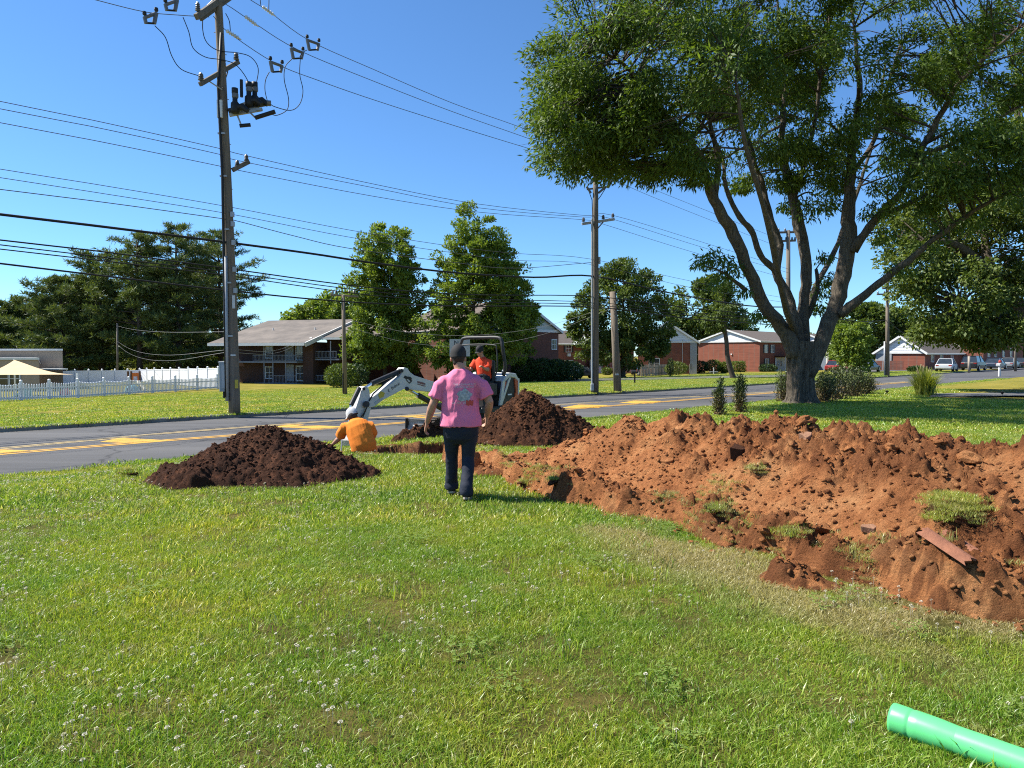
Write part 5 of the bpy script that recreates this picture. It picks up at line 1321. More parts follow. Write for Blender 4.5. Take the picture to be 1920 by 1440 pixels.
# --- house with gable half hidden by the round tree
A = gp(1307, 701); E2b = Vector((A.x, A.y, 0)).normalized(); E1b = Vector((-E2b.y, E2b.x, 0)); g_ = gable_width(A, 1196, E1b); k = A.y / F_PX
hB, A = house('brick_house', 'brick house with white gable half hidden by the round tree', A, E1b, g_, E2b, 9, 61 * k, 3.0, group='brick houses along the street')
MB().box(A + E1b * .55 - E2b * .06 + UZ * (30 * k), (1.0, .1, 60 * k), (E1b, E2b, UZ)).build('stone_quoin', MAT_GREYB, hB)
window(hB, A + E1b * (g_ * .72) + UZ * 1.7, E1b, -E2b, 1.5, 1.5)
MB().cyl(A + E1b * 2.2 - E2b * .15 + UZ * .2, A + E1b * 2.2 - E2b * .15 + UZ * (66 * k), .03, n=6).build('downpipe', MAT_TRIM, hB)
# --- long house seen between the poles
A = gp(1046, 703); A = Vector((A.x, A.y + 6, 0)); k = A.y / F_PX
hA, A = house('brick_house', 'brick house with shuttered windows seen left of the round tree', A, E1, 9, E2, 20, 58 * k, 2.1, group='brick houses along the street')
for a_ in (3.0, 9.0, 13): window(hA, A + E2 * a_ + UZ * 4.0, E2, -E1, 1.2, 1.1, True); window(hA, A + E2 * (a_ + .4) + UZ * 1.5, E2, -E1, 1.2, 1.3, False)
MB().box(A + E2 * 3.0 - E1 * .1 + UZ * 3.0, (.7, .25, .45), (E2, E1, UZ)).build('air_conditioner', MAT_TRIM, hA)
# projecting wing with its own gable towards the street
wv = A + E2 * 3.4 - E1 * 1.0
MB().prism([wv + UZ * (56 * k), wv + E2 * 7 + UZ * (56 * k), wv + E2 * 3.5 + UZ * (56 * k + 1.5)], E1 * 2.4).build('wing_gable', MAT_SAGE, hA)
MB().box(wv + E2 * 5.2 + UZ * 1.2, (2.6, .5, 2.4), (E2, E1, UZ)).build('white_entry', MAT_TRIM, hA)
# --- brick building whose gable faces the street, behind the hedge
A = on_ground(1047, 80); k = 80 / F_PX; g_ = 12.0
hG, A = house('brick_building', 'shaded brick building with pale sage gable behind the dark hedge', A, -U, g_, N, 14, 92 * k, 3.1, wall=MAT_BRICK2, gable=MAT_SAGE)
window(hG, A - U * .75 + UZ * 4.1, U, -N, .7, 1.1)
A = on_ground(816, 92)
hG2, A = house('brick_building', 'brick building glimpsed behind the light green trees, one wall in sun', A, -U, 9, N, 8, 5.0, 2.0, wall=MAT_BRICK)
# note: its sunny end
# --- far houses
A = gp(1734, 694); g_ = gable_width(A, 1642, E1); k = A.y / F_PX
hE, A = house('brick_house', 'far brick house with white gable right of the tall far pole', A, E1, g_, E2, 20, 34 * k, 2.1, group='brick houses along the street', boards=6)
MB().box(A + E1 * (g_ - 1.0) - E2 * .06 + UZ * (17 * k), (2.0, .1, 33 * k), (E1, E2, UZ)).build('stone_quoin', MAT_GREYB, hE)
for q in (3, 7, 12): window(hE, A + E2 * q + UZ * 1.8, E2, -E1, 1.0, 1.3)
for q in range(9): MB().box(A + E1 * (2.2 + q * .85) - E2 * 2.5 + UZ * .7, (.78, .05, 1.25), (E1, E2, UZ)).build('fence_board', MAT_BRICK2, hE)
A = gp(1843, 690.5); hF, A = house('brick_house', 'farthest brick house, showing under the oak beside the parked cars', A, E1, gable_width(A, 1806, E1), E2, 26, 4.6, 2.0, group='brick houses along the street', boards=5)
for q in (3, 7, 12, 17): window(hF, A + E2 * q + UZ * 2.4, E2, -E1, 1.2, 1.3)

# --- balconied apartment block
Q0 = on_ground(557, 71); k = 71 / F_PX; ea = Vector((.95, -.30, 0)).normalized(); eb = Vector((-ea.y, ea.x, 0)); z0 = Q0.z - .05; Q0.z = z0
MAT_RAIL_SHADE = M('shade_toned_railing', (.20, .22, .26), None, 3, .6); MAT_SHADE_BRICK = brick_mat('shade_toned_brick', (.095, .046, .036), (.065, .034, .028), (.08, .06, .05))  # white railing and brick both darkened: the facade's shade is in their colours
apt = thing('apartment_building', Q0, 'two-storey apartment block with white balcony railings under a brown roof', 'building')
Hm = 80 * k; L = 9.5; D = 11.0
def ap(a, b, z): return Q0 + ea * a + eb * b + UZ * z
MB().box(ap(-L / 2, 1.6 + D / 2, Hm / 2), (L, D, Hm), (ea, eb, UZ)).build('wall', MAT_SHADE_BRICK, apt)
MB().box(ap(.62, 1.0 + D / 2, Hm / 2), (1.2, D, Hm), (ea, eb, UZ)).build('end_wall', MAT_SHADE_BRICK, apt)
MB().box(ap(3.4, 3.6 + D / 2, Hm / 2 + .2), (4.4, D, Hm + .3), (ea, eb, UZ)).build('bay_wall', MAT_SHADE_BRICK, apt)
rs_ = 2.5; dd = (eb * 9.0 + UZ * rs_).normalized(); nn = ea.cross(dd); nn = nn if nn.z > 0 else -nn; sl = math.hypot(9.0, rs_)
r = MB().box(ap(-L / 2 + .6, 0, Hm) + dd * (sl / 2 - .5) + nn * .1, (L + 2.0, sl + 1, .16), (ea, dd, nn)).build('roof', MAT_ROOF2, apt)
MB().box(ap(.6 + L / 2 - L / 2 + 1.05, 0, Hm) + dd * (sl / 2 - .5) + nn * -.02, (.12, sl + 1, .42), (ea, dd, nn)).build('rake_board', MAT_TRIM, r)
MB().box(ap(-L / 2 + .6, -1.05, Hm - .25), (L + 2.0, .1, .28), (ea, eb, UZ)).build('fascia', MAT_TRIM, r)
for q in (-5.8, -.6): MB().cyl(ap(q, 4.2, Hm + 1.1), ap(q, 4.2, Hm + 1.6), .06, n=6).build('vent_pipe', MAT_TRIM, r)
r2 = MB().box(ap(3.6, 2.4, Hm + .45) + dd * 3.2 + nn * .1, (4.6, 7.4, .14), (ea, dd, nn)).build('bay_roof', MAT_ROOF2, apt)
MB().box(ap(3.6, 1.7, Hm + .35), (4.6, .1, .22), (ea, eb, UZ)).build('fascia', MAT_TRIM, r2)
MB().prism([ap(-.2, .3, Hm - .05), ap(1.2, .3, Hm - .05), ap(1.2, .9, Hm + .5)], eb * .1).build('gable_panel', MAT_TRIM, apt)
zf = (720 - 678) * k
MB().box(ap(-L / 2, .75, zf), (L, 1.6, .16), (ea, eb, UZ)).build('balcony_slab', MAT_RAIL_SHADE, apt)
MB().box(ap(2.6, 2.4, (720 - 673) * k), (2.8, 2.2, .14), (ea, eb, UZ)).build('balcony_slab', MAT_RAIL_SHADE, apt)
def railing(a0, a1, b, z, h):
    rl = MB().box(ap((a0 + a1) / 2, b, z + h), (a1 - a0, .05, .05), (ea, eb, UZ)).box(ap((a0 + a1) / 2, b, z + .1), (a1 - a0, .05, .04), (ea, eb, UZ)).build('railing', MAT_RAIL_SHADE, apt)
    n = int((a1 - a0) / .16)
    for i in range(n + 1): MB().box(ap(a0 + (a1 - a0) * i / n, b, z + h / 2 + .05), (.025, .025, h - .1), (ea, eb, UZ)).build('baluster', MAT_RAIL_SHADE, rl)
railing(-5.2, -.05, .0, zf + .08, .62); railing(-3.4, -.05, .0, .02, .85); railing(1.3, 3.7, 1.35, (720 - 673) * k + .07, .75); railing(1.3, 3.4, 1.35, .3, .6)
for a in (-3.9, -2.85, -1.35): MB().box(ap(a, .05, Hm / 2), (.09, .09, Hm), (ea, eb, UZ)).build('post', MAT_RAIL_SHADE, apt)
MB().box(ap(3.0, 1.4, Hm / 2 + 1.1), (.09, .09, Hm - 2.0), (ea, eb, UZ)).build('post', MAT_RAIL_SHADE, apt)
for z in (zf / 2, zf + 1.0):
    MB().box(ap(-1.9, 1.56, z), (.9, .05, 1.7), (ea, eb, UZ)).build('siding_panel', MAT_GREYB, apt); window(apt, ap(-.7, 1.58, z - .05), ea, -eb, .8, 1.5, False, 2, 'patio_door')
    window(apt, ap(-4.4, 1.58, z), ea, -eb, .8, 1.2)
MB().box(ap(-2.5, 1.0, .05), (5, 2.2, .12), (ea, eb, UZ)).build('patio', MAT_KERB, apt)
# --- flat-roofed tan building at the left edge
d = 60.0; TB = on_ground(60, d); k = d / F_PX
tan = thing('flat_roof_building', TB, 'tan flat-roofed building at the left edge behind the picket fence', 'building')
def box_px(px0, px1, y_top, dep, d_, name, mat, lip):
    a, b = at(px0, y_top, d_), at(px1, y_top, d_); gz = float(G(b.x, d_)) - .2
    bx_ = b.x * (d_ + dep) / d_ - .4
    for nm, m_, z0q, z1q, o_ in ((name, mat, gz, a.z, 0), (lip, MAT_TRIM, a.z - .02, a.z + .14, .1)):
        MB().prism([Vector((a.x, d_ - o_, (z0q + z1q) / 2)), Vector((b.x + o_, d_ - o_, (z0q + z1q) / 2)), Vector((bx_ + o_, d_ + dep, (z0q + z1q) / 2)), Vector((a.x, d_ + dep, (z0q + z1q) / 2))], (0, 0, z1q - z0q)).build(nm, m_, tan)
box_px(-260, 117, 657, 10, 61, 'rear_block', MAT_STUCCO, 'parapet_cap'); box_px(-260, 73, 674, 3, 57, 'front_block', MAT_STUCCO, 'roof_fascia')
MB().box(at(97, 692, 60.2), (44 * 60 / F_PX, 1.2, .12)).build('side_canopy', MAT_TRIM, tan)
for px in (-16, 7, 28): 
    c = at(px, 710, 57); window(tan, Vector((c.x, 57.0, c.z)), Vector((1, 0, 0)), Vector((0, -1, 0)), .75, 1.1, False, 1)
MB().cyl(at(73.5, 676, 56.9), at(77, 683, 56.7), .07, .05, 8).build('wall_light', MAT_SHUT, tan)

# ================================================================== fences
MAT_VINYL = M('white_vinyl', (.82, .83, .85), (.76, .77, .80), 2, .5)
pf0, pf1, pf2 = gp(-45, 755), gp(147, 746), gp(409, 729)
fence = thing('picket_fence', pf0, 'low white picket fence in front of the playground', 'fence')
def fence_y(px): return float(np.interp(px, [-45, 0, 147, 409], [755, 752.5, 746, 729]))
def ftop(px): return float(np.interp(px, [-45, 0, 147, 260, 409], [722, 722, 717, 713, 708]))
posts = [-14, 40, 93, 146, 195, 242, 286, 329, 370, 408]
for q in posts:
    p = gp(q, fence_y(q)); k = p.y / F_PX; h = (fence_y(q) - ftop(q) + 6) * k
    MB().box(p + UZ * h / 2, (.13, .13, h)).lathe(p + UZ * h, [(.095, 0), (.095, .03), (.01, .09)], 4).build('post', MAT_VINYL, fence)
for a, b in zip(posts[:-1], posts[1:]):
    pa, pb = gp(a, fence_y(a)), gp(b, fence_y(b)); ax = (pb - pa); ln = ax.length; ax.normalize(); ny = UZ.cross(ax).normalized(); h = (fence_y(b) - ftop(b)) * pb.y / F_PX
    for z in (.16, h * .72): MB().box((pa + pb) / 2 + UZ * z, (ln - .14, .035, .09), (ax, ny, UZ.copy())).build('rail', MAT_VINYL, fence)
    n = max(9, int(ln / .145))
    for i in range(1, n):
        u = i / n; q = pa.lerp(pb, u) - ny * .035; hh = h * (1 - .10 * math.sin(math.pi * u))
        MB().box(q + UZ * (hh / 2 + .04), (.085, .022, hh), (ax, ny, UZ.copy())).lathe(q + UZ * (hh + .04), [(.04, 0), (.003, .06)], 4).build('picket', MAT_VINYL, fence)
def panel_fence(name, label, P, Q, n, h0, h1):
    f = thing(name, P, label, 'fence'); ax = (Q - P); ax.z = 0; ln = ax.length; ax.normalize(); ny = UZ.cross(ax).normalized()
    for i in range(n + 1):
        u = i / n; q = P.lerp(Q, u); h = h0 + (h1 - h0) * u; MB().box(q + UZ * (h / 2 + .05), (.13, .13, h + .1), (ax, ny, UZ)).lathe(q + UZ * (h + .1), [(.1, 0), (.1, .03), (.01, .08)], 4).build('post', MAT_VINYL, f)
        if i < n:
            m_ = P.lerp(Q, u + .5 / n); hh = h0 + (h1 - h0) * (u + .5 / n); pn = MB().box(m_ + UZ * (hh / 2), (ln / n - .13, .04, hh - .1), (ax, ny, UZ)).build('panel', MAT_VINYL, f)
            MB().box(m_ + UZ * (hh - .06), (ln / n - .13, .07, .12), (ax, ny, UZ)).build('top_rail', MAT_VINYL, pn)
def h_at(px, py, d): q = at(px, py, d); return q.z - float(G(q.x, q.y))
K0, K1, K2 = on_ground(262, 76), on_ground(409, 61.5), on_ground(56, 66)
panel_fence('panel_fence', 'sunlit white vinyl panel fence right of the orange play panel', K0, K1, 9, h_at(262, 693, 76), h_at(409, 690, 61.5))
panel_fence('panel_fence', 'shaded white vinyl panel fence left of the orange play panel', K2, K0, 8, h_at(56, 696, 66), h_at(262, 694, 76))
# weathered wooden fence by the round bush
MAT_WOODF = M('weathered_wood', (.40, .34, .27), (.26, .22, .175), 6, .9, .3, stretch=(4, 4, .6))
wa, wb, wc = gp(1202, 706), gp(1227, 704), gp(1252, 701.5)
wf = thing('wooden_fence', wa, 'short weathered wooden fence beside the round clipped bush', 'fence')
for P, Q, hp_ in ((wa, wb, 22), (wb, wc, 20)):
    ax = (Q - P); ax.z = 0; ln = ax.length; ax.normalize(); ny = UZ.cross(ax); k = P.y / F_PX; h = hp_ * k; n = 9
    for z in (.3, h - .35): MB().box((P + Q) / 2 + UZ * z + ny * .05, (ln, .05, .12), (ax, ny, UZ)).build('rail', MAT_WOODF, wf)
    for i in range(n):
        q = P.lerp(Q, (i + .5) / n); MB().box(q + UZ * (h / 2), (ln / n * (.62 if P is wa else .85), .03, h * (1 + .04 * math.sin(i * 3.1))), (ax, ny, UZ)).build('board', MAT_WOODF, wf)
    MB().box(P + UZ * (h / 2), (.14, .14, h + .15), (ax, ny, UZ)).build('post', MAT_WOODF, wf)

# ================================================================== playground
MAT_SAIL = M('tan_sail_cloth', (.62, .47, .26), (.54, .40, .22), 1.2, .85, .1)
c0, c1, c2, c3 = at(-60, 703, 48), at(138, 702, 48.5), at(27, 675, 52), at(60, 704, 47)
sail = thing('shade_sail', c1, 'tan triangular shade sail over the playground at the left edge', 'shade sail')
n = 10; V = []; Fc = []; cm = (c0 + c1 + c2) / 3
for i in range(n + 1):
    for j in range(n + 1 - i):
        u, v = i / n, j / n; w = 1 - u - v; p = c0 * w + c1 * u + c2 * v
        edge = u * v + v * w + u * w
        p = p + (cm - p) * (0.10 * (4 * u * v * (1 - w) + 4 * v * w * (1 - u))) - UZ * (.35 * 3 * u * v * (1 - v) + .25 * v * w * 3)
        V.append(p)
ix = {}; q = 0
for i in range(n + 1):
    for j in range(n + 1 - i): ix[i, j] = q; q += 1
for i in range(n):
    for j in range(n - i):
        Fc.append((ix[i, j], ix[i + 1, j], ix[i, j + 1]))
        if j < n - i - 1: Fc.append((ix[i + 1, j], ix[i + 1, j + 1], ix[i, j + 1]))
MB().add(V, Fc).build('canopy', MAT_SAIL, sail, smooth=True)
for c, nm in ((c0, 'post'), (c1 + Vector((.25, 0, 0)), 'post'), (c2, 'post')):
    MB().cyl(Vector((c.x, c.y, float(G(c.x, c.y)) - .1)), c + UZ * .08, .055, n=8).build(nm, MAT_TRIM, sail)
MAT_ORG = M('orange_plastic', (.68, .17, .03), (.58, .13, .02), 3, .5); MAT_TEAL = M('teal_plastic', (.20, .46, .52), None, 3, .45); MAT_BROWN = M('brown_post', (.12, .055, .03), None, 4, .6); MAT_PINK2 = M('pink_plastic', (.62, .22, .26), None, 3, .5)
p = on_ground(251, 58); k = 58 / F_PX
pl_ = thing('play_structure', p, 'orange play panel tower with brown posts and a pale slide', 'play structure')
for q in (240, 246, 262): a = on_ground(q, 58); MB().cyl(a - UZ * .1, at(q, 696, 58), .08, n=8).build('post', MAT_BROWN, pl_)
pa = at(254, 707, 58); MB().box(pa + UZ * .2, (.74, .05, .3)).box(pa + Vector((-.27, 0, -.17)), (.2, .05, .44)).box(pa + Vector((.27, 0, -.17)), (.2, .05, .44)).build('arched_panel', MAT_ORG, pl_)
MB().tube([at(258, 716, 57), at(265, 722, 56.4), at(272, 731, 56)], [.13, .12, .13], 8).build('slide', M('cream_plastic', (.55, .48, .33), None, 3, .5), pl_)
p = on_ground(247, 55); t = thing('climbing_dome', p, 'teal plastic climbing dome behind the picket fence', 'play structure')
MB().lathe(p - UZ * .05, [(.55, 0), (.52, .25), (.40, .5), (.18, .66), (.02, .7)], 14).build('shell', MAT_TEAL, t, smooth=True); MB().lathe(p + Vector((0, -.45, .28)), [(.14, 0), (.14, .12)], 10, Vector((0, -1, 0))).build('porthole', MAT_SHUT, t)
p = on_ground(122, 48.5); t = thing('toy_car', p, 'small pink ride-on toy behind the picket fence', 'toy'); MB().box(p + UZ * .28, (.55, .35, .26)).lathe(p + UZ * .4, [(.2, 0), (.16, .2), (.03, .26)], 8).build('shell', MAT_PINK2, t, bevel=.03)
for sx in (-.2, .2): MB().cyl(p + Vector((sx, -.2, .1)), p + Vector((sx, -.14, .1)), .1, n=10).build('wheel', MAT_SHUT, t)
p = on_ground(40, 47); t = thing('toy_slide', p, 'small light blue toddler slide behind the picket fence at the left', 'toy'); MB().prism([p + Vector((-.7, 0, .0)), p + Vector((.3, 0, .62)), p + Vector((.5, 0, .62)), p + Vector((.5, 0, .0)), p + Vector((.3, 0, 0)), p + Vector((.2, 0, .45)), p + Vector((-.5, 0, 0))], (0, .5, 0)).build('slide', MAT_TEAL, t)
# ================================================================== utility poles and wires
MAT_POLE = M('weathered_pole_wood', (.235, .190, .142), (.13, .103, .078), 3, .95, .5, stretch=(6, 6, .35))
MAT_POLE_G = M('grey_pole_wood', (.20, .17, .135), (.11, .095, .078), 3, .95, .5, stretch=(6, 6, .35))
MAT_GALV = M('galvanised_steel', (.42, .43, .44), (.32, .33, .34), 5, .5, metal=.3)
MAT_BLACKR = M('black_rubber', (.016, .016, .017), None, 5, .6)
MAT_PORC = M('grey_porcelain', (.16, .16, .165), (.11, .11, .115), 4, .35)
MAT_CABLE = M('cable_black', (.012, .012, .013), None, 4, .7)
MAT_WIRE = M('aluminium_wire', (.10, .105, .115), None, 4, .6)
MAT_DROP = M('pale_service_wire', (.24, .24, .235), None, 4, .6)
MAT_EXD = M('dark_steel', (.05, .05, .052), None, 5, .6); MAT_YTAG = M('yellow_tag', (.55, .42, .05), None, 4, .6); MAT_WTAG = M('white_tag', (.62, .62, .60), None, 4, .6)
def insulator(p, r, h, parent, name='insulator', mat=None, ax=UZ):
    prof = [(r * .3, 0)]
    for i in range(4): prof += [(r * (.95 - .06 * i), h * (.12 + .2 * i)), (r * .5, h * (.26 + .2 * i))]
    prof += [(r * .35, h * .96), (r * .1, h)]
    return MB().lathe(p, prof, 10, ax).build(name, mat or MAT_PORC, parent, smooth=False)
b1 = gp(440, 776); D1 = b1.y; k1 = D1 / F_PX
pole1 = thing('utility_pole', b1, 'tall near utility pole with switches and grey meter box, left of the men', 'utility pole')
def a1(px, py, dd=0): return at(px, py, D1 + dd)
pole_pts = [(440, 778, 10.6), (439, 740, 10.4), (434, 560, 9.5), (424, 310, 8.3), (415, 120, 7.4), (409, 0, 6.9), (405, -90, 6.4)]
MB().tube([a1(q[0], q[1]) for q in pole_pts], [q[2] * k1 for q in pole_pts], 14).build('pole', MAT_POLE, pole1, smooth=True)
# climbing bolts
for i in range(9):
    y = 60 + i * 42; x = np.interp(y, [0, 120, 310, 560], [409, 415, 424, 434]); s = 1 if i % 2 else -1
    MB().cyl(a1(x + s * 6, y), a1(x + s * 11, y + 1), .012, n=5).build('step_bolt', MAT_GALV, pole1)
# riser conduit and cabinet
MB().tube([a1(415, 62, -.15), a1(409, 160, -.2), a1(411, 205, -.2), a1(417, 330, -.22), a1(421, 560, -.22), a1(424, 745, -.22)], .045, 8).build('riser_conduit', MAT_BLACKR, pole1, smooth=True)
MB().tube([a1(423, 480, -.2), a1(426, 752, -.2)], .06, 8).build('riser_guard', MAT_GALV, pole1, smooth=True)
for py in (250, 330, 430, 530, 630): x = np.interp(py, [0, 310, 560, 740], [409, 424, 434, 439]); MB().box(a1(x - 6, py, -.2), (.22, .06, .05)).build('conduit_bracket', MAT_GALV, pole1)
MB().box(a1(420, 706, -.1), (13 * k1, .25, 56 * k1)).build('meter_cabinet', M('grey_cabinet', (.30, .33, .34), (.25, .28, .29), 3, .5), pole1, bevel=.012)
MB().box(a1(420, 706, -.24), (9 * k1, .02, 44 * k1)).build('cabinet_door', MAT_GALV, pole1)
MB().cyl(a1(420, 734, -.1), a1(420, 746, -.1), .035, n=8).build('conduit_stub', MAT_BLACKR, pole1)
MB().box(a1(438, 566, -.24), (5 * k1, .02, 24 * k1)).build('white_tag', MAT_WTAG, pole1); MB().box(a1(443.5, 720, -.25), (6 * k1, .02, 16 * k1)).build('yellow_tag', MAT_YTAG, pole1)
MB().box(a1(437, 666, -.245), (9 * k1, .02, 3 * k1)).build('number_plate', MAT_WTAG, pole1)
def arm(p, q, w, h, name, parent, mat=None):
    ax = (q - p); ln = ax.length; ax.normalize(); s = ax.cross(UZ).normalized(); u = s.cross(ax)
    return MB().box((p + q) / 2, (ln, w, h), (ax, s, u)).build(name, mat or MAT_POLE_G, parent, bevel=.01)
# top cross-arm (mostly above the frame), middle arm and lower bracket
arm(a1(368, 32, -1.0), a1(452, -28, 1.0), .14, .17, 'crossarm', pole1); arm(a1(376, 36, -.7), a1(452, -18, 1.1), .10, .12, 'crossarm', pole1)
MB().cyl(a1(371, 26, -.6), a1(400, 0, -.2), .022, n=6).build('arm_brace', MAT_GALV, pole1)
insulator(a1(371, 22, -.9), .09, .30, pole1)
arm(a1(375, 158, -.9), a1(447, 116, .7), .11, .13, 'crossarm', pole1)
MB().tube([a1(390, 151, -.5), a1(413, 166, -.25), a1(416, 168, -.2)], .02, 6).build('arm_brace', MAT_GALV, pole1); MB().cyl(a1(427, 134, .25), a1(417, 166, -.15), .02, n=6).build('arm_brace', MAT_POLE_G, pole1)
for q, dd in (((377, 152), -.85), ((419, 126), 0.0), ((443, 113), .6)): insulator(a1(*q, dd), .10, .26, pole1)
arm(a1(436, 319, .05), a1(467, 303, .5), .10, .14, 'bracket_arm', pole1, MAT_POLE_G)
insulator(a1(445, 312, .2), .09, .20, pole1); insulator(a1(462, 303, .45), .09, .24, pole1)
for py in (402, 420, 455, 505, 545): x = np.interp(py, [310, 560], [424, 434]); MB().box(a1(x + 8, py, -.1), (.10, .10, .16)).build('cable_clamp', MAT_GALV, pole1)
# recloser bank
arm(a1(428, 208, 0), a1(500, 194, .4), .13, .13, 'recloser_arm', pole1, MAT_EXD); arm(a1(430, 216, -.1), a1(492, 205, .3), .10, .10, 'recloser_arm', pole1, MAT_GALV); rec = MB(); rec.box(a1(457, 196, .1), (44 * k1, .10, .10), (Vector((.9, .1, .36)).normalized(), Vector((-.1, .99, 0)).normalized(), UZ)).box(a1(470, 205, .2), (40 * k1, .08, .08)).build('recloser_frame', MAT_GALV, pole1)
for (px, py, dd) in ((441, 198, -.2), (467, 186, .1), (478, 186, .3)):
    rc_ = MB().lathe(a1(px, py + 14, dd), [(.12, 0), (.14, .08), (.13, .30), (.08, .36), (.075, .60), (.10, .62), (.10, .78), (.03, .80)], 12).build('recloser', MAT_BLACKR, pole1, smooth=True)
    MB().lathe(a1(px, py - 14, dd), [(.085, 0), (.10, .03), (.10, .14), (.03, .16)], 10).build('terminal', MAT_PORC, rc_)
    MB().tube([a1(px, py + 4, dd), a1(px + 13, py + 2, dd), a1(px + 24, py + 10, dd)], [.09, .11, .08], 9).build('side_bushing', MAT_BLACKR, rc_)
MB().cyl(a1(478, 221, .1), a1(516, 209, .2), .07, n=9).build('surge_arrester', MAT_BLACKR, pole1); MB().cyl(a1(449, 236, 0), a1(470, 234, .1), .06, n=9).build('surge_arrester', MAT_BLACKR, pole1); MB().lathe(a1(453, 182, 0), [(.05, 0), (.05, .55)], 8).build('surge_arrester', MAT_BLACKR, pole1)
MB().tube([a1(445, 216, 0), a1(452, 234, 0)], .03, 6).tube([a1(470, 212, .1), a1(478, 220, .1)], .03, 6).build('arrester_bracket', MAT_GALV, pole1)
MB().cyl(a1(500, 193, .3), a1(508, 194, .35), .09, n=10).build('bushing_cap', MAT_PORC, pole1)
MB().box(a1(413, 205, -.15), (.16, .16, .55)).build('control_box', MAT_TRIM, pole1)

# wires all hang in the vertical plane of the pole line
b2 = gp(1115, 738); D2 = b2.y; k2 = D2 / F_PX
pdir = Vector((b2.x - b1.x, b2.y - b1.y, 0)).normalized(); pn = Vector((-pdir.y, pdir.x, 0))
def wp(px, py, off=0.0):
    r = ray(px, py); c = Vector((0, 0, CAM_H)); k = (Vector((b1.x, b1.y, 0)).dot(pn) + off) / (r.x * pn.x + r.y * pn.y); return c + r * k
def wire(label, pts, r, mat, group='overhead wires along the street', name='overhead_wire', n=5, ext0=0, ext1=0, sm=5):
    pts = [Vector(p) for p in pts]
    if ext0: pts = [pts[0] + (pts[0] - pts[1]).normalized() * ext0] + pts
    if ext1: pts = pts + [pts[-1] + (pts[-1] - pts[-2]).normalized() * ext1]
    P3 = limb_path([tuple(p) for p in pts], sm); o = MB().tube([tuple(q) for q in P3], r, n, False).build(name, mat, smooth=True, origin=pts[len(pts) // 2]); tag(o, label, 'wire', group); return o
def wires_px(label, pix, r, mat, off=0, **kw): return wire(label, [wp(a, b, off) for a, b in pix], r, mat, **kw)
wires_px('thickest black cable of the street, highest of the thick ones', [(0, 402), (200, 426), (430, 455), (580, 475), (700, 493), (850, 511), (1000, 520), (1115, 518), (1250, 548), (1400, 573), (1490, 576)], .040, MAT_CABLE, ext0=14)
wires_px('upper cable of the close bundle below the thickest cable', [(0, 450), (200, 473), (430, 504), (700, 540), (900, 553), (1115, 556), (1300, 578), (1490, 596)], .022, MAT_CABLE, ext0=14)
wires_px('second cable of the close bundle below the thickest cable', [(0, 459), (200, 483), (430, 511), (700, 547), (900, 561), (1115, 567), (1300, 586), (1490, 603)], .017, MAT_CABLE, ext0=14)
wires_px('third cable of the close bundle below the thickest cable', [(0, 467), (200, 490), (430, 517), (700, 554), (900, 566), (1115, 572), (1300, 592), (1490, 608)], .017, MAT_CABLE, ext0=14)
wires_px('lowest thick black cable of the street', [(0, 494), (200, 518), (430, 545), (640, 565), (850, 574), (1115, 576), (1300, 598), (1490, 612)], .026, MAT_CABLE, ext0=14)
wires_px('upper of three thin conductors on the lower bracket of the near pole', [(0, 190), (200, 231), (410, 278), (462, 292), (700, 345), (900, 383), (1097, 404), (1150, 404), (1320, 455), (1480, 505)], .011, MAT_WIRE, ext0=14)
wires_px('middle of three thin conductors on the lower bracket of the near pole', [(0, 204), (200, 243), (410, 289), (446, 301), (700, 352), (900, 390), (1093, 407), (1138, 408), (1305, 460), (1480, 512)], .011, MAT_WIRE, ext0=14)
wires_px('lowest of three thin conductors passing the near pole', [(0, 230), (200, 268), (410, 311), (440, 318), (700, 368), (900, 398), (1093, 412), (1130, 420), (1290, 470), (1480, 524)], .011, MAT_WIRE, ext0=14)
wires_px('highest wire of the sparse middle set', [(0, 317), (200, 349), (430, 388), (659, 432), (850, 462), (965, 475), (1110, 486), (1300, 528), (1490, 562)], .010, MAT_WIRE, ext0=14)
wires_px('second wire of the sparse middle set', [(0, 333), (200, 364), (430, 401), (657, 445), (850, 474), (965, 488), (1110, 496), (1300, 540), (1490, 570)], .010, MAT_WIRE, ext0=14)
wires_px('lowest twisted wire of the sparse middle set', [(0, 355), (200, 380), (410, 409), (443, 414), (550, 442), (657, 466), (850, 492), (965, 503), (1110, 492)], .013, MAT_WIRE, ext0=14)
wires_px('thin wire running up to the upper left corner', [(60, -32), (180, 0), (270, 22), (330, 28), (392, 32)], .012, MAT_WIRE, ext0=10)
wires_px('upper right top conductor with three hanging switches', [(395, -50), (470, 0), (505, 22), (580, 76), (700, 130), (850, 194), (1000, 248), (1110, 300)], .012, MAT_WIRE, off=.6)
wires_px('middle top conductor right of the near pole', [(400, -5), (430, 12), (475, 42), (560, 94), (700, 152), (850, 210), (1000, 263), (1112, 306)], .012, MAT_WIRE)
wires_px('lower top conductor right of the near pole', [(400, 30), (425, 58), (515, 118), (600, 152), (700, 187), (850, 235), (1000, 281), (1100, 310)], .012, MAT_WIRE, off=-.5)
wires_px('conductor going on behind the big tree, upper', [(1120, 305), (1190, 340), (1300, 385), (1478, 455)], .010, MAT_WIRE)
wires_px('conductor going on behind the big tree, lower', [(1120, 320), (1190, 355), (1300, 400), (1478, 470)], .010, MAT_WIRE)
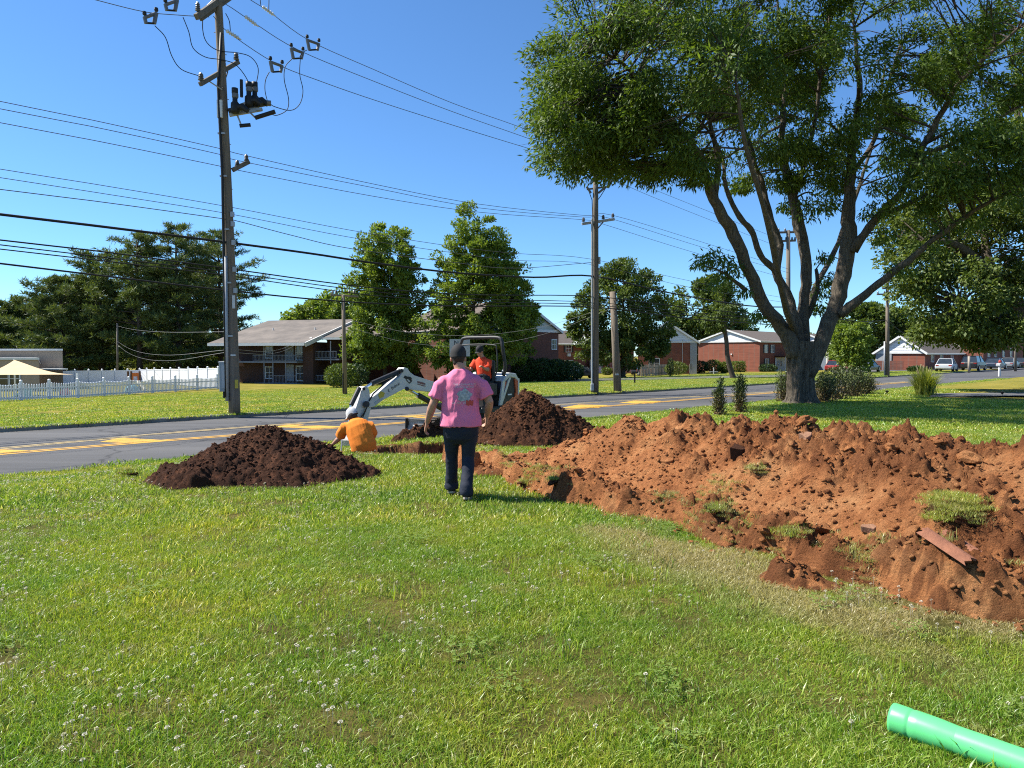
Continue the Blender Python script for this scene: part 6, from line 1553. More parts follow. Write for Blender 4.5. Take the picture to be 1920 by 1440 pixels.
# polymer insulators on the top conductors
for i, (p, q, off) in enumerate((((492, 12), (500, 18), .6), ((459, 30), (468, 37), 0), ((424, 57), (432, 62), -.5))):
    o = MB().lathe(wp(*p, off), [(.03, 0)] + [(r, h) for j in range(5) for r, h in ((.07, .05 + j * .08), (.03, .09 + j * .08))] + [(.02, .5)], 8, wp(*q, off) - wp(*p, off)).build('strain_insulator', MAT_TRIM, origin=wp(*p, off))
    tag(o, ('white strain insulator on the upper right top conductor', 'white strain insulator on the middle top conductor', 'white strain insulator on the lower top conductor')[i], 'insulator', 'strain insulators on the top conductors')
# hanging disconnect switches
def line_switch(px, py, off, flip, label):
    p = wp(px, py, off); t = thing('line_switch', p, label, 'switch', 'disconnect switches hanging on the conductors'); k = p.y / F_PX
    q = lambda dx, dy: wp(px + dx * flip, py + dy, off)
    MB().cyl(q(-10, -7), q(12, 1), .05, n=8).build('crossbar', MAT_PORC, t); MB().cyl(q(-10, -8), q(-6, 12), .06, n=8).build('post_insulator', MAT_PORC, t); MB().cyl(q(12, 0), q(9, 12), .055, n=8).build('post_insulator', MAT_PORC, t)
    MB().cyl(q(-6, 12), q(9, 11), .03, n=6).build('blade', MAT_BLACKR, t)
    for d_ in (-10, 12): MB().lathe(q(d_, -11 if d_ < 0 else -4), [(.05, 0), (.06, .04), (.05, .10)], 8).build('terminal', MAT_BLACKR, t)
for px, py, off, fl, lab in ((283, 32, 0, -1, 'lower left switch hanging on the wire to the upper left corner'), (322, 8, .4, -1, 'switch cut by the top picture edge, left of the near pole'), (517, 123, -.5, 1, 'lowest of three switches hanging right of the near pole'), (556, 98, 0, 1, 'middle of three switches hanging right of the near pole'), (586, 82, .6, 1, 'right of three switches hanging right of the near pole')): line_switch(px, py, off, fl, lab)
J = [([(290, 48), (310, 70), (322, 105), (340, 130), (375, 143)], 'jumper lead from the lower left switch to the middle arm'), ([(343, 32), (354, 60), (362, 90), (385, 107), (415, 112), (440, 120), (458, 140), (469, 161)], 'jumper lead crossing behind the near pole to the switch bank'),
     ([(381, 20), (380, 55), (388, 80), (410, 95), (445, 99), (470, 107), (484, 128), (480, 160)], 'highest jumper lead looping over the middle arm'), ([(505, 135), (498, 150), (497, 170), (502, 192)], 'short jumper lead below the lowest hanging switch'),
     ([(548, 110), (535, 125), (533, 150), (541, 185), (538, 206), (520, 216), (508, 214)], 'left of the two long looping jumper leads'), ([(563, 110), (562, 140), (568, 170), (562, 195), (545, 207), (515, 200), (506, 194)], 'right of the two long looping jumper leads'),
     ([(575, 94), (568, 98), (562, 106)], 'tiny jumper between the two right hanging switches'), ([(489, 10), (489, -4), (503, -8), (504, 20)], 'small loop at the upper right strain insulator'), ([(423, 25), (430, 40), (432, 62)], 'small loop beside the top of the near pole')]
for pix, lab in J: wires_px(lab, pix, .014, MAT_CABLE, name='jumper_wire', group='jumper leads of the near pole')

# ---- second pole with T arm, and the other poles
def a2(px, py, dd=0): return at(px, py, D2 + dd)
pole2 = thing('utility_pole', b2, 'grey utility pole with a T crossarm, left of the cut-off wooden post', 'utility pole')
MB().tube([a2(1115.5, 741), a2(1116, 560), a2(1116.5, 400), a2(1117, 285)], [7.2 * k2, 6.6 * k2, 5.4 * k2, 4.6 * k2], 12).build('pole', MAT_POLE_G, pole2, smooth=True)
arm(a2(1091, 420, -.3), a2(1152, 411, .3), .10, .13, 'crossarm', pole2, MAT_GALV)
for q, dd in (((1094, 416), -.3), ((1131, 411), .1), ((1149, 408), .3)): insulator(a2(*q, dd), .10, .22, pole2)
MB().cyl(a2(1121, 428, -.2), a2(1132, 415, .1), .03, n=6).build('arm_brace', MAT_POLE_G, pole2)
MB().tube([a2(1110, 410, -.2), a2(1110, 733, -.2)], .05, 8).build('riser_conduit', MAT_GALV, pole2); MB().box(a2(1110.5, 726, -.25), (6 * k2, .2, 13 * k2)).build('meter_box', MAT_GALV, pole2, bevel=.02)
for (p, q) in (((1100, 350), (1108, 362)), ((1134, 352), (1122, 362)), ((1148, 338), (1140, 352))): MB().cyl(a2(*p), a2(*q), .06, n=8).build('fuse_cutout', MAT_PORC, pole2)
arm(a2(1100, 355), a2(1140, 350), .08, .08, 'bracket_arm', pole2); MB().tube([a2(1104, 358), a2(1110, 375), a2(1111, 410)], .02, 5).tube([a2(1136, 352), a2(1126, 368), a2(1120, 376)], .02, 5).build('lead', MAT_CABLE, pole2)
for py in (484, 488, 493, 505, 518): MB().box(a2(1124, py, -.1), (.10, .10, .12)).build('cable_clamp', MAT_GALV, pole2)
arm(a2(1000, 275, 0), a2(1115, 300, 0), .08, .08, 'standoff_arm', pole2, MAT_GALV)
p = gp(1158, 737.5); k = p.y / F_PX; d = p.y
t = thing('wooden_post', p, 'cut-off brown wooden utility post right of the grey pole', 'post'); MB().tube([at(1158.5, 740, d), at(1154, 650, d), at(1149, 547, d)], [7.6 * k, 6.8 * k, 6 * k], 12).build('post', MAT_POLE, t, smooth=True); MB().box(at(1157, 702, d - .25), (6 * k, .02, 3 * k)).build('number_plate', MAT_WTAG, t); MB().cyl(at(1149, 573, d - .2), at(1149, 573, d + .2), .03, n=6).build('wire_bolt', MAT_GALV, t)
p = gp(646, 740); k = p.y / F_PX; d3 = p.y
t = thing('service_pole', p, 'thin dark wooden pole with small arm, left of the maples', 'utility pole'); MB().tube([at(647, 742, d3), at(645, 640, d3), at(643.5, 553, d3)], [4.4 * k, 3.6 * k, 3.1 * k], 10).build('pole', MAT_POLE, t, smooth=True)
arm(at(620, 553, d3), at(672, 556, d3), .09, .10, 'crossarm', t, MAT_POLE); 
for q in (624, 630, 655, 664): insulator(at(q, 551, d3), .08, .20, t)
MB().cyl(at(643, 736, d3 - .12), at(643, 700, d3 - .12), .03, n=6).build('conduit', MAT_BLACKR, t)
def simple_pole(px, base_py, top_py, w0, w1, label, arms=(), mat=None, d=None, lean=0):
    p = gp(px, base_py) if d is None else on_ground(px, d); d = p.y; k = d / F_PX; t = thing('utility_pole', p, label, 'utility pole'); MB().tube([p - UZ * .1, at(px + lean, top_py, d)], [w0 * k / 2, w1 * k / 2], 10).build('pole', mat or MAT_POLE_G, t, smooth=True)
    for (y, hw) in arms:
        arm(at(px + lean - hw, y, d), at(px + lean + hw, y - 1, d), .12, .14, 'crossarm', t)
        for s in (-.9, -.3, .5, .9): insulator(at(px + lean + s * hw, y - 1, d), .09, .26, t)
    return t
simple_pole(1478, 716, 432, 9, 7, 'utility pole seen between the stems of the big tree', ((436, 20), (452, 14)))
simple_pole(1664, 708, 520, 7.5, 5.5, 'utility pole in front of the far white-gabled house', ((552, 20), (541, 10)), MAT_POLE)
simple_pole(1658.5, 708, 640, 3, 2.6, 'pale pole stub tight beside the pole before the far gable', (), MAT_GALV)
simple_pole(1904, 697, 625, 4.6, 3.8, 'pale far pole near the right picture edge', ((640, 9),))
simple_pole(1817, 699.5, 668, 4.6, 4.2, 'short wooden post under the oak crown beyond the road', (), MAT_WOODF)
simple_pole(220, 0, 606, 4, 3.2, 'thin grey pole among the pines behind the vinyl fence', (), MAT_POLE_G, d=79)
wires_px('cable leaving to the right beyond the pole at the far gable', [(1664, 600), (1690, 622), (1740, 650)], .03, MAT_CABLE)
wires_px('far cable from the big tree to the pole at the far gable', [(1490, 576), (1560, 596), (1620, 603), (1664, 600)], .03, MAT_CABLE)
# pale service drops
def drop(label, A, B, sag, r=.007): m_ = (A + B) / 2 - UZ * sag; wire(label, [A, A.lerp(B, .25) - UZ * sag * .75, m_, A.lerp(B, .75) - UZ * sag * .75, B], r, MAT_DROP, 'pale service wires')
drop('upper pale service wire from the thin dark pole to the wooden post', at(645, 598, d3), at(1149, 573, d), 1.2); drop('lower pale service wire from the thin dark pole to the wooden post', at(646, 612, d3), at(1149, 577, gp(1158, 737.5).y), 1.5)
drop('upper pale wire from the near pole to the balconied building', a1(436, 655), at(560, 634, 69), .5); drop('lower pale wire from the near pole to the balconied building', a1(437, 661), at(562, 638, 69), .5)
drop('pale wire from the pine-side pole to the near pole, uppermost', at(220, 611, 79), a1(432, 622), .25); drop('pale wire from the pine-side pole to the near pole, middle', at(220, 640, 79), a1(433, 655), .7); drop('pale wire from the pine-side pole to the near pole, lowest', at(220, 646, 79), a1(433, 659), .9)
# ================================================================== mini excavator
MAT_EXW = M('white_machine_paint', (.60, .595, .575), (.44, .43, .40), 2.2, .45, .05, spec=.5)
MAT_EXO = M('orange_red_panel', (.52, .105, .03), (.42, .08, .025), 4, .45)
MAT_EXB = M('black_machine_paint', (.020, .020, .021), (.034, .032, .030), 5, .55)
MAT_STEEL = M('worn_steel', (.50, .47, .43), (.28, .25, .22), 7, .55, .3, metal=.1)
MAT_CHROME = M('chrome_rod', (.60, .60, .60), None, 5, .15, metal=.9)
MAT_TRACK = M('track_rubber', (.028, .026, .024), (.07, .05, .038), 6, .9, .4)
xc = at(893, 700, 18.2); XC = Vector((xc.x, 18.2, float(G(xc.x, 18.2))))
_h = at(668, 800, 15.0); XF = Vector((_h.x - XC.x, _h.y - XC.y, 0)).normalized(); XL = Vector((-XF.y, XF.x, 0))
if XL.y > 0: XL = -XL
ex = thing('excavator', XC, 'white compact excavator with its arm folded towards the pit', 'excavator')
def xm(f, l, z): return XC + XF * f + XL * l + UZ * z
def bp(px, py, off=0.0):
    r = ray(px, py); c = Vector((0, 0, CAM_H)); k = (Vector((XC.x, XC.y, 0)) - c * 0).dot(XL) + off; k = k / (r.x * XL.x + r.y * XL.y); return c + r * k
XA = (XF, XL, UZ)
# tracks
for s in (-1, 1):
    prof = []; R = .21; f0, f1 = -.75, 1.0
    for i in range(9): a = math.pi / 2 + math.pi * i / 8; prof.append((f0 + math.cos(a) * R, R + math.sin(a) * R))
    for i in range(9): a = -math.pi / 2 + math.pi * i / 8; prof.append((f1 + math.cos(a) * R, R + math.sin(a) * R))
    tr_ = MB().prism([xm(f, s * .52, z + .02) for f, z in prof], XL * .27).build('track', MAT_TRACK, ex)
    per = []; 
    for i in range(len(prof)):
        p0, p1 = prof[i], prof[(i + 1) % len(prof)]; ln = math.hypot(p1[0] - p0[0], p1[1] - p0[1]); m_ = max(1, round(ln / .09))
        for j in range(m_): per.append((p0[0] + (p1[0] - p0[0]) * (j + .5) / m_, p0[1] + (p1[1] - p0[1]) * (j + .5) / m_, math.atan2(p1[1] - p0[1], p1[0] - p0[0])))
    for f, z, a in per: MB().box(xm(f, s * .52, z + .02) + (XF * math.sin(a) - UZ * math.cos(a)) * .012, (.05, .275, .034), (XF * math.cos(a) + UZ * math.sin(a), XL, (-XF * math.sin(a) + UZ * math.cos(a)))).build('track_pad', MAT_TRACK, tr_)
    for f, r_ in ((f0, .15), (f1, .15), (-.3, .07), (.1, .07), (.5, .07)): MB().cyl(xm(f, s * .52 + s * .10, .23 if r_ > .1 else .11), xm(f, s * .52 + s * .15, .23 if r_ > .1 else .11), r_, n=14).build('roller' if r_ < .1 else 'sprocket', MAT_STEEL, tr_)
MB().box(xm(.1, 0, .33), (1.2, .8, .24), XA).build('undercarriage', MAT_EXB, ex, bevel=.02)
MB().lathe(xm(0, 0, .44), [(.42, 0), (.42, .12), (.38, .13)], 24).build('slew_ring', MAT_EXB, ex)
# dozer blade
bl0, bl1 = gp(762, 812), gp(828, 815); wa = (bl1 - bl0); wa.z = 0; bw = wa.length; wa.normalize(); bn = UZ.cross(wa); bn = -bn if bn.y > 0 else bn
bc = (bl0 + bl1) / 2; pr = []; hb = .36
for i in range(9): u = i / 8; pr.append((.10 * math.cos(u * math.pi) * .5 - .09 * math.sin(u * math.pi), u * hb))
poly = [bc + bn * q + UZ * (z + .01) for q, z in pr] + [bc + bn * (q - .04) + UZ * (z + .01) for q, z in reversed(pr)]
bl = MB().prism(poly, wa * bw).build('dozer_blade', MAT_STEEL, ex)
MB().box(bc + bn * .06 + UZ * .05, (bw + .01, .03, .09), (wa, bn, UZ)).build('cutting_edge', MAT_STEEL, bl)
for s in (-1, 1): MB().prism([bc + wa * s * (bw / 2 + .012) + bn * .04, bc + wa * s * (bw / 2 + .012) + bn * .02 + UZ * (hb + .02), bc + wa * s * (bw / 2 + .012) - bn * .16 + UZ * (hb + .02), bc + wa * s * (bw / 2 + .012) - bn * .12], wa * .022).build('end_plate', MAT_EXB, bl)
for s in (-.28, .28): MB().tube([bc - bn * .06 + wa * s + UZ * .2, xm(1.0, -s, .30)], .055, 8).build('blade_arm', MAT_EXB, ex)
MB().tube([bc - bn * .06 + UZ * .26, xm(.9, 0, .42)], .04, 8).build('blade_cylinder', MAT_CHROME, ex)
# upper structure
MB().box(xm(-.15, 0, .64), (1.35, 1.25, .16), XA).build('deck', MAT_EXB, ex, bevel=.03)
MB().box(xm(.35, .1, .73), (.5, .9, .03), XA).build('floor_mat', MAT_TRACK, ex)
hood = [(-.28, .72), (-.28, 1.15), (-.42, 1.42), (-.62, 1.53), (-.88, 1.50), (-.98, 1.38), (-1.0, .72)]
MB().prism([xm(f, 0, z) for f, z in hood], XL * 1.14).build('engine_hood', MAT_EXB, ex, bevel=.02)
cap = [(-.36, 1.34), (-.43, 1.46), (-.62, 1.57), (-.90, 1.54), (-1.02, 1.40), (-1.02, 1.28), (-.88, 1.42), (-.62, 1.45), (-.46, 1.34)]
MB().prism([xm(f, 0, z) for f, z in cap], XL * 1.22).build('hood_cover', MAT_EXW, ex, bevel=.02)
for s in (-1, 1):
    pl_ = lambda pts, th, nm, m_: MB().prism([xm(f, s * .585, z) for f, z in pts], XL * th).build(nm, m_, ex)
    pl_([(-.30, .74), (-.20, .74), (-.33, 1.36), (-.44, 1.40)], .05, 'front_pillar', MAT_EXW); pl_([(-.30, .74), (-.22, .74), (-.60, 1.44), (-.68, 1.44)], .045, 'diagonal_brace', MAT_EXW)
    pl_([(-.335, 1.0), (-.34, 1.30), (-.50, 1.34)], .03, 'side_panel', MAT_EXO); pl_([(-.80, .76), (-.99, .76), (-1.0, 1.36), (-.84, 1.40), (-.90, 1.08)], .04, 'rear_panel', MAT_EXO)
    pl_([(-.97, .74), (-1.03, .74), (-1.04, 1.40), (-.98, 1.42)], .06, 'rear_pillar', MAT_EXW)
MB().box(xm(-.62, .605, 1.0), (.16, .012, .035), XA).build('maker_plate', MAT_TRIM, ex)
# two-post rollover bar
top = 2.46; pts = []
for l, z in ((-.70, 1.45), (-.70, 2.20), (-.67, 2.36), (-.56, top), (0, top + .01), (.56, top), (.67, 2.36), (.70, 2.20), (.72, 1.72), (.66, 1.50)): pts.append(xm(-.28 if z < 2 else -.20, l, z))
P3 = limb_path([tuple(q) for q in pts], 4); MB().tube([tuple(q) for q in P3], .045, 10).build('rollover_bar', MAT_EXB, ex, smooth=True)
pts = [xm(-.08, l, z) for l, z in ((-.60, 1.2), (-.60, 2.15), (-.48, 2.28), (.48, 2.28), (.60, 2.15), (.62, 1.7), (.56, 1.5))]
MB().tube([tuple(q) for q in limb_path([tuple(q) for q in pts], 4)], .018, 8).build('grab_rail', MAT_EXB, ex, smooth=True)
MB().lathe(xm(-.4, .55, 1.52), [(.03, 0), (.03, .10), (.02, .12)], 8).build('work_lamp', MAT_TRIM, ex)
# seat, consoles, levers
MB().box(xm(-.05, .15, 1.30), (.44, .48, .12), XA).build('seat_cushion', MAT_EXB, ex, bevel=.03); MB().box(xm(-.28, .15, 1.60), (.12, .46, .56), XA).build('seat_back', MAT_EXB, ex, bevel=.03); MB().box(xm(-.05, .15, .98), (.4, .44, .52), XA).build('seat_base', MAT_EXB, ex)
for s in (-.2, .5): MB().box(xm(.08, s, 1.15), (.5, .12, .3), XA).build('console', MAT_EXB, ex, bevel=.02); MB().tube([xm(.25, s, 1.3), xm(.32, s, 1.55)], [.015, .022], 7).build('joystick', MAT_EXB, ex)
for s in (-.05, .1): MB().tube([xm(.6, s, .74), xm(.55, s, 1.25)], .014, 6).build('travel_lever', MAT_EXB, ex)
# boom, arm and bucket: outlines in the arm's own vertical plane
def plate(pix, th, name, mat, parent=ex, off=0): return MB().prism([bp(a, b, off) for a, b in pix], XL * th).build(name, mat, parent, bevel=.008)
boom = plate([(748.5, 694), (752.5, 688.8), (759, 690.8), (763.5, 698), (772, 704), (816.5, 718.5), (868, 735), (880, 752), (870, 758), (815, 736), (766, 730.5), (759, 728.5), (750, 730), (713, 749.5), (696, 762), (687, 764), (682.5, 757.5), (688, 748), (716, 727), (743, 707), (747.5, 700)], .20, 'boom', MAT_EXW)
arm_ = plate([(679, 724), (684, 725), (688, 731), (690, 753), (691, 764), (686, 784), (681, 806), (676, 812), (666, 806), (661, 770), (674, 731)], .17, 'dipper_arm', MAT_EXW, ex, .0)
MB().cyl(bp(687, 758, -.17), bp(687, 758, .17), .07, n=14).build('pivot_pin', MAT_EXB, ex); MB().cyl(bp(753, 695, -.12), bp(753, 695, .12), .045, n=12).build('pivot_pin', MAT_EXB, ex); MB().cyl(bp(763, 729, -.13), bp(763, 729, .13), .05, n=12).build('pivot_pin', MAT_EXB, ex); MB().cyl(bp(682, 729, -.10), bp(682, 729, .10), .035, n=12).build('pivot_pin', MAT_EXB, ex)
def ram(name, a, b, c, r1, r2, off=0): 
    q = MB().cyl(bp(*a, off), bp(*b, off), r1, n=12).build(name, MAT_EXB, ex, smooth=False); MB().cyl(bp(*b, off), bp(*c, off), r2, n=10).build('rod', MAT_CHROME, q, smooth=False)
ram('arm_cylinder', (750, 696), (697, 719), (683, 728), .055, .03); ram('boom_cylinder', (850, 778), (784, 741), (763, 729), .065, .032); ram('bucket_cylinder', (674, 727), (658, 760), (655, 790), .05, .028, .06)
MB().tube([bp(748, 700, .06), bp(725, 716, .10), bp(700, 738, .10), bp(692, 752, .1)], .016, 6).tube([bp(745, 703, -.05), bp(722, 720, -.08), bp(698, 741, -.08)], .016, 6).build('hydraulic_hose', MAT_BLACKR, ex)
MB().tube([bp(690, 760, .12), bp(682, 775, .13), bp(675, 785, .12)], .012, 6).tube([bp(688, 764, .12), bp(680, 783, .13)], .012, 6).build('hydraulic_hose', MAT_BLACKR, ex)
bk = [(660, 800), (686, 806), (690, 822), (684, 845), (668, 852), (654, 842), (650, 826)]
bkt = MB().prism([bp(a, b) for a, b in bk], XL * .42).build('bucket', MAT_STEEL, ex, bevel=.01)
for q in (-.17, -.06, .06, .17): MB().cyl(bp(652, 842, q), bp(646, 858, q), .022, .008, 6).build('tooth', MAT_STEEL, bkt)
# decals on the camera side of the boom
def decal(txt, c, e, h, mat, off=.106, name='lettering'):
    """c: centre pixel, e: end pixel for direction, h: letter height px"""
    P = bp(*c, off); X = (bp(*e, off) - P).normalized(); Z = XL.cross(X); Z = Z if Z.z > 0 else -Z
    vs, fs = text_mesh(txt, 1.0); s = h * P.y / F_PX * 1.35
    MB().add([P + X * v.x * s + Z * v.y * s for v in vs], fs).build(name, mat, boom)
MAT_INK = M('black_lettering', (.015, .015, .016), None, 4, .6); MAT_INKR = M('red_lettering', (.20, .05, .035), None, 4, .6)
decal('Bobcat', (742, 723.5), (760, 711), 6.2, MAT_INK); decal('E', (729, 732.5), (740, 725), 5.5, MAT_INK)
def blob(pix, mat, name, off=.106): MB().add([bp(a, b, off) for a, b in pix], [tuple(range(len(pix)))]).build(name, mat, boom)
blob([(756.5, 708.5), (759.5, 703.8), (764, 706), (769, 706.3), (772.3, 709), (771.5, 713), (773.5, 714), (768, 719.5), (763, 714.5), (760, 709.8)], MAT_INK, 'emblem'); blob([(762, 710.8), (765.5, 711.2), (769.3, 715), (767.3, 717)], MAT_EXW, 'emblem_highlight', .109)
for i in range(7): x_ = 783 + i * 2.2; y_ = 714.2 + i * .62; blob([(x_, y_), (x_ + 1.5, y_ + .4), (x_ + 1.5, y_ + 4.4 - .5 * (i % 2)), (x_, y_ + 4.0)], MAT_INKR, 'worn_letter'); blob([(x_, y_ + 5), (x_ + 1.6, y_ + 5.4), (x_ + 1.6, y_ + 7.2), (x_, y_ + 6.8)], MAT_INKR, 'worn_letter')
blob([(709, 741), (714, 733), (722, 737), (719, 744), (712, 748)], MAT_YTAG, 'warning_sticker'); 
MB().prism([bp(696, 754), bp(710, 744.5), bp(712, 748), bp(698, 759)], XL * .215).build('hose_cover', MAT_GALV, boom)
# ================================================================== people
MAT_SKIN = M('skin', (.46, .25, .165), (.40, .20, .13), 8, .55, .05)
MAT_HAIR = M('dark_hair', (.030, .020, .014), None, 30, .7, .4)
MAT_PINK = M('pink_cotton', (.80, .200, .335), (.73, .170, .29), 5, .9, .12, bscale=60)
MAT_ORANGE = M('orange_cotton', (.86, .24, .022), (.78, .20, .018), 5, .9, .12, bscale=60)
MAT_RED = M('hi_vis_red_cotton', (.80, .075, .022), (.70, .055, .018), 5, .9, .12, bscale=60)
MAT_NAVY = M('navy_trousers', (.016, .022, .040), (.010, .013, .024), 6, .85, .2, bscale=50)
MAT_CAPB = M('black_cap', (.016, .0155, .016), (.024, .022, .022), 8, .85, .1)
MAT_CAPW = M('white_cap', (.62, .62, .60), (.50, .50, .49), 8, .85, .1)
MAT_SHOE = M('dark_shoe', (.030, .028, .028), None, 6, .7); MAT_SOLE = M('pale_sole', (.42, .36, .30), None, 6, .8)
MAT_PRINT = M('grey_print', (.56, .56, .55), (.20, .22, .22), 34, .9, spec=.2); MAT_PRINTW = M('white_print', (.72, .66, .70), None, 5, .9); MAT_PRINTR = M('red_print', (.58, .10, .075), (.45, .07, .05), 20, .9)
def chain(mb, pts, n=14, hint=Vector((1, 0, 0)), cap=True):
    """pts: (pos, ra, rb): elliptical rings, ra along the hint"""
    k = len(pts); V = []; Fc = []
    for i, (p, ra, rb_) in enumerate(pts):
        t = (Vector(pts[min(i + 1, k - 1)][0]) - Vector(pts[max(i - 1, 0)][0])).normalized(); a = hint - t * hint.dot(t)
        if a.length < .05: a = Vector((0, 1, 0)) - t * t.y
        a.normalize(); b = t.cross(a)
        for j in range(n): w = 2 * math.pi * j / n; V.append(Vector(p) + a * math.cos(w) * ra + b * math.sin(w) * rb_)
    for i in range(k - 1):
        for j in range(n): q = (j + 1) % n; Fc.append((i * n + j, i * n + q, (i + 1) * n + q, (i + 1) * n + j))
    Fc.append(tuple(range(n - 1, -1, -1))); Fc.append(tuple((k - 1) * n + j for j in range(n))); mb.add(V, Fc)
def ball(mb, c, r, sc=(1, 1, 1), rot=None, seg=16):
    V = []; Fc = []; m_ = seg // 2
    for i in range(1, m_):
        th = math.pi * i / m_
        for j in range(seg):
            ph = 2 * math.pi * j / seg; v = Vector((math.sin(th) * math.cos(ph) * sc[0], math.sin(th) * math.sin(ph) * sc[1], math.cos(th) * sc[2])) * r
            if rot: v = rot @ v
            V.append(Vector(c) + v)
    tp, bt_ = len(V), len(V) + 1
    for z in (1, -1):
        v = Vector((0, 0, z * sc[2])) * r; V.append(Vector(c) + (rot @ v if rot else v))
    for i in range(m_ - 2):
        for j in range(seg): q = (j + 1) % seg; Fc.append((i * seg + j, (i + 1) * seg + j, (i + 1) * seg + q, i * seg + q))
    for j in range(seg): q = (j + 1) % seg; Fc.append((tp, j, q)); Fc.append((bt_, (m_ - 2) * seg + q, (m_ - 2) * seg + j))
    mb.add(V, Fc)
def fuse(mb, name, mat, parent, voxel, smooth_it=4, folds=0.0, fscale=6, seed=0, fdir=(1, 1, 1)):
    """one continuous skin over everything in mb"""
    o = mb.build(name, mat); md = o.modifiers.new('r', 'REMESH'); md.mode = 'VOXEL'; md.voxel_size = voxel; md.use_smooth_shade = True
    ms = o.modifiers.new('s', 'SMOOTH'); ms.factor = .5; ms.iterations = smooth_it
    me = bpy.data.meshes.new_from_object(o.evaluated_get(bpy.context.evaluated_depsgraph_get()))
    bpy.data.objects.remove(o); n = len(me.vertices); co = np.zeros(n * 3, np.float32); no = np.zeros(n * 3, np.float32); me.vertices.foreach_get('co', co); me.vertices.foreach_get('normal', no); co = co.reshape(-1, 3); no = no.reshape(-1, 3)
    if folds:
        u = co[:, 0] * fdir[0] + co[:, 1] * .6; v = co[:, 2] * fdir[2] + co[:, 0] * .5 + co[:, 1] * .3
        wv = (fbm(u * 2.2 + 5, v * 2.2, seed + 20, 2) - .5) * .35
        f1 = 1 - np.abs(fbm((u + wv) * fscale * 2.4 + seed, (v - wv) * fscale * .55, seed, 2) - .5) * 4; f2 = 1 - np.abs(fbm((u - v * .8) * fscale * 1.6 + seed, (v + u * .5) * fscale * .9, seed + 7, 2) - .5) * 4
        am = .45 + .9 * fbm(u * 2.5, v * 2.5 + 3, seed + 31, 2); co = co + no * ((np.maximum(f1, -.2) * .55 + np.maximum(f2, -.2) * .45 - .35) * folds * .62 * am)[:, None]
    off = np.array(root_loc(parent), np.float32); me.vertices.foreach_set('co', (co - off).ravel()); me.name = name
    me.materials.clear(); me.materials.append(mat); me.polygons.foreach_set('use_smooth', np.ones(len(me.polygons), bool)); me.update()
    ob = bpy.data.objects.new(name, me); COL.objects.link(ob); ob.parent = parent; return ob
def hand(mb, wrist, d, side, palm_n, curl=.35, s=1.0):
    """d: direction of the hand, side: thumb side, palm_n: palm normal"""
    d = Vector(d).normalized(); side = Vector(side); side = (side - d * side.dot(d)).normalized(); pn_ = Vector(palm_n); pn_ = (pn_ - d * pn_.dot(d) - side * pn_.dot(side)).normalized()
    wrist = Vector(wrist); chain(mb, [(wrist - d * .02, .029 * s, .022 * s), (wrist + d * .03 * s, .036 * s, .018 * s), (wrist + d * .07 * s, .042 * s, .016 * s), (wrist + d * .095 * s, .040 * s, .013 * s)], 12, side)
    for q, ln in ((.030, .070), (.010, .080), (-.010, .074), (-.029, .058)):
        b = wrist + d * .088 * s + side * q * s; pts = [(b, .0095 * s, .0095 * s)]; dd = d.copy(); a = 0
        for j, fr in enumerate((.45, .32, .23)):
            a += curl * (1.0 if j == 0 else 1.2); dd = d * math.cos(a) + pn_ * math.sin(a); b = b + dd * ln * fr * s; pts.append((b, (.0090 - .0009 * j) * s, (.0090 - .0009 * j) * s))
        chain(mb, pts, 8, side)
    b = wrist + d * .025 * s + side * .028 * s; pts = [(b, .013 * s, .013 * s)]
    for dv, ln in ((d * .6 + side * .75 + pn_ * .25, .04), (d * .85 + side * .25 + pn_ * .4, .032), (d * .9 + pn_ * .5, .022)): b = b + dv.normalized() * ln * s; pts.append((b, .0105 * s, .0105 * s))
    chain(mb, pts, 8, side)
def head(mb, c, fwd, up, s=1.0):
    """c: centre of the skull; adds skull, jaw, ears, nose"""
    f = Vector(fwd).normalized(); u = Vector(up); u = (u - f * u.dot(f)).normalized(); r = f.cross(u); R = Matrix((r, f, u)).transposed(); c = Vector(c)
    ball(mb, c + u * .02 * s, .098 * s, (.80, 1.0, 1.02), R); ball(mb, c - u * .055 * s + f * .03 * s, .075 * s, (.80, .92, 1.0), R); ball(mb, c - u * .11 * s + f * .055 * s, .035 * s, (1.1, .9, .7), R)
    ball(mb, c - u * .02 * s + f * .108 * s, .017 * s, (.8, 1.0, 1.3), R, 10); ball(mb, c - u * .062 * s + f * .095 * s, .018 * s, (1.5, .7, .5), R, 10)
    for q in (-1, 1): ball(mb, c + r * q * .082 * s - u * .02 * s - f * .005 * s, .030 * s, (.35, .75, 1.15), R, 12); ball(mb, c + r * q * .032 * s + f * .088 * s + u * .005 * s, .012 * s, (1.2, .6, .7), R, 8)
    return R
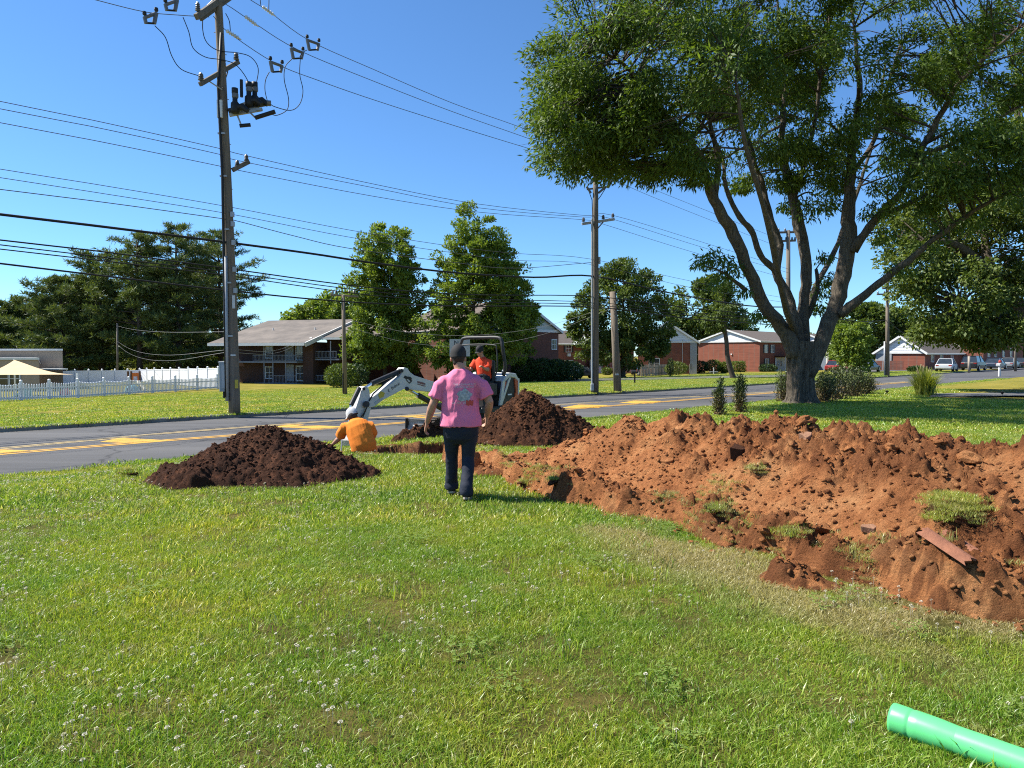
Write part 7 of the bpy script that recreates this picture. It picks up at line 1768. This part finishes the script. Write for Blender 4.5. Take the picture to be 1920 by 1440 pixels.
def cap(parent, c, R, mat, s=1.0, backwards=False, back_gap=None):
    """baseball cap: crown, brim, button, strap"""
    c = Vector(c); r, f, u = R.col[0].copy(), R.col[1].copy(), R.col[2].copy()
    if backwards: f = -f; r = -r
    V = []; Fc = []; nu, nv = 20, 8
    for i in range(nv + 1):
        th = (math.pi / 2 * .98) * i / nv
        for j in range(nu): ph = 2 * math.pi * j / nu; V.append(c + u * .025 * s + (r * math.cos(ph) * .086 + f * math.sin(ph) * .105) * math.sin(th) * s * 1.03 + u * math.cos(th) * .112 * s * (1 - .04 * math.sin(ph)))
    for j in range(nu): ph = 2 * math.pi * j / nu; V.append(c - u * .012 * s + (r * math.cos(ph) * .087 + f * math.sin(ph) * .106) * s * 1.03)
    for i in range(nv + 1):
        for j in range(nu): q = (j + 1) % nu; Fc.append((i * nu + j, (i + 1) * nu + j, (i + 1) * nu + q, i * nu + q))
    cp_ = MB().add(V, Fc).build('cap', mat, parent, smooth=True)
    b = MB(); V = []; m_ = 10
    for i in range(m_ + 1):
        ph = math.pi * (.12 + .76 * i / m_); V.append(c - u * .005 * s + (r * math.cos(ph) * .088 + f * math.sin(ph) * .104) * s * 1.03); V.append(c - u * .018 * s + (r * math.cos(ph) * .082 + f * (math.sin(ph) * .10 + .075 * math.sin(ph))) * s * 1.03 - u * .012 * s * abs(math.cos(ph)))
    b.add(V, [(2 * i, 2 * i + 1, 2 * i + 3, 2 * i + 2) for i in range(m_)]).build('brim', mat, cp_, smooth=True)
    MB().lathe(c + u * .136 * s, [(.010, 0), (.009, .005), (.002, .008)], 8, u).build('button', mat, cp_)
    if back_gap: ball(mbx := MB(), c + u * .004 * s - f * .092 * s, .036 * s, (1.0, .5, .72), R, 12); mbx.build('strap_opening', back_gap, cp_, smooth=True)
    return cp_
def shoe(parent, ankle, toe, name='shoe'):
    a, t = Vector(ankle), Vector(toe); d = (t - a); d.z = 0; d.normalize(); s = d.cross(UZ); mb = MB(); z = min(a.z, t.z)
    chain(mb, [(a - d * .075 + UZ * -.035, .030, .045), (a - d * .05 - UZ * .03, .042, .055), (a + d * .04 - UZ * .045, .045, .048), (t - d * .06 - UZ * .0, .048, .034), (t + d * .02, .040, .026), (t + d * .05, .022, .016)], 12, s)
    o = fuse(mb, name, MAT_SHOE, parent, .012, 3); sb = MB(); poly = []
    for i in range(12): w = 2 * math.pi * i / 12; poly.append(a.lerp(t, .5) + d * math.cos(w) * ((t - a).length * .5 + .09) + s * math.sin(w) * .048 + UZ * (-.055 - (a.z - t.z) * .5 * 0 - (a.lerp(t, .5).z - min(a.z, t.z) - .0) * .2 + (a.z - t.z) * -.5 * math.cos(w) * 1.0))
    sb.prism(poly, UZ * .025).build('sole', MAT_SOLE, o)

# ------------------------------------------------------------------ man in pink, walking away
B = gp(864, 934); PKz = B.z
man = thing('person', B, 'person in pink t-shirt, navy trousers and black cap walking away across the grass', 'person')
def pk(x, y, z): return B + Vector((x, y, z))
LHIP, LKN, LAN, LTO = pk(-.095, .0, .88), pk(-.118, .14, .49), pk(-.122, .22, .105), pk(-.15, .38, .045)
RHIP, RKN, RAN, RTO = pk(.105, .0, .88), pk(.085, .05, .475), pk(.075, -.13, .105), pk(.10, .03, .040)
LSH, LEL, LWR = pk(-.195, .0, 1.375), pk(-.315, -.02, 1.085), pk(-.395, .07, .865)
RSH, REL, RWR = pk(.205, .0, 1.375), pk(.335, -.02, 1.115), pk(.300, .13, .935)
HC = pk(-.028, .045, 1.625)
mb = MB(); R = head(mb, HC, (-.10, 1, -.10), (0, .1, 1), 1.02)
chain(mb, [(HC - UZ * .05 - Vector((0, .02, 0)), .062, .064), (pk(-.01, .015, 1.50), .062, .064), (pk(0, 0, 1.42), .085, .08)], 14)
chain(mb, [(pk(0, 0, 1.42), .15, .08), (pk(0, 0, 1.25), .17, .10), (pk(0, 0, 1.0), .165, .10), (pk(0, 0, .86), .165, .10)], 14)
for a, k_, an in ((LHIP, LKN, LAN), (RHIP, RKN, RAN)): chain(mb, [(a, .08, .085), (k_, .055, .058), (an, .035, .04)], 12)
for sh, el, wr, pdir_, pal in ((LSH, LEL, LWR, Vector((.25, .45, -.85)), Vector((.9, -.1, 0))), (RSH, REL, RWR, Vector((-.25, .55, -.55)), Vector((-.9, .1, -.2)))):
    mid = el.lerp(wr, .28); chain(mb, [(sh, .062, .062), (sh.lerp(el, .5), .056, .056), (el, .046, .047), (mid, .050, .046), (el.lerp(wr, .65), .040, .036), (wr, .030, .025)], 14)
    hand(mb, wr, (wr - el).normalized() * .75 + Vector((0, .0, -.35)), Vector((0, 1, .1)), pal, .42, 1.05)
fuse(mb, 'body', MAT_SKIN, man, .0085, 3)
mb = MB(); ball(mb, HC + Vector((0, -.012, .012)), .098, (.83, .97, 1.0), R); ball(mb, HC + Vector((.002, -.048, -.058)), .060, (1.05, .6, .8), R); hr = fuse(mb, 'hair', MAT_HAIR, man, .010, 2)
cap(man, HC + UZ * .012, R, MAT_CAPB, 1.05)
sh_ = MB(); chain(sh_, [(pk(.002, -.005, .835), .240, .180), (pk(.002, -.005, .90), .234, .174), (pk(0, -.005, 1.02), .212, .150), (pk(0, -.005, 1.16), .208, .145), (pk(0, 0, 1.30), .212, .142), (pk(0, 0, 1.37), .200, .125), (pk(-.002, .005, 1.43), .150, .100), (pk(-.006, .01, 1.485), .080, .078)], 26)
chain(sh_, [(pk(-.09, 0, 1.375), .055, .085), (pk(-.165, 0, 1.355), .070, .088), (LSH.lerp(LEL, .28), .080, .084), (LSH.lerp(LEL, .55), .080, .082), (LSH.lerp(LEL, .76), .086, .084)], 18)
chain(sh_, [(pk(.09, 0, 1.375), .055, .085), (pk(.170, 0, 1.355), .070, .088), (RSH.lerp(REL, .28), .080, .084), (RSH.lerp(REL, .55), .080, .082), (RSH.lerp(REL, .78), .086, .084)], 18)
shirt = fuse(sh_, 'shirt', MAT_PINK, man, .011, 3, .022, 6.5, 3, (1, 1, .7))
mb = MB(); ph_ = MB()
chain(ph_, [(pk(0, 0, .98), .185, .125), (pk(0, -.01, .88), .200, .140), (pk(0, -.005, .80), .202, .14), (pk(0, 0, .70), .175, .12), (pk(0, 0.01, .64), .10, .07)], 20)
for a, k_, an in ((LHIP, LKN, LAN), (RHIP, RKN, RAN)):
    chain(ph_, [(a + UZ * .02, .112, .13), (a.lerp(k_, .45), .098, .108), (k_, .076, .086), (k_.lerp(an, .5), .072, .084), (an + UZ * .05, .074, .086), (an - UZ * .0, .084, .096), (an - UZ * .045, .080, .092)], 18)
trs = fuse(ph_, 'trousers', MAT_NAVY, man, .013, 3, .018, 6.5, 9, (.8, 1, 1))
mb = MB(); MB().box(pk(.002, -.16, .905), (.02, .02, .02))
shoe(man, LAN, LTO); shoe(man, RAN, RTO)
# print on the back of the shirt, laid onto the cloth
def bvh_of(o):
    m_ = o.data; off = root_loc(o); return BVHTree.FromPolygons([v.co + off for v in m_.vertices], [tuple(p.vertices) for p in m_.polygons])
bv = bvh_of(shirt)
def on_back(x, z):
    h = bv.ray_cast(pk(x, -1, z), Vector((0, 1, 0))); return (h[0] if h[0] else pk(x, -.15, z)) + Vector((0, -.004, 0))
def back_text(txt, x, z, h, mat):
    vs, fs = text_mesh(txt, 1.0); MB().add([on_back(x + v.x * h * 1.3, z + v.y * h * 1.3) for v in vs], fs).build('shirt_print', mat, shirt)
back_text('THE ADVANTAGE', .055, 1.318, .024, MAT_PRINTW); back_text('PLUMBING SERVICE', .055, 1.290, .018, MAT_PRINTW); back_text('215 - 858 - 2080', .002, 1.112, .020, MAT_PRINTW); back_text('www', .03, 1.088, .010, MAT_PRINTW)
V = [on_back(.055, 1.19)]; m_ = 28
for rr_ in (.33, .66, 1.0):
    for i in range(m_): w = 2 * math.pi * i / m_; q = rr_ * (.078 + .010 * math.sin(5 * w + .6) + .006 * math.sin(9 * w)); V.append(on_back(.055 + q * math.cos(w), 1.195 + q * .92 * math.sin(w)))
Fc = [(0, 1 + i, 1 + (i + 1) % m_) for i in range(m_)] + [(1 + r_ * m_ + i, 1 + (r_ + 1) * m_ + i, 1 + (r_ + 1) * m_ + (i + 1) % m_, 1 + r_ * m_ + (i + 1) % m_) for r_ in (0, 1) for i in range(m_)]
MB().add(V, Fc).build('shirt_print', MAT_PRINT, shirt)
V = []; 
for i in range(9):
    for j in range(4): V.append(on_back(.072 + .082 * i / 8, 1.085 + .055 * j / 3 + .008 * math.sin(i * 1.7)) + Vector((0, -.002, 0)))
MB().add(V, [(i * 4 + j, (i + 1) * 4 + j, (i + 1) * 4 + j + 1, i * 4 + j + 1) for i in range(8) for j in range(3)]).build('shirt_print', MAT_PRINTR, shirt)

# ------------------------------------------------------------------ man in orange, standing in the pit and bending over
OD = 12.35; ok2 = OD / F_PX
def og(px, py, dd=0): return at(px, py, OD + dd)
ob = og(683, 846); ob = Vector((ob.x, ob.y, -.86))
man2 = thing('person', ob, 'person in orange t-shirt and white cap bending over, waist-deep in the pit', 'person')
HIPc, CH, NK = og(682, 842), og(672, 806, .10), og(667, 789, .22)
HC2 = og(661, 779, .22); mb = MB(); R2 = head(mb, HC2, (-.80, .35, -.45), (-.35, .25, .9), 1.0)
chain(mb, [(HC2 - Vector((0, .05, .03)), .06, .062), (NK, .068, .068), (NK.lerp(CH, .3), .1, .09)], 14); chain(mb, [(NK.lerp(CH, .2), .14, .08), (CH, .165, .1), (HIPc, .16, .11)], 14)
S1, E1_, W1 = og(646, 801, .10), og(636, 822, .22), og(624, 833, .25); S2, E2_, W2 = og(694, 798, .12), og(701, 818, .30), og(692, 832, .55)
for sh, el, wr in ((S1, E1_, W1), (S2, E2_, W2)):
    chain(mb, [(sh, .06, .06), (sh.lerp(el, .5), .054, .054), (el, .045, .045), (el.lerp(wr, .3), .047, .044), (wr, .029, .025)], 14)
    hand(mb, wr, (wr - el), Vector((.4, .8, 0)), Vector((.2, -.2, -.9)), .5, 1.0)
for s in (-1, 1): chain(mb, [(HIPc + Vector((s * .10, 0, -.02)), .09, .09), (HIPc + Vector((s * .11, .05, -.42)), .06, .06), (HIPc + Vector((s * .11, -.02, -.80)), .04, .045)], 12)
fuse(mb, 'body', MAT_SKIN, man2, .011, 2)
mb = MB(); ball(mb, HC2 + Vector((.0, -.02, .0)), .098, (.83, .97, 1.0), R2); ball(mb, HC2 - R2.col[1] * .045 - R2.col[2] * .05, .06, (1.05, .6, .8), R2); fuse(mb, 'hair', MAT_HAIR, man2, .011, 2)
cap(man2, HC2 + R2.col[2] * .012, R2, MAT_CAPW, 1.05, False, MAT_HAIR)
mb = MB(); chain(mb, [(og(683, 845), .225, .165), (og(682, 834), .222, .165), (og(677, 820, .03), .215, .16), (og(671, 804, .10), .225, .16), (og(668, 796, .14), .205, .14), (og(667, 790, .20), .12, .10), (og(666, 787, .24), .08, .08)], 24)
chain(mb, [(CH + Vector((-.10, 0, .06)), .08, .09), (S1, .09, .09), (S1.lerp(E1_, .6), .088, .085), (S1.lerp(E1_, .82), .09, .086)], 16); chain(mb, [(CH + Vector((.10, 0, .06)), .08, .09), (S2, .09, .09), (S2.lerp(E2_, .6), .086, .085), (S2.lerp(E2_, .8), .088, .086)], 16)
fuse(mb, 'shirt', MAT_ORANGE, man2, .013, 3, .022, 5.0, 5, (1, 1, .8))
mb = MB(); chain(mb, [(HIPc + UZ * .04, .19, .14), (HIPc - UZ * .08, .2, .145), (HIPc - UZ * .15, .19, .14)], 18)
for s in (-1, 1): chain(mb, [(HIPc + Vector((s * .10, 0, -.06)), .115, .125), (HIPc + Vector((s * .11, .05, -.42)), .085, .09), (HIPc + Vector((s * .11, -.02, -.82)), .085, .095)], 16)
fuse(mb, 'trousers', MAT_NAVY, man2, .018, 3, .016, 6, 4)
for s in (-1, 1): a = HIPc + Vector((s * .11, -.02, -.80)); shoe(man2, a, a + Vector((0, .17, -.06)))

# ------------------------------------------------------------------ operator in the excavator seat
sc_ = xm(-.05, .16, 1.36); opn = thing('person', sc_, 'person in red shirt seated at the controls of the white excavator', 'person')
def ol(f, l, z): return xm(f - .05, l + .16, z + 1.36)
HC3 = ol(.10, 0, .76); mb = MB(); R3_ = head(mb, HC3, XF * 1 - UZ * .25, UZ + XF * .2, 1.0)
chain(mb, [(HC3 - UZ * .06 - XF * .02, .06, .062), (ol(.03, 0, .62), .066, .066), (ol(.0, 0, .54), .1, .09)], 14, XL); chain(mb, [(ol(0, 0, .54), .15, .085), (ol(-.04, 0, .3), .17, .11), (ol(-.05, 0, .08), .17, .13)], 14, XL)
for s in (-1, 1):
    sh, el, wr = ol(0, s * .21, .50), ol(.14, s * .28, .27), ol(.36, s * .30, .36); chain(mb, [(sh, .06, .06), (el, .046, .046), (el.lerp(wr, .3), .048, .045), (wr, .03, .026)], 12, XL); hand(mb, wr, wr - el, -XL * s, -UZ, .7)
    hp_, kn, an = ol(-.02, s * .11, .06), ol(.40, s * .14, .10), ol(.50, s * .14, -.36); chain(mb, [(hp_, .09, .09), (kn, .06, .06), (an, .04, .045)], 12, XL)
fuse(mb, 'body', MAT_SKIN, opn, .014, 2)
cap(opn, HC3 + UZ * .012, R3_, MAT_CAPB, 1.05); mb = MB(); ball(mb, HC3 - R3_.col[1] * .02, .098, (.83, .97, 1.0), R3_); fuse(mb, 'hair', MAT_HAIR, opn, .012, 2)
mb = MB(); chain(mb, [(ol(-.05, 0, .06), .21, .17), (ol(-.05, 0, .18), .205, .165), (ol(-.03, 0, .36), .215, .155), (ol(0, 0, .50), .205, .13), (ol(.02, 0, .57), .13, .10), (ol(.03, 0, .61), .08, .078)], 22, XL)
for s in (-1, 1): sh, el = ol(0, s * .21, .50), ol(.14, s * .28, .27); chain(mb, [(ol(0, s * .14, .5), .08, .09), (sh, .09, .092), (sh.lerp(el, .75), .088, .088)], 16, XL)
fuse(mb, 'shirt', MAT_RED, opn, .014, 3, .018, 5, 7)
mb = MB()
for s in (-1, 1): hp_, kn, an = ol(-.06, s * .11, .06), ol(.40, s * .14, .10), ol(.50, s * .14, -.34); chain(mb, [(hp_, .115, .11), (hp_.lerp(kn, .5), .10, .10), (kn, .082, .085), (kn.lerp(an, .5), .078, .08), (an, .08, .085)], 16, XL)
chain(mb, [(ol(-.12, 0, .04), .19, .12), (ol(0, 0, .06), .2, .12)], 16, XL); fuse(mb, 'trousers', MAT_NAVY, opn, .02, 3, .012, 6, 2)
for s in (-1, 1): a = ol(.50, s * .14, -.36); shoe(opn, a, a + XF * .16 - UZ * .05)
# ================================================================== small things, cars
# green drain pipe in the near right corner
MAT_PIPE = M('green_pvc', (.115, .56, .20), (.10, .50, .18), 3, .38, .02, spec=.5)
pa = atz(1702, 1356, .058); pb = atz(2010, 1466, .058); ax = (pb - pa).normalized(); t = thing('drain_pipe', pa, 'green plastic drain pipe lying in the near right corner of the lawn', 'pipe')
r = .0575; ln = (pb - pa).length + 1.2
def pipe_shell(prof, name, parent):
    n = 32; V = []; Fc = []; s = ax.cross(UZ).normalized(); u = s.cross(ax)
    for h, q in prof:
        for j in range(n): w = 2 * math.pi * j / n; V.append(pa + ax * h + (s * math.cos(w) + u * math.sin(w)) * q)
    k = len(prof)
    for i in range(k - 1):
        for j in range(n): z = (j + 1) % n; Fc.append((i * n + j, i * n + z, (i + 1) * n + z, (i + 1) * n + j))
    return MB().add(V, Fc).build(name, MAT_PIPE, parent, smooth=True)
pipe_shell([(-.06, r * .98), (-.062, r * 1.10), (-.05, r * 1.13), (.000, r * 1.13), (.010, r * 1.12), (.014, r * 1.085), (.019, r * 1.085), (.024, r * 1.12), (.05, r * 1.125), (.11, r * 1.115), (.135, r * 1.09), (.16, r * 1.06), (.19, r * 1.03)], 'socket', t)
pipe_shell([(.15, r), (.18, r * 1.03), (.6, r * 1.02), (ln, r * 1.02), (ln, r * .9), (.1, r * .9), (-.06, r * .92), (-.06, r * .98)], 'barrel', t)
# white levelling rod leaning in the pit by the man in orange
p0, p1 = at(637, 842, 13.0), at(641, 818, 13.1); t = thing('measuring_rod', p0 - UZ * .6, 'thin white measuring rod standing in the pit by the orange shirt', 'rod'); MB().tube([p0 - UZ * .6, p1], .014, 6).build('rod', MAT_TRIM, t); MB().box(p1 + UZ * .02, (.05, .03, .05)).build('rod_head', MAT_GALV, t)
# board sign beyond the digger
d = 33; p = on_ground(861, d); k = d / F_PX; t = thing('board_sign', p, 'white board sign with black lettering behind the man in pink', 'sign')
MB().box(at(862, 652, d), (38 * k, .04, 32 * k)).build('board', M('pale_grey_board', (.46, .47, .48), None, 3, .6), t); MB().box(at(853, 690, d + .05), (.09, .06, 2.0)).build('leg', MAT_WOODF, t); MB().box(at(872, 690, d + .05), (.09, .06, 2.0)).build('leg', MAT_WOODF, t)
c = at(855.5, 643, d - .03); vs, fs = text_mesh('N', 1.0); MB().add([c + Vector((v.x * 9 * k * 1.3, 0, v.y * 9 * k * 1.3)) for v in vs], fs).build('lettering', MAT_INK, t)
# mailboxes, posts, signs, garden lights
p = gp(1190, 718); k = p.y / F_PX; t = thing('mailbox', p, 'black rural mailbox on a post across the road', 'mailbox'); MB().box(p + UZ * .35, (.1, .1, .75)).build('post', MAT_SHUT, t)
pr = [(-.13, 0), (.13, 0), (.13, .12), (.09, .2), (0, .235), (-.09, .2), (-.13, .12)]; MB().prism([p + Vector((0, 0, .7)) + Vector((.35, .35, 0)).normalized() * 0 + Vector((.94, .34, 0)) * 0 + Vector((0.0, q, z)) for q, z in pr], Vector((.50, 0, 0))).build('box', MAT_SHUT, t); MB().box(p + Vector((.1, -.15, .92)), (.03, .02, .16)).build('flag', MAT_EXO, t)
p = gp(1874, 706.5); k = p.y / F_PX; t = thing('mailbox', p, 'mailbox on a white post near the right picture edge', 'mailbox'); MB().box(p + UZ * .45, (.16, .16, 1.0)).build('post', MAT_TRIM, t); MB().prism([p + Vector((q * 1.4, 0, 1.0 + z * 1.3)) for q, z in pr], Vector((0, .55, 0))).build('box', MAT_GALV, t); MB().lathe(p + UZ * 1.3, [(.1, 0), (.14, .15), (.05, .3)], 8).build('flower_pot', M('red_flowers', (.45, .06, .04), None, 20, .8), t)
p = gp(1272, 703); k = p.y / F_PX; t = thing('lamp_post', p, 'short garden lamp post in front of the round clipped bush', 'lamp'); MB().cyl(p, p + UZ * 17 * k, .045, n=8).build('post', MAT_WOODF, t); MB().lathe(p + UZ * 17 * k, [(.10, 0), (.16, .3), (.18, .34), (.03, .5)], 6).build('lantern', MAT_SHUT, t)
p = gp(1295, 702.5); k = p.y / F_PX; t = thing('wooden_sign', p, 'small brown wooden sign on two legs right of the round bush', 'sign'); MB().box(p + UZ * 15 * k, (5.5 * k, .08, 10 * k)).build('board', MAT_WOODF, t)
for s in (-1, 1): MB().box(p + Vector((s * 2 * k, 0, 5 * k)), (.08, .07, 11 * k)).build('leg', MAT_WOODF, t)
p = gp(1338, 701); k = p.y / F_PX; t = thing('low_sign', p, 'low white cross-shaped marker before the brick gable hedge', 'sign'); MB().box(p + UZ * 6 * k, (.12, .1, 12 * k)).build('post', MAT_TRIM, t); MB().box(p + UZ * 4 * k - Vector((0, .12, 0)), (15 * k, .1, 1.6 * k)).build('crossbar', MAT_TRIM, t)
for px, py, lab in ((1663, 741.5, 'left small black garden light on the near lawn'), (1879, 744, 'right small black garden light at the driveway edge')):
    p = gp(px, py); t = thing('garden_light', p, lab, 'garden light', 'garden lights by the driveway'); MB().cyl(p - UZ * .05, p + UZ * .12, .012, n=6).build('spike', MAT_SHUT, t); MB().lathe(p + UZ * .11, [(.03, 0), (.07, .06), (.075, .08), (.02, .10)], 8).build('head', MAT_SHUT, t)
# parked cars
MAT_TYRE = M('tyre', (.018, .018, .018), None, 6, .85); MAT_RIM = M('rim', (.4, .4, .41), None, 4, .35, metal=.6); MAT_LAMPR = M('red_lamp', (.4, .02, .015), None, 4, .3); MAT_LAMPW = M('clear_lamp', (.6, .6, .58), None, 4, .2)
def car(px, py, yaw, paint, label, kind='sedan', d=None):
    p = gp(px, py) if d is None else on_ground(px, d); p.z += .06; t = thing('parked_car', p, label, 'car', 'cars parked along the street'); X = Vector((math.cos(yaw), math.sin(yaw), 0)); Y = Vector((-X.y, X.x, 0)); q = lambda x, y, z: p + X * x + Y * y + UZ * z
    m_ = M('car_paint', paint, tuple(c * .9 for c in paint), 2, .4, coat=.2)
    H = 1.45 if kind == 'sedan' else 1.75; L = 2.3 if kind == 'sedan' else 2.35; W = .9; bz = .78 if kind == 'sedan' else .95
    secs = [(-L, .42, bz - .12, .78), (-L + .1, .28, bz + .02, .86), (-1.2, .24, bz + .06, W), (.9, .24, bz + .04, W), (1.6, .25, bz - .04, W - .02), (L - .12, .28, bz - .18, .82), (L, .36, bz - .28, .72)]
    V = []; Fc = []
    for x, z0_, z1_, w in secs:
        for y, z in ((-w * .96, z0_), (-w, (z0_ + z1_) / 2), (-w * .95, z1_), (-w * .5, z1_ + .035), (w * .5, z1_ + .035), (w * .95, z1_), (w, (z0_ + z1_) / 2), (w * .96, z0_)): V.append(q(x, y, z))
    for i in range(len(secs) - 1):
        for j in range(8): Fc.append((i * 8 + j, (i + 1) * 8 + j, (i + 1) * 8 + (j + 1) % 8, i * 8 + (j + 1) % 8))
    Fc += [tuple(range(7, -1, -1)), tuple((len(secs) - 1) * 8 + j for j in range(8))]; body = MB().add(V, Fc).build('body', m_, t, smooth=False)
    rb_, rf = (-1.75, -1.0) if kind == 'sedan' else (-2.2, -1.95)
    x0, x1, x2, x3 = rb_, rf, (.30 if kind == 'sedan' else .45), (1.15 if kind == 'sedan' else 1.3)
    def frus(g0, g1): return [q(x0 + g0, -W * .88 + g1, bz + .03), q(x3 - g0, -W * .88 + g1, bz + .03), q(x3 - g0, W * .88 - g1, bz + .03), q(x0 + g0, W * .88 - g1, bz + .03), q(x1 + g0, -W * .68 + g1, H - .05), q(x2 - g0, -W * .68 + g1, H - .05), q(x2 - g0, W * .68 - g1, H - .05), q(x1 + g0, W * .68 - g1, H - .05)]
    MB().add(frus(0, 0), [(0, 1, 5, 4), (1, 2, 6, 5), (2, 3, 7, 6), (3, 0, 4, 7), (4, 5, 6, 7), (3, 2, 1, 0)]).build('window_band', MAT_GLASS, t)
    MB().box(q((x1 + x2) / 2, 0, H - .03), (x2 - x1 + .1, W * 1.38, .07), (X, Y, UZ)).build('roof', m_, t, bevel=.02)
    for s in (-1, 1):
        for (a, b) in (((x0, W * .885, bz + .03), (x1, W * .685, H - .05)), ((x3, W * .885, bz + .03), (x2, W * .685, H - .05)), ((-.35, W * .885, bz + .03), (-.35, W * .69, H - .05))): MB().tube([q(a[0], s * a[1], a[2]), q(b[0], s * b[1], b[2])], .04, 5).build('pillar', m_, t)
        for x in (-1.42, 1.42):
            w = MB().cyl(q(x, s * .68, .33), q(x, s * .90, .33), .33, n=18).build('wheel', MAT_TYRE, t); MB().cyl(q(x, s * .89, .33), q(x, s * .915, .33), .20, n=12).build('rim', MAT_RIM, w)
        MB().box(q(-L + .06, s * .62, bz - .10), (.12, .30, .14), (X, Y, UZ)).build('tail_lamp', MAT_LAMPR, t); MB().box(q(L - .10, s * .58, bz - .28), (.14, .30, .12), (X, Y, UZ)).build('headlight', MAT_LAMPW, t)
    MB().box(q(-L + .0, 0, .45), (.10, 1.4, .16), (X, Y, UZ)).build('bumper', m_, t)
ua = math.atan2(U.y, U.x)
car(1775, 697, ua + .12, (.50, .52, .54), 'white sedan parked under the oak crown'); car(1826, 696.5, ua, (.012, .013, .015), 'dark sport utility car right of the white sedan', 'suv'); car(1866, 694.5, ua, (.02, .035, .065), 'dark blue car parked left of the white mailbox post'); car(1893, 692.8, ua, (.22, .23, .24), 'silver car parked beside the pale far pole'); car(1917, 691, ua, (.02, .02, .024), 'black car at the right picture edge')
car(1085, 709, ua + 1.2, (.012, .013, .016), 'dark car parked beside the hedge left of the grey pole'); car(1192, 704, ua + 1.4, (.05, .012, .012), 'dark red car parked behind the round tree trunk'); car(1566, 698, ua + .2, (.30, .02, .02), 'red car showing right of the big trunk'); car(1625, 698, ua, (.10, .11, .12), 'grey car behind the evergreen shrubs')
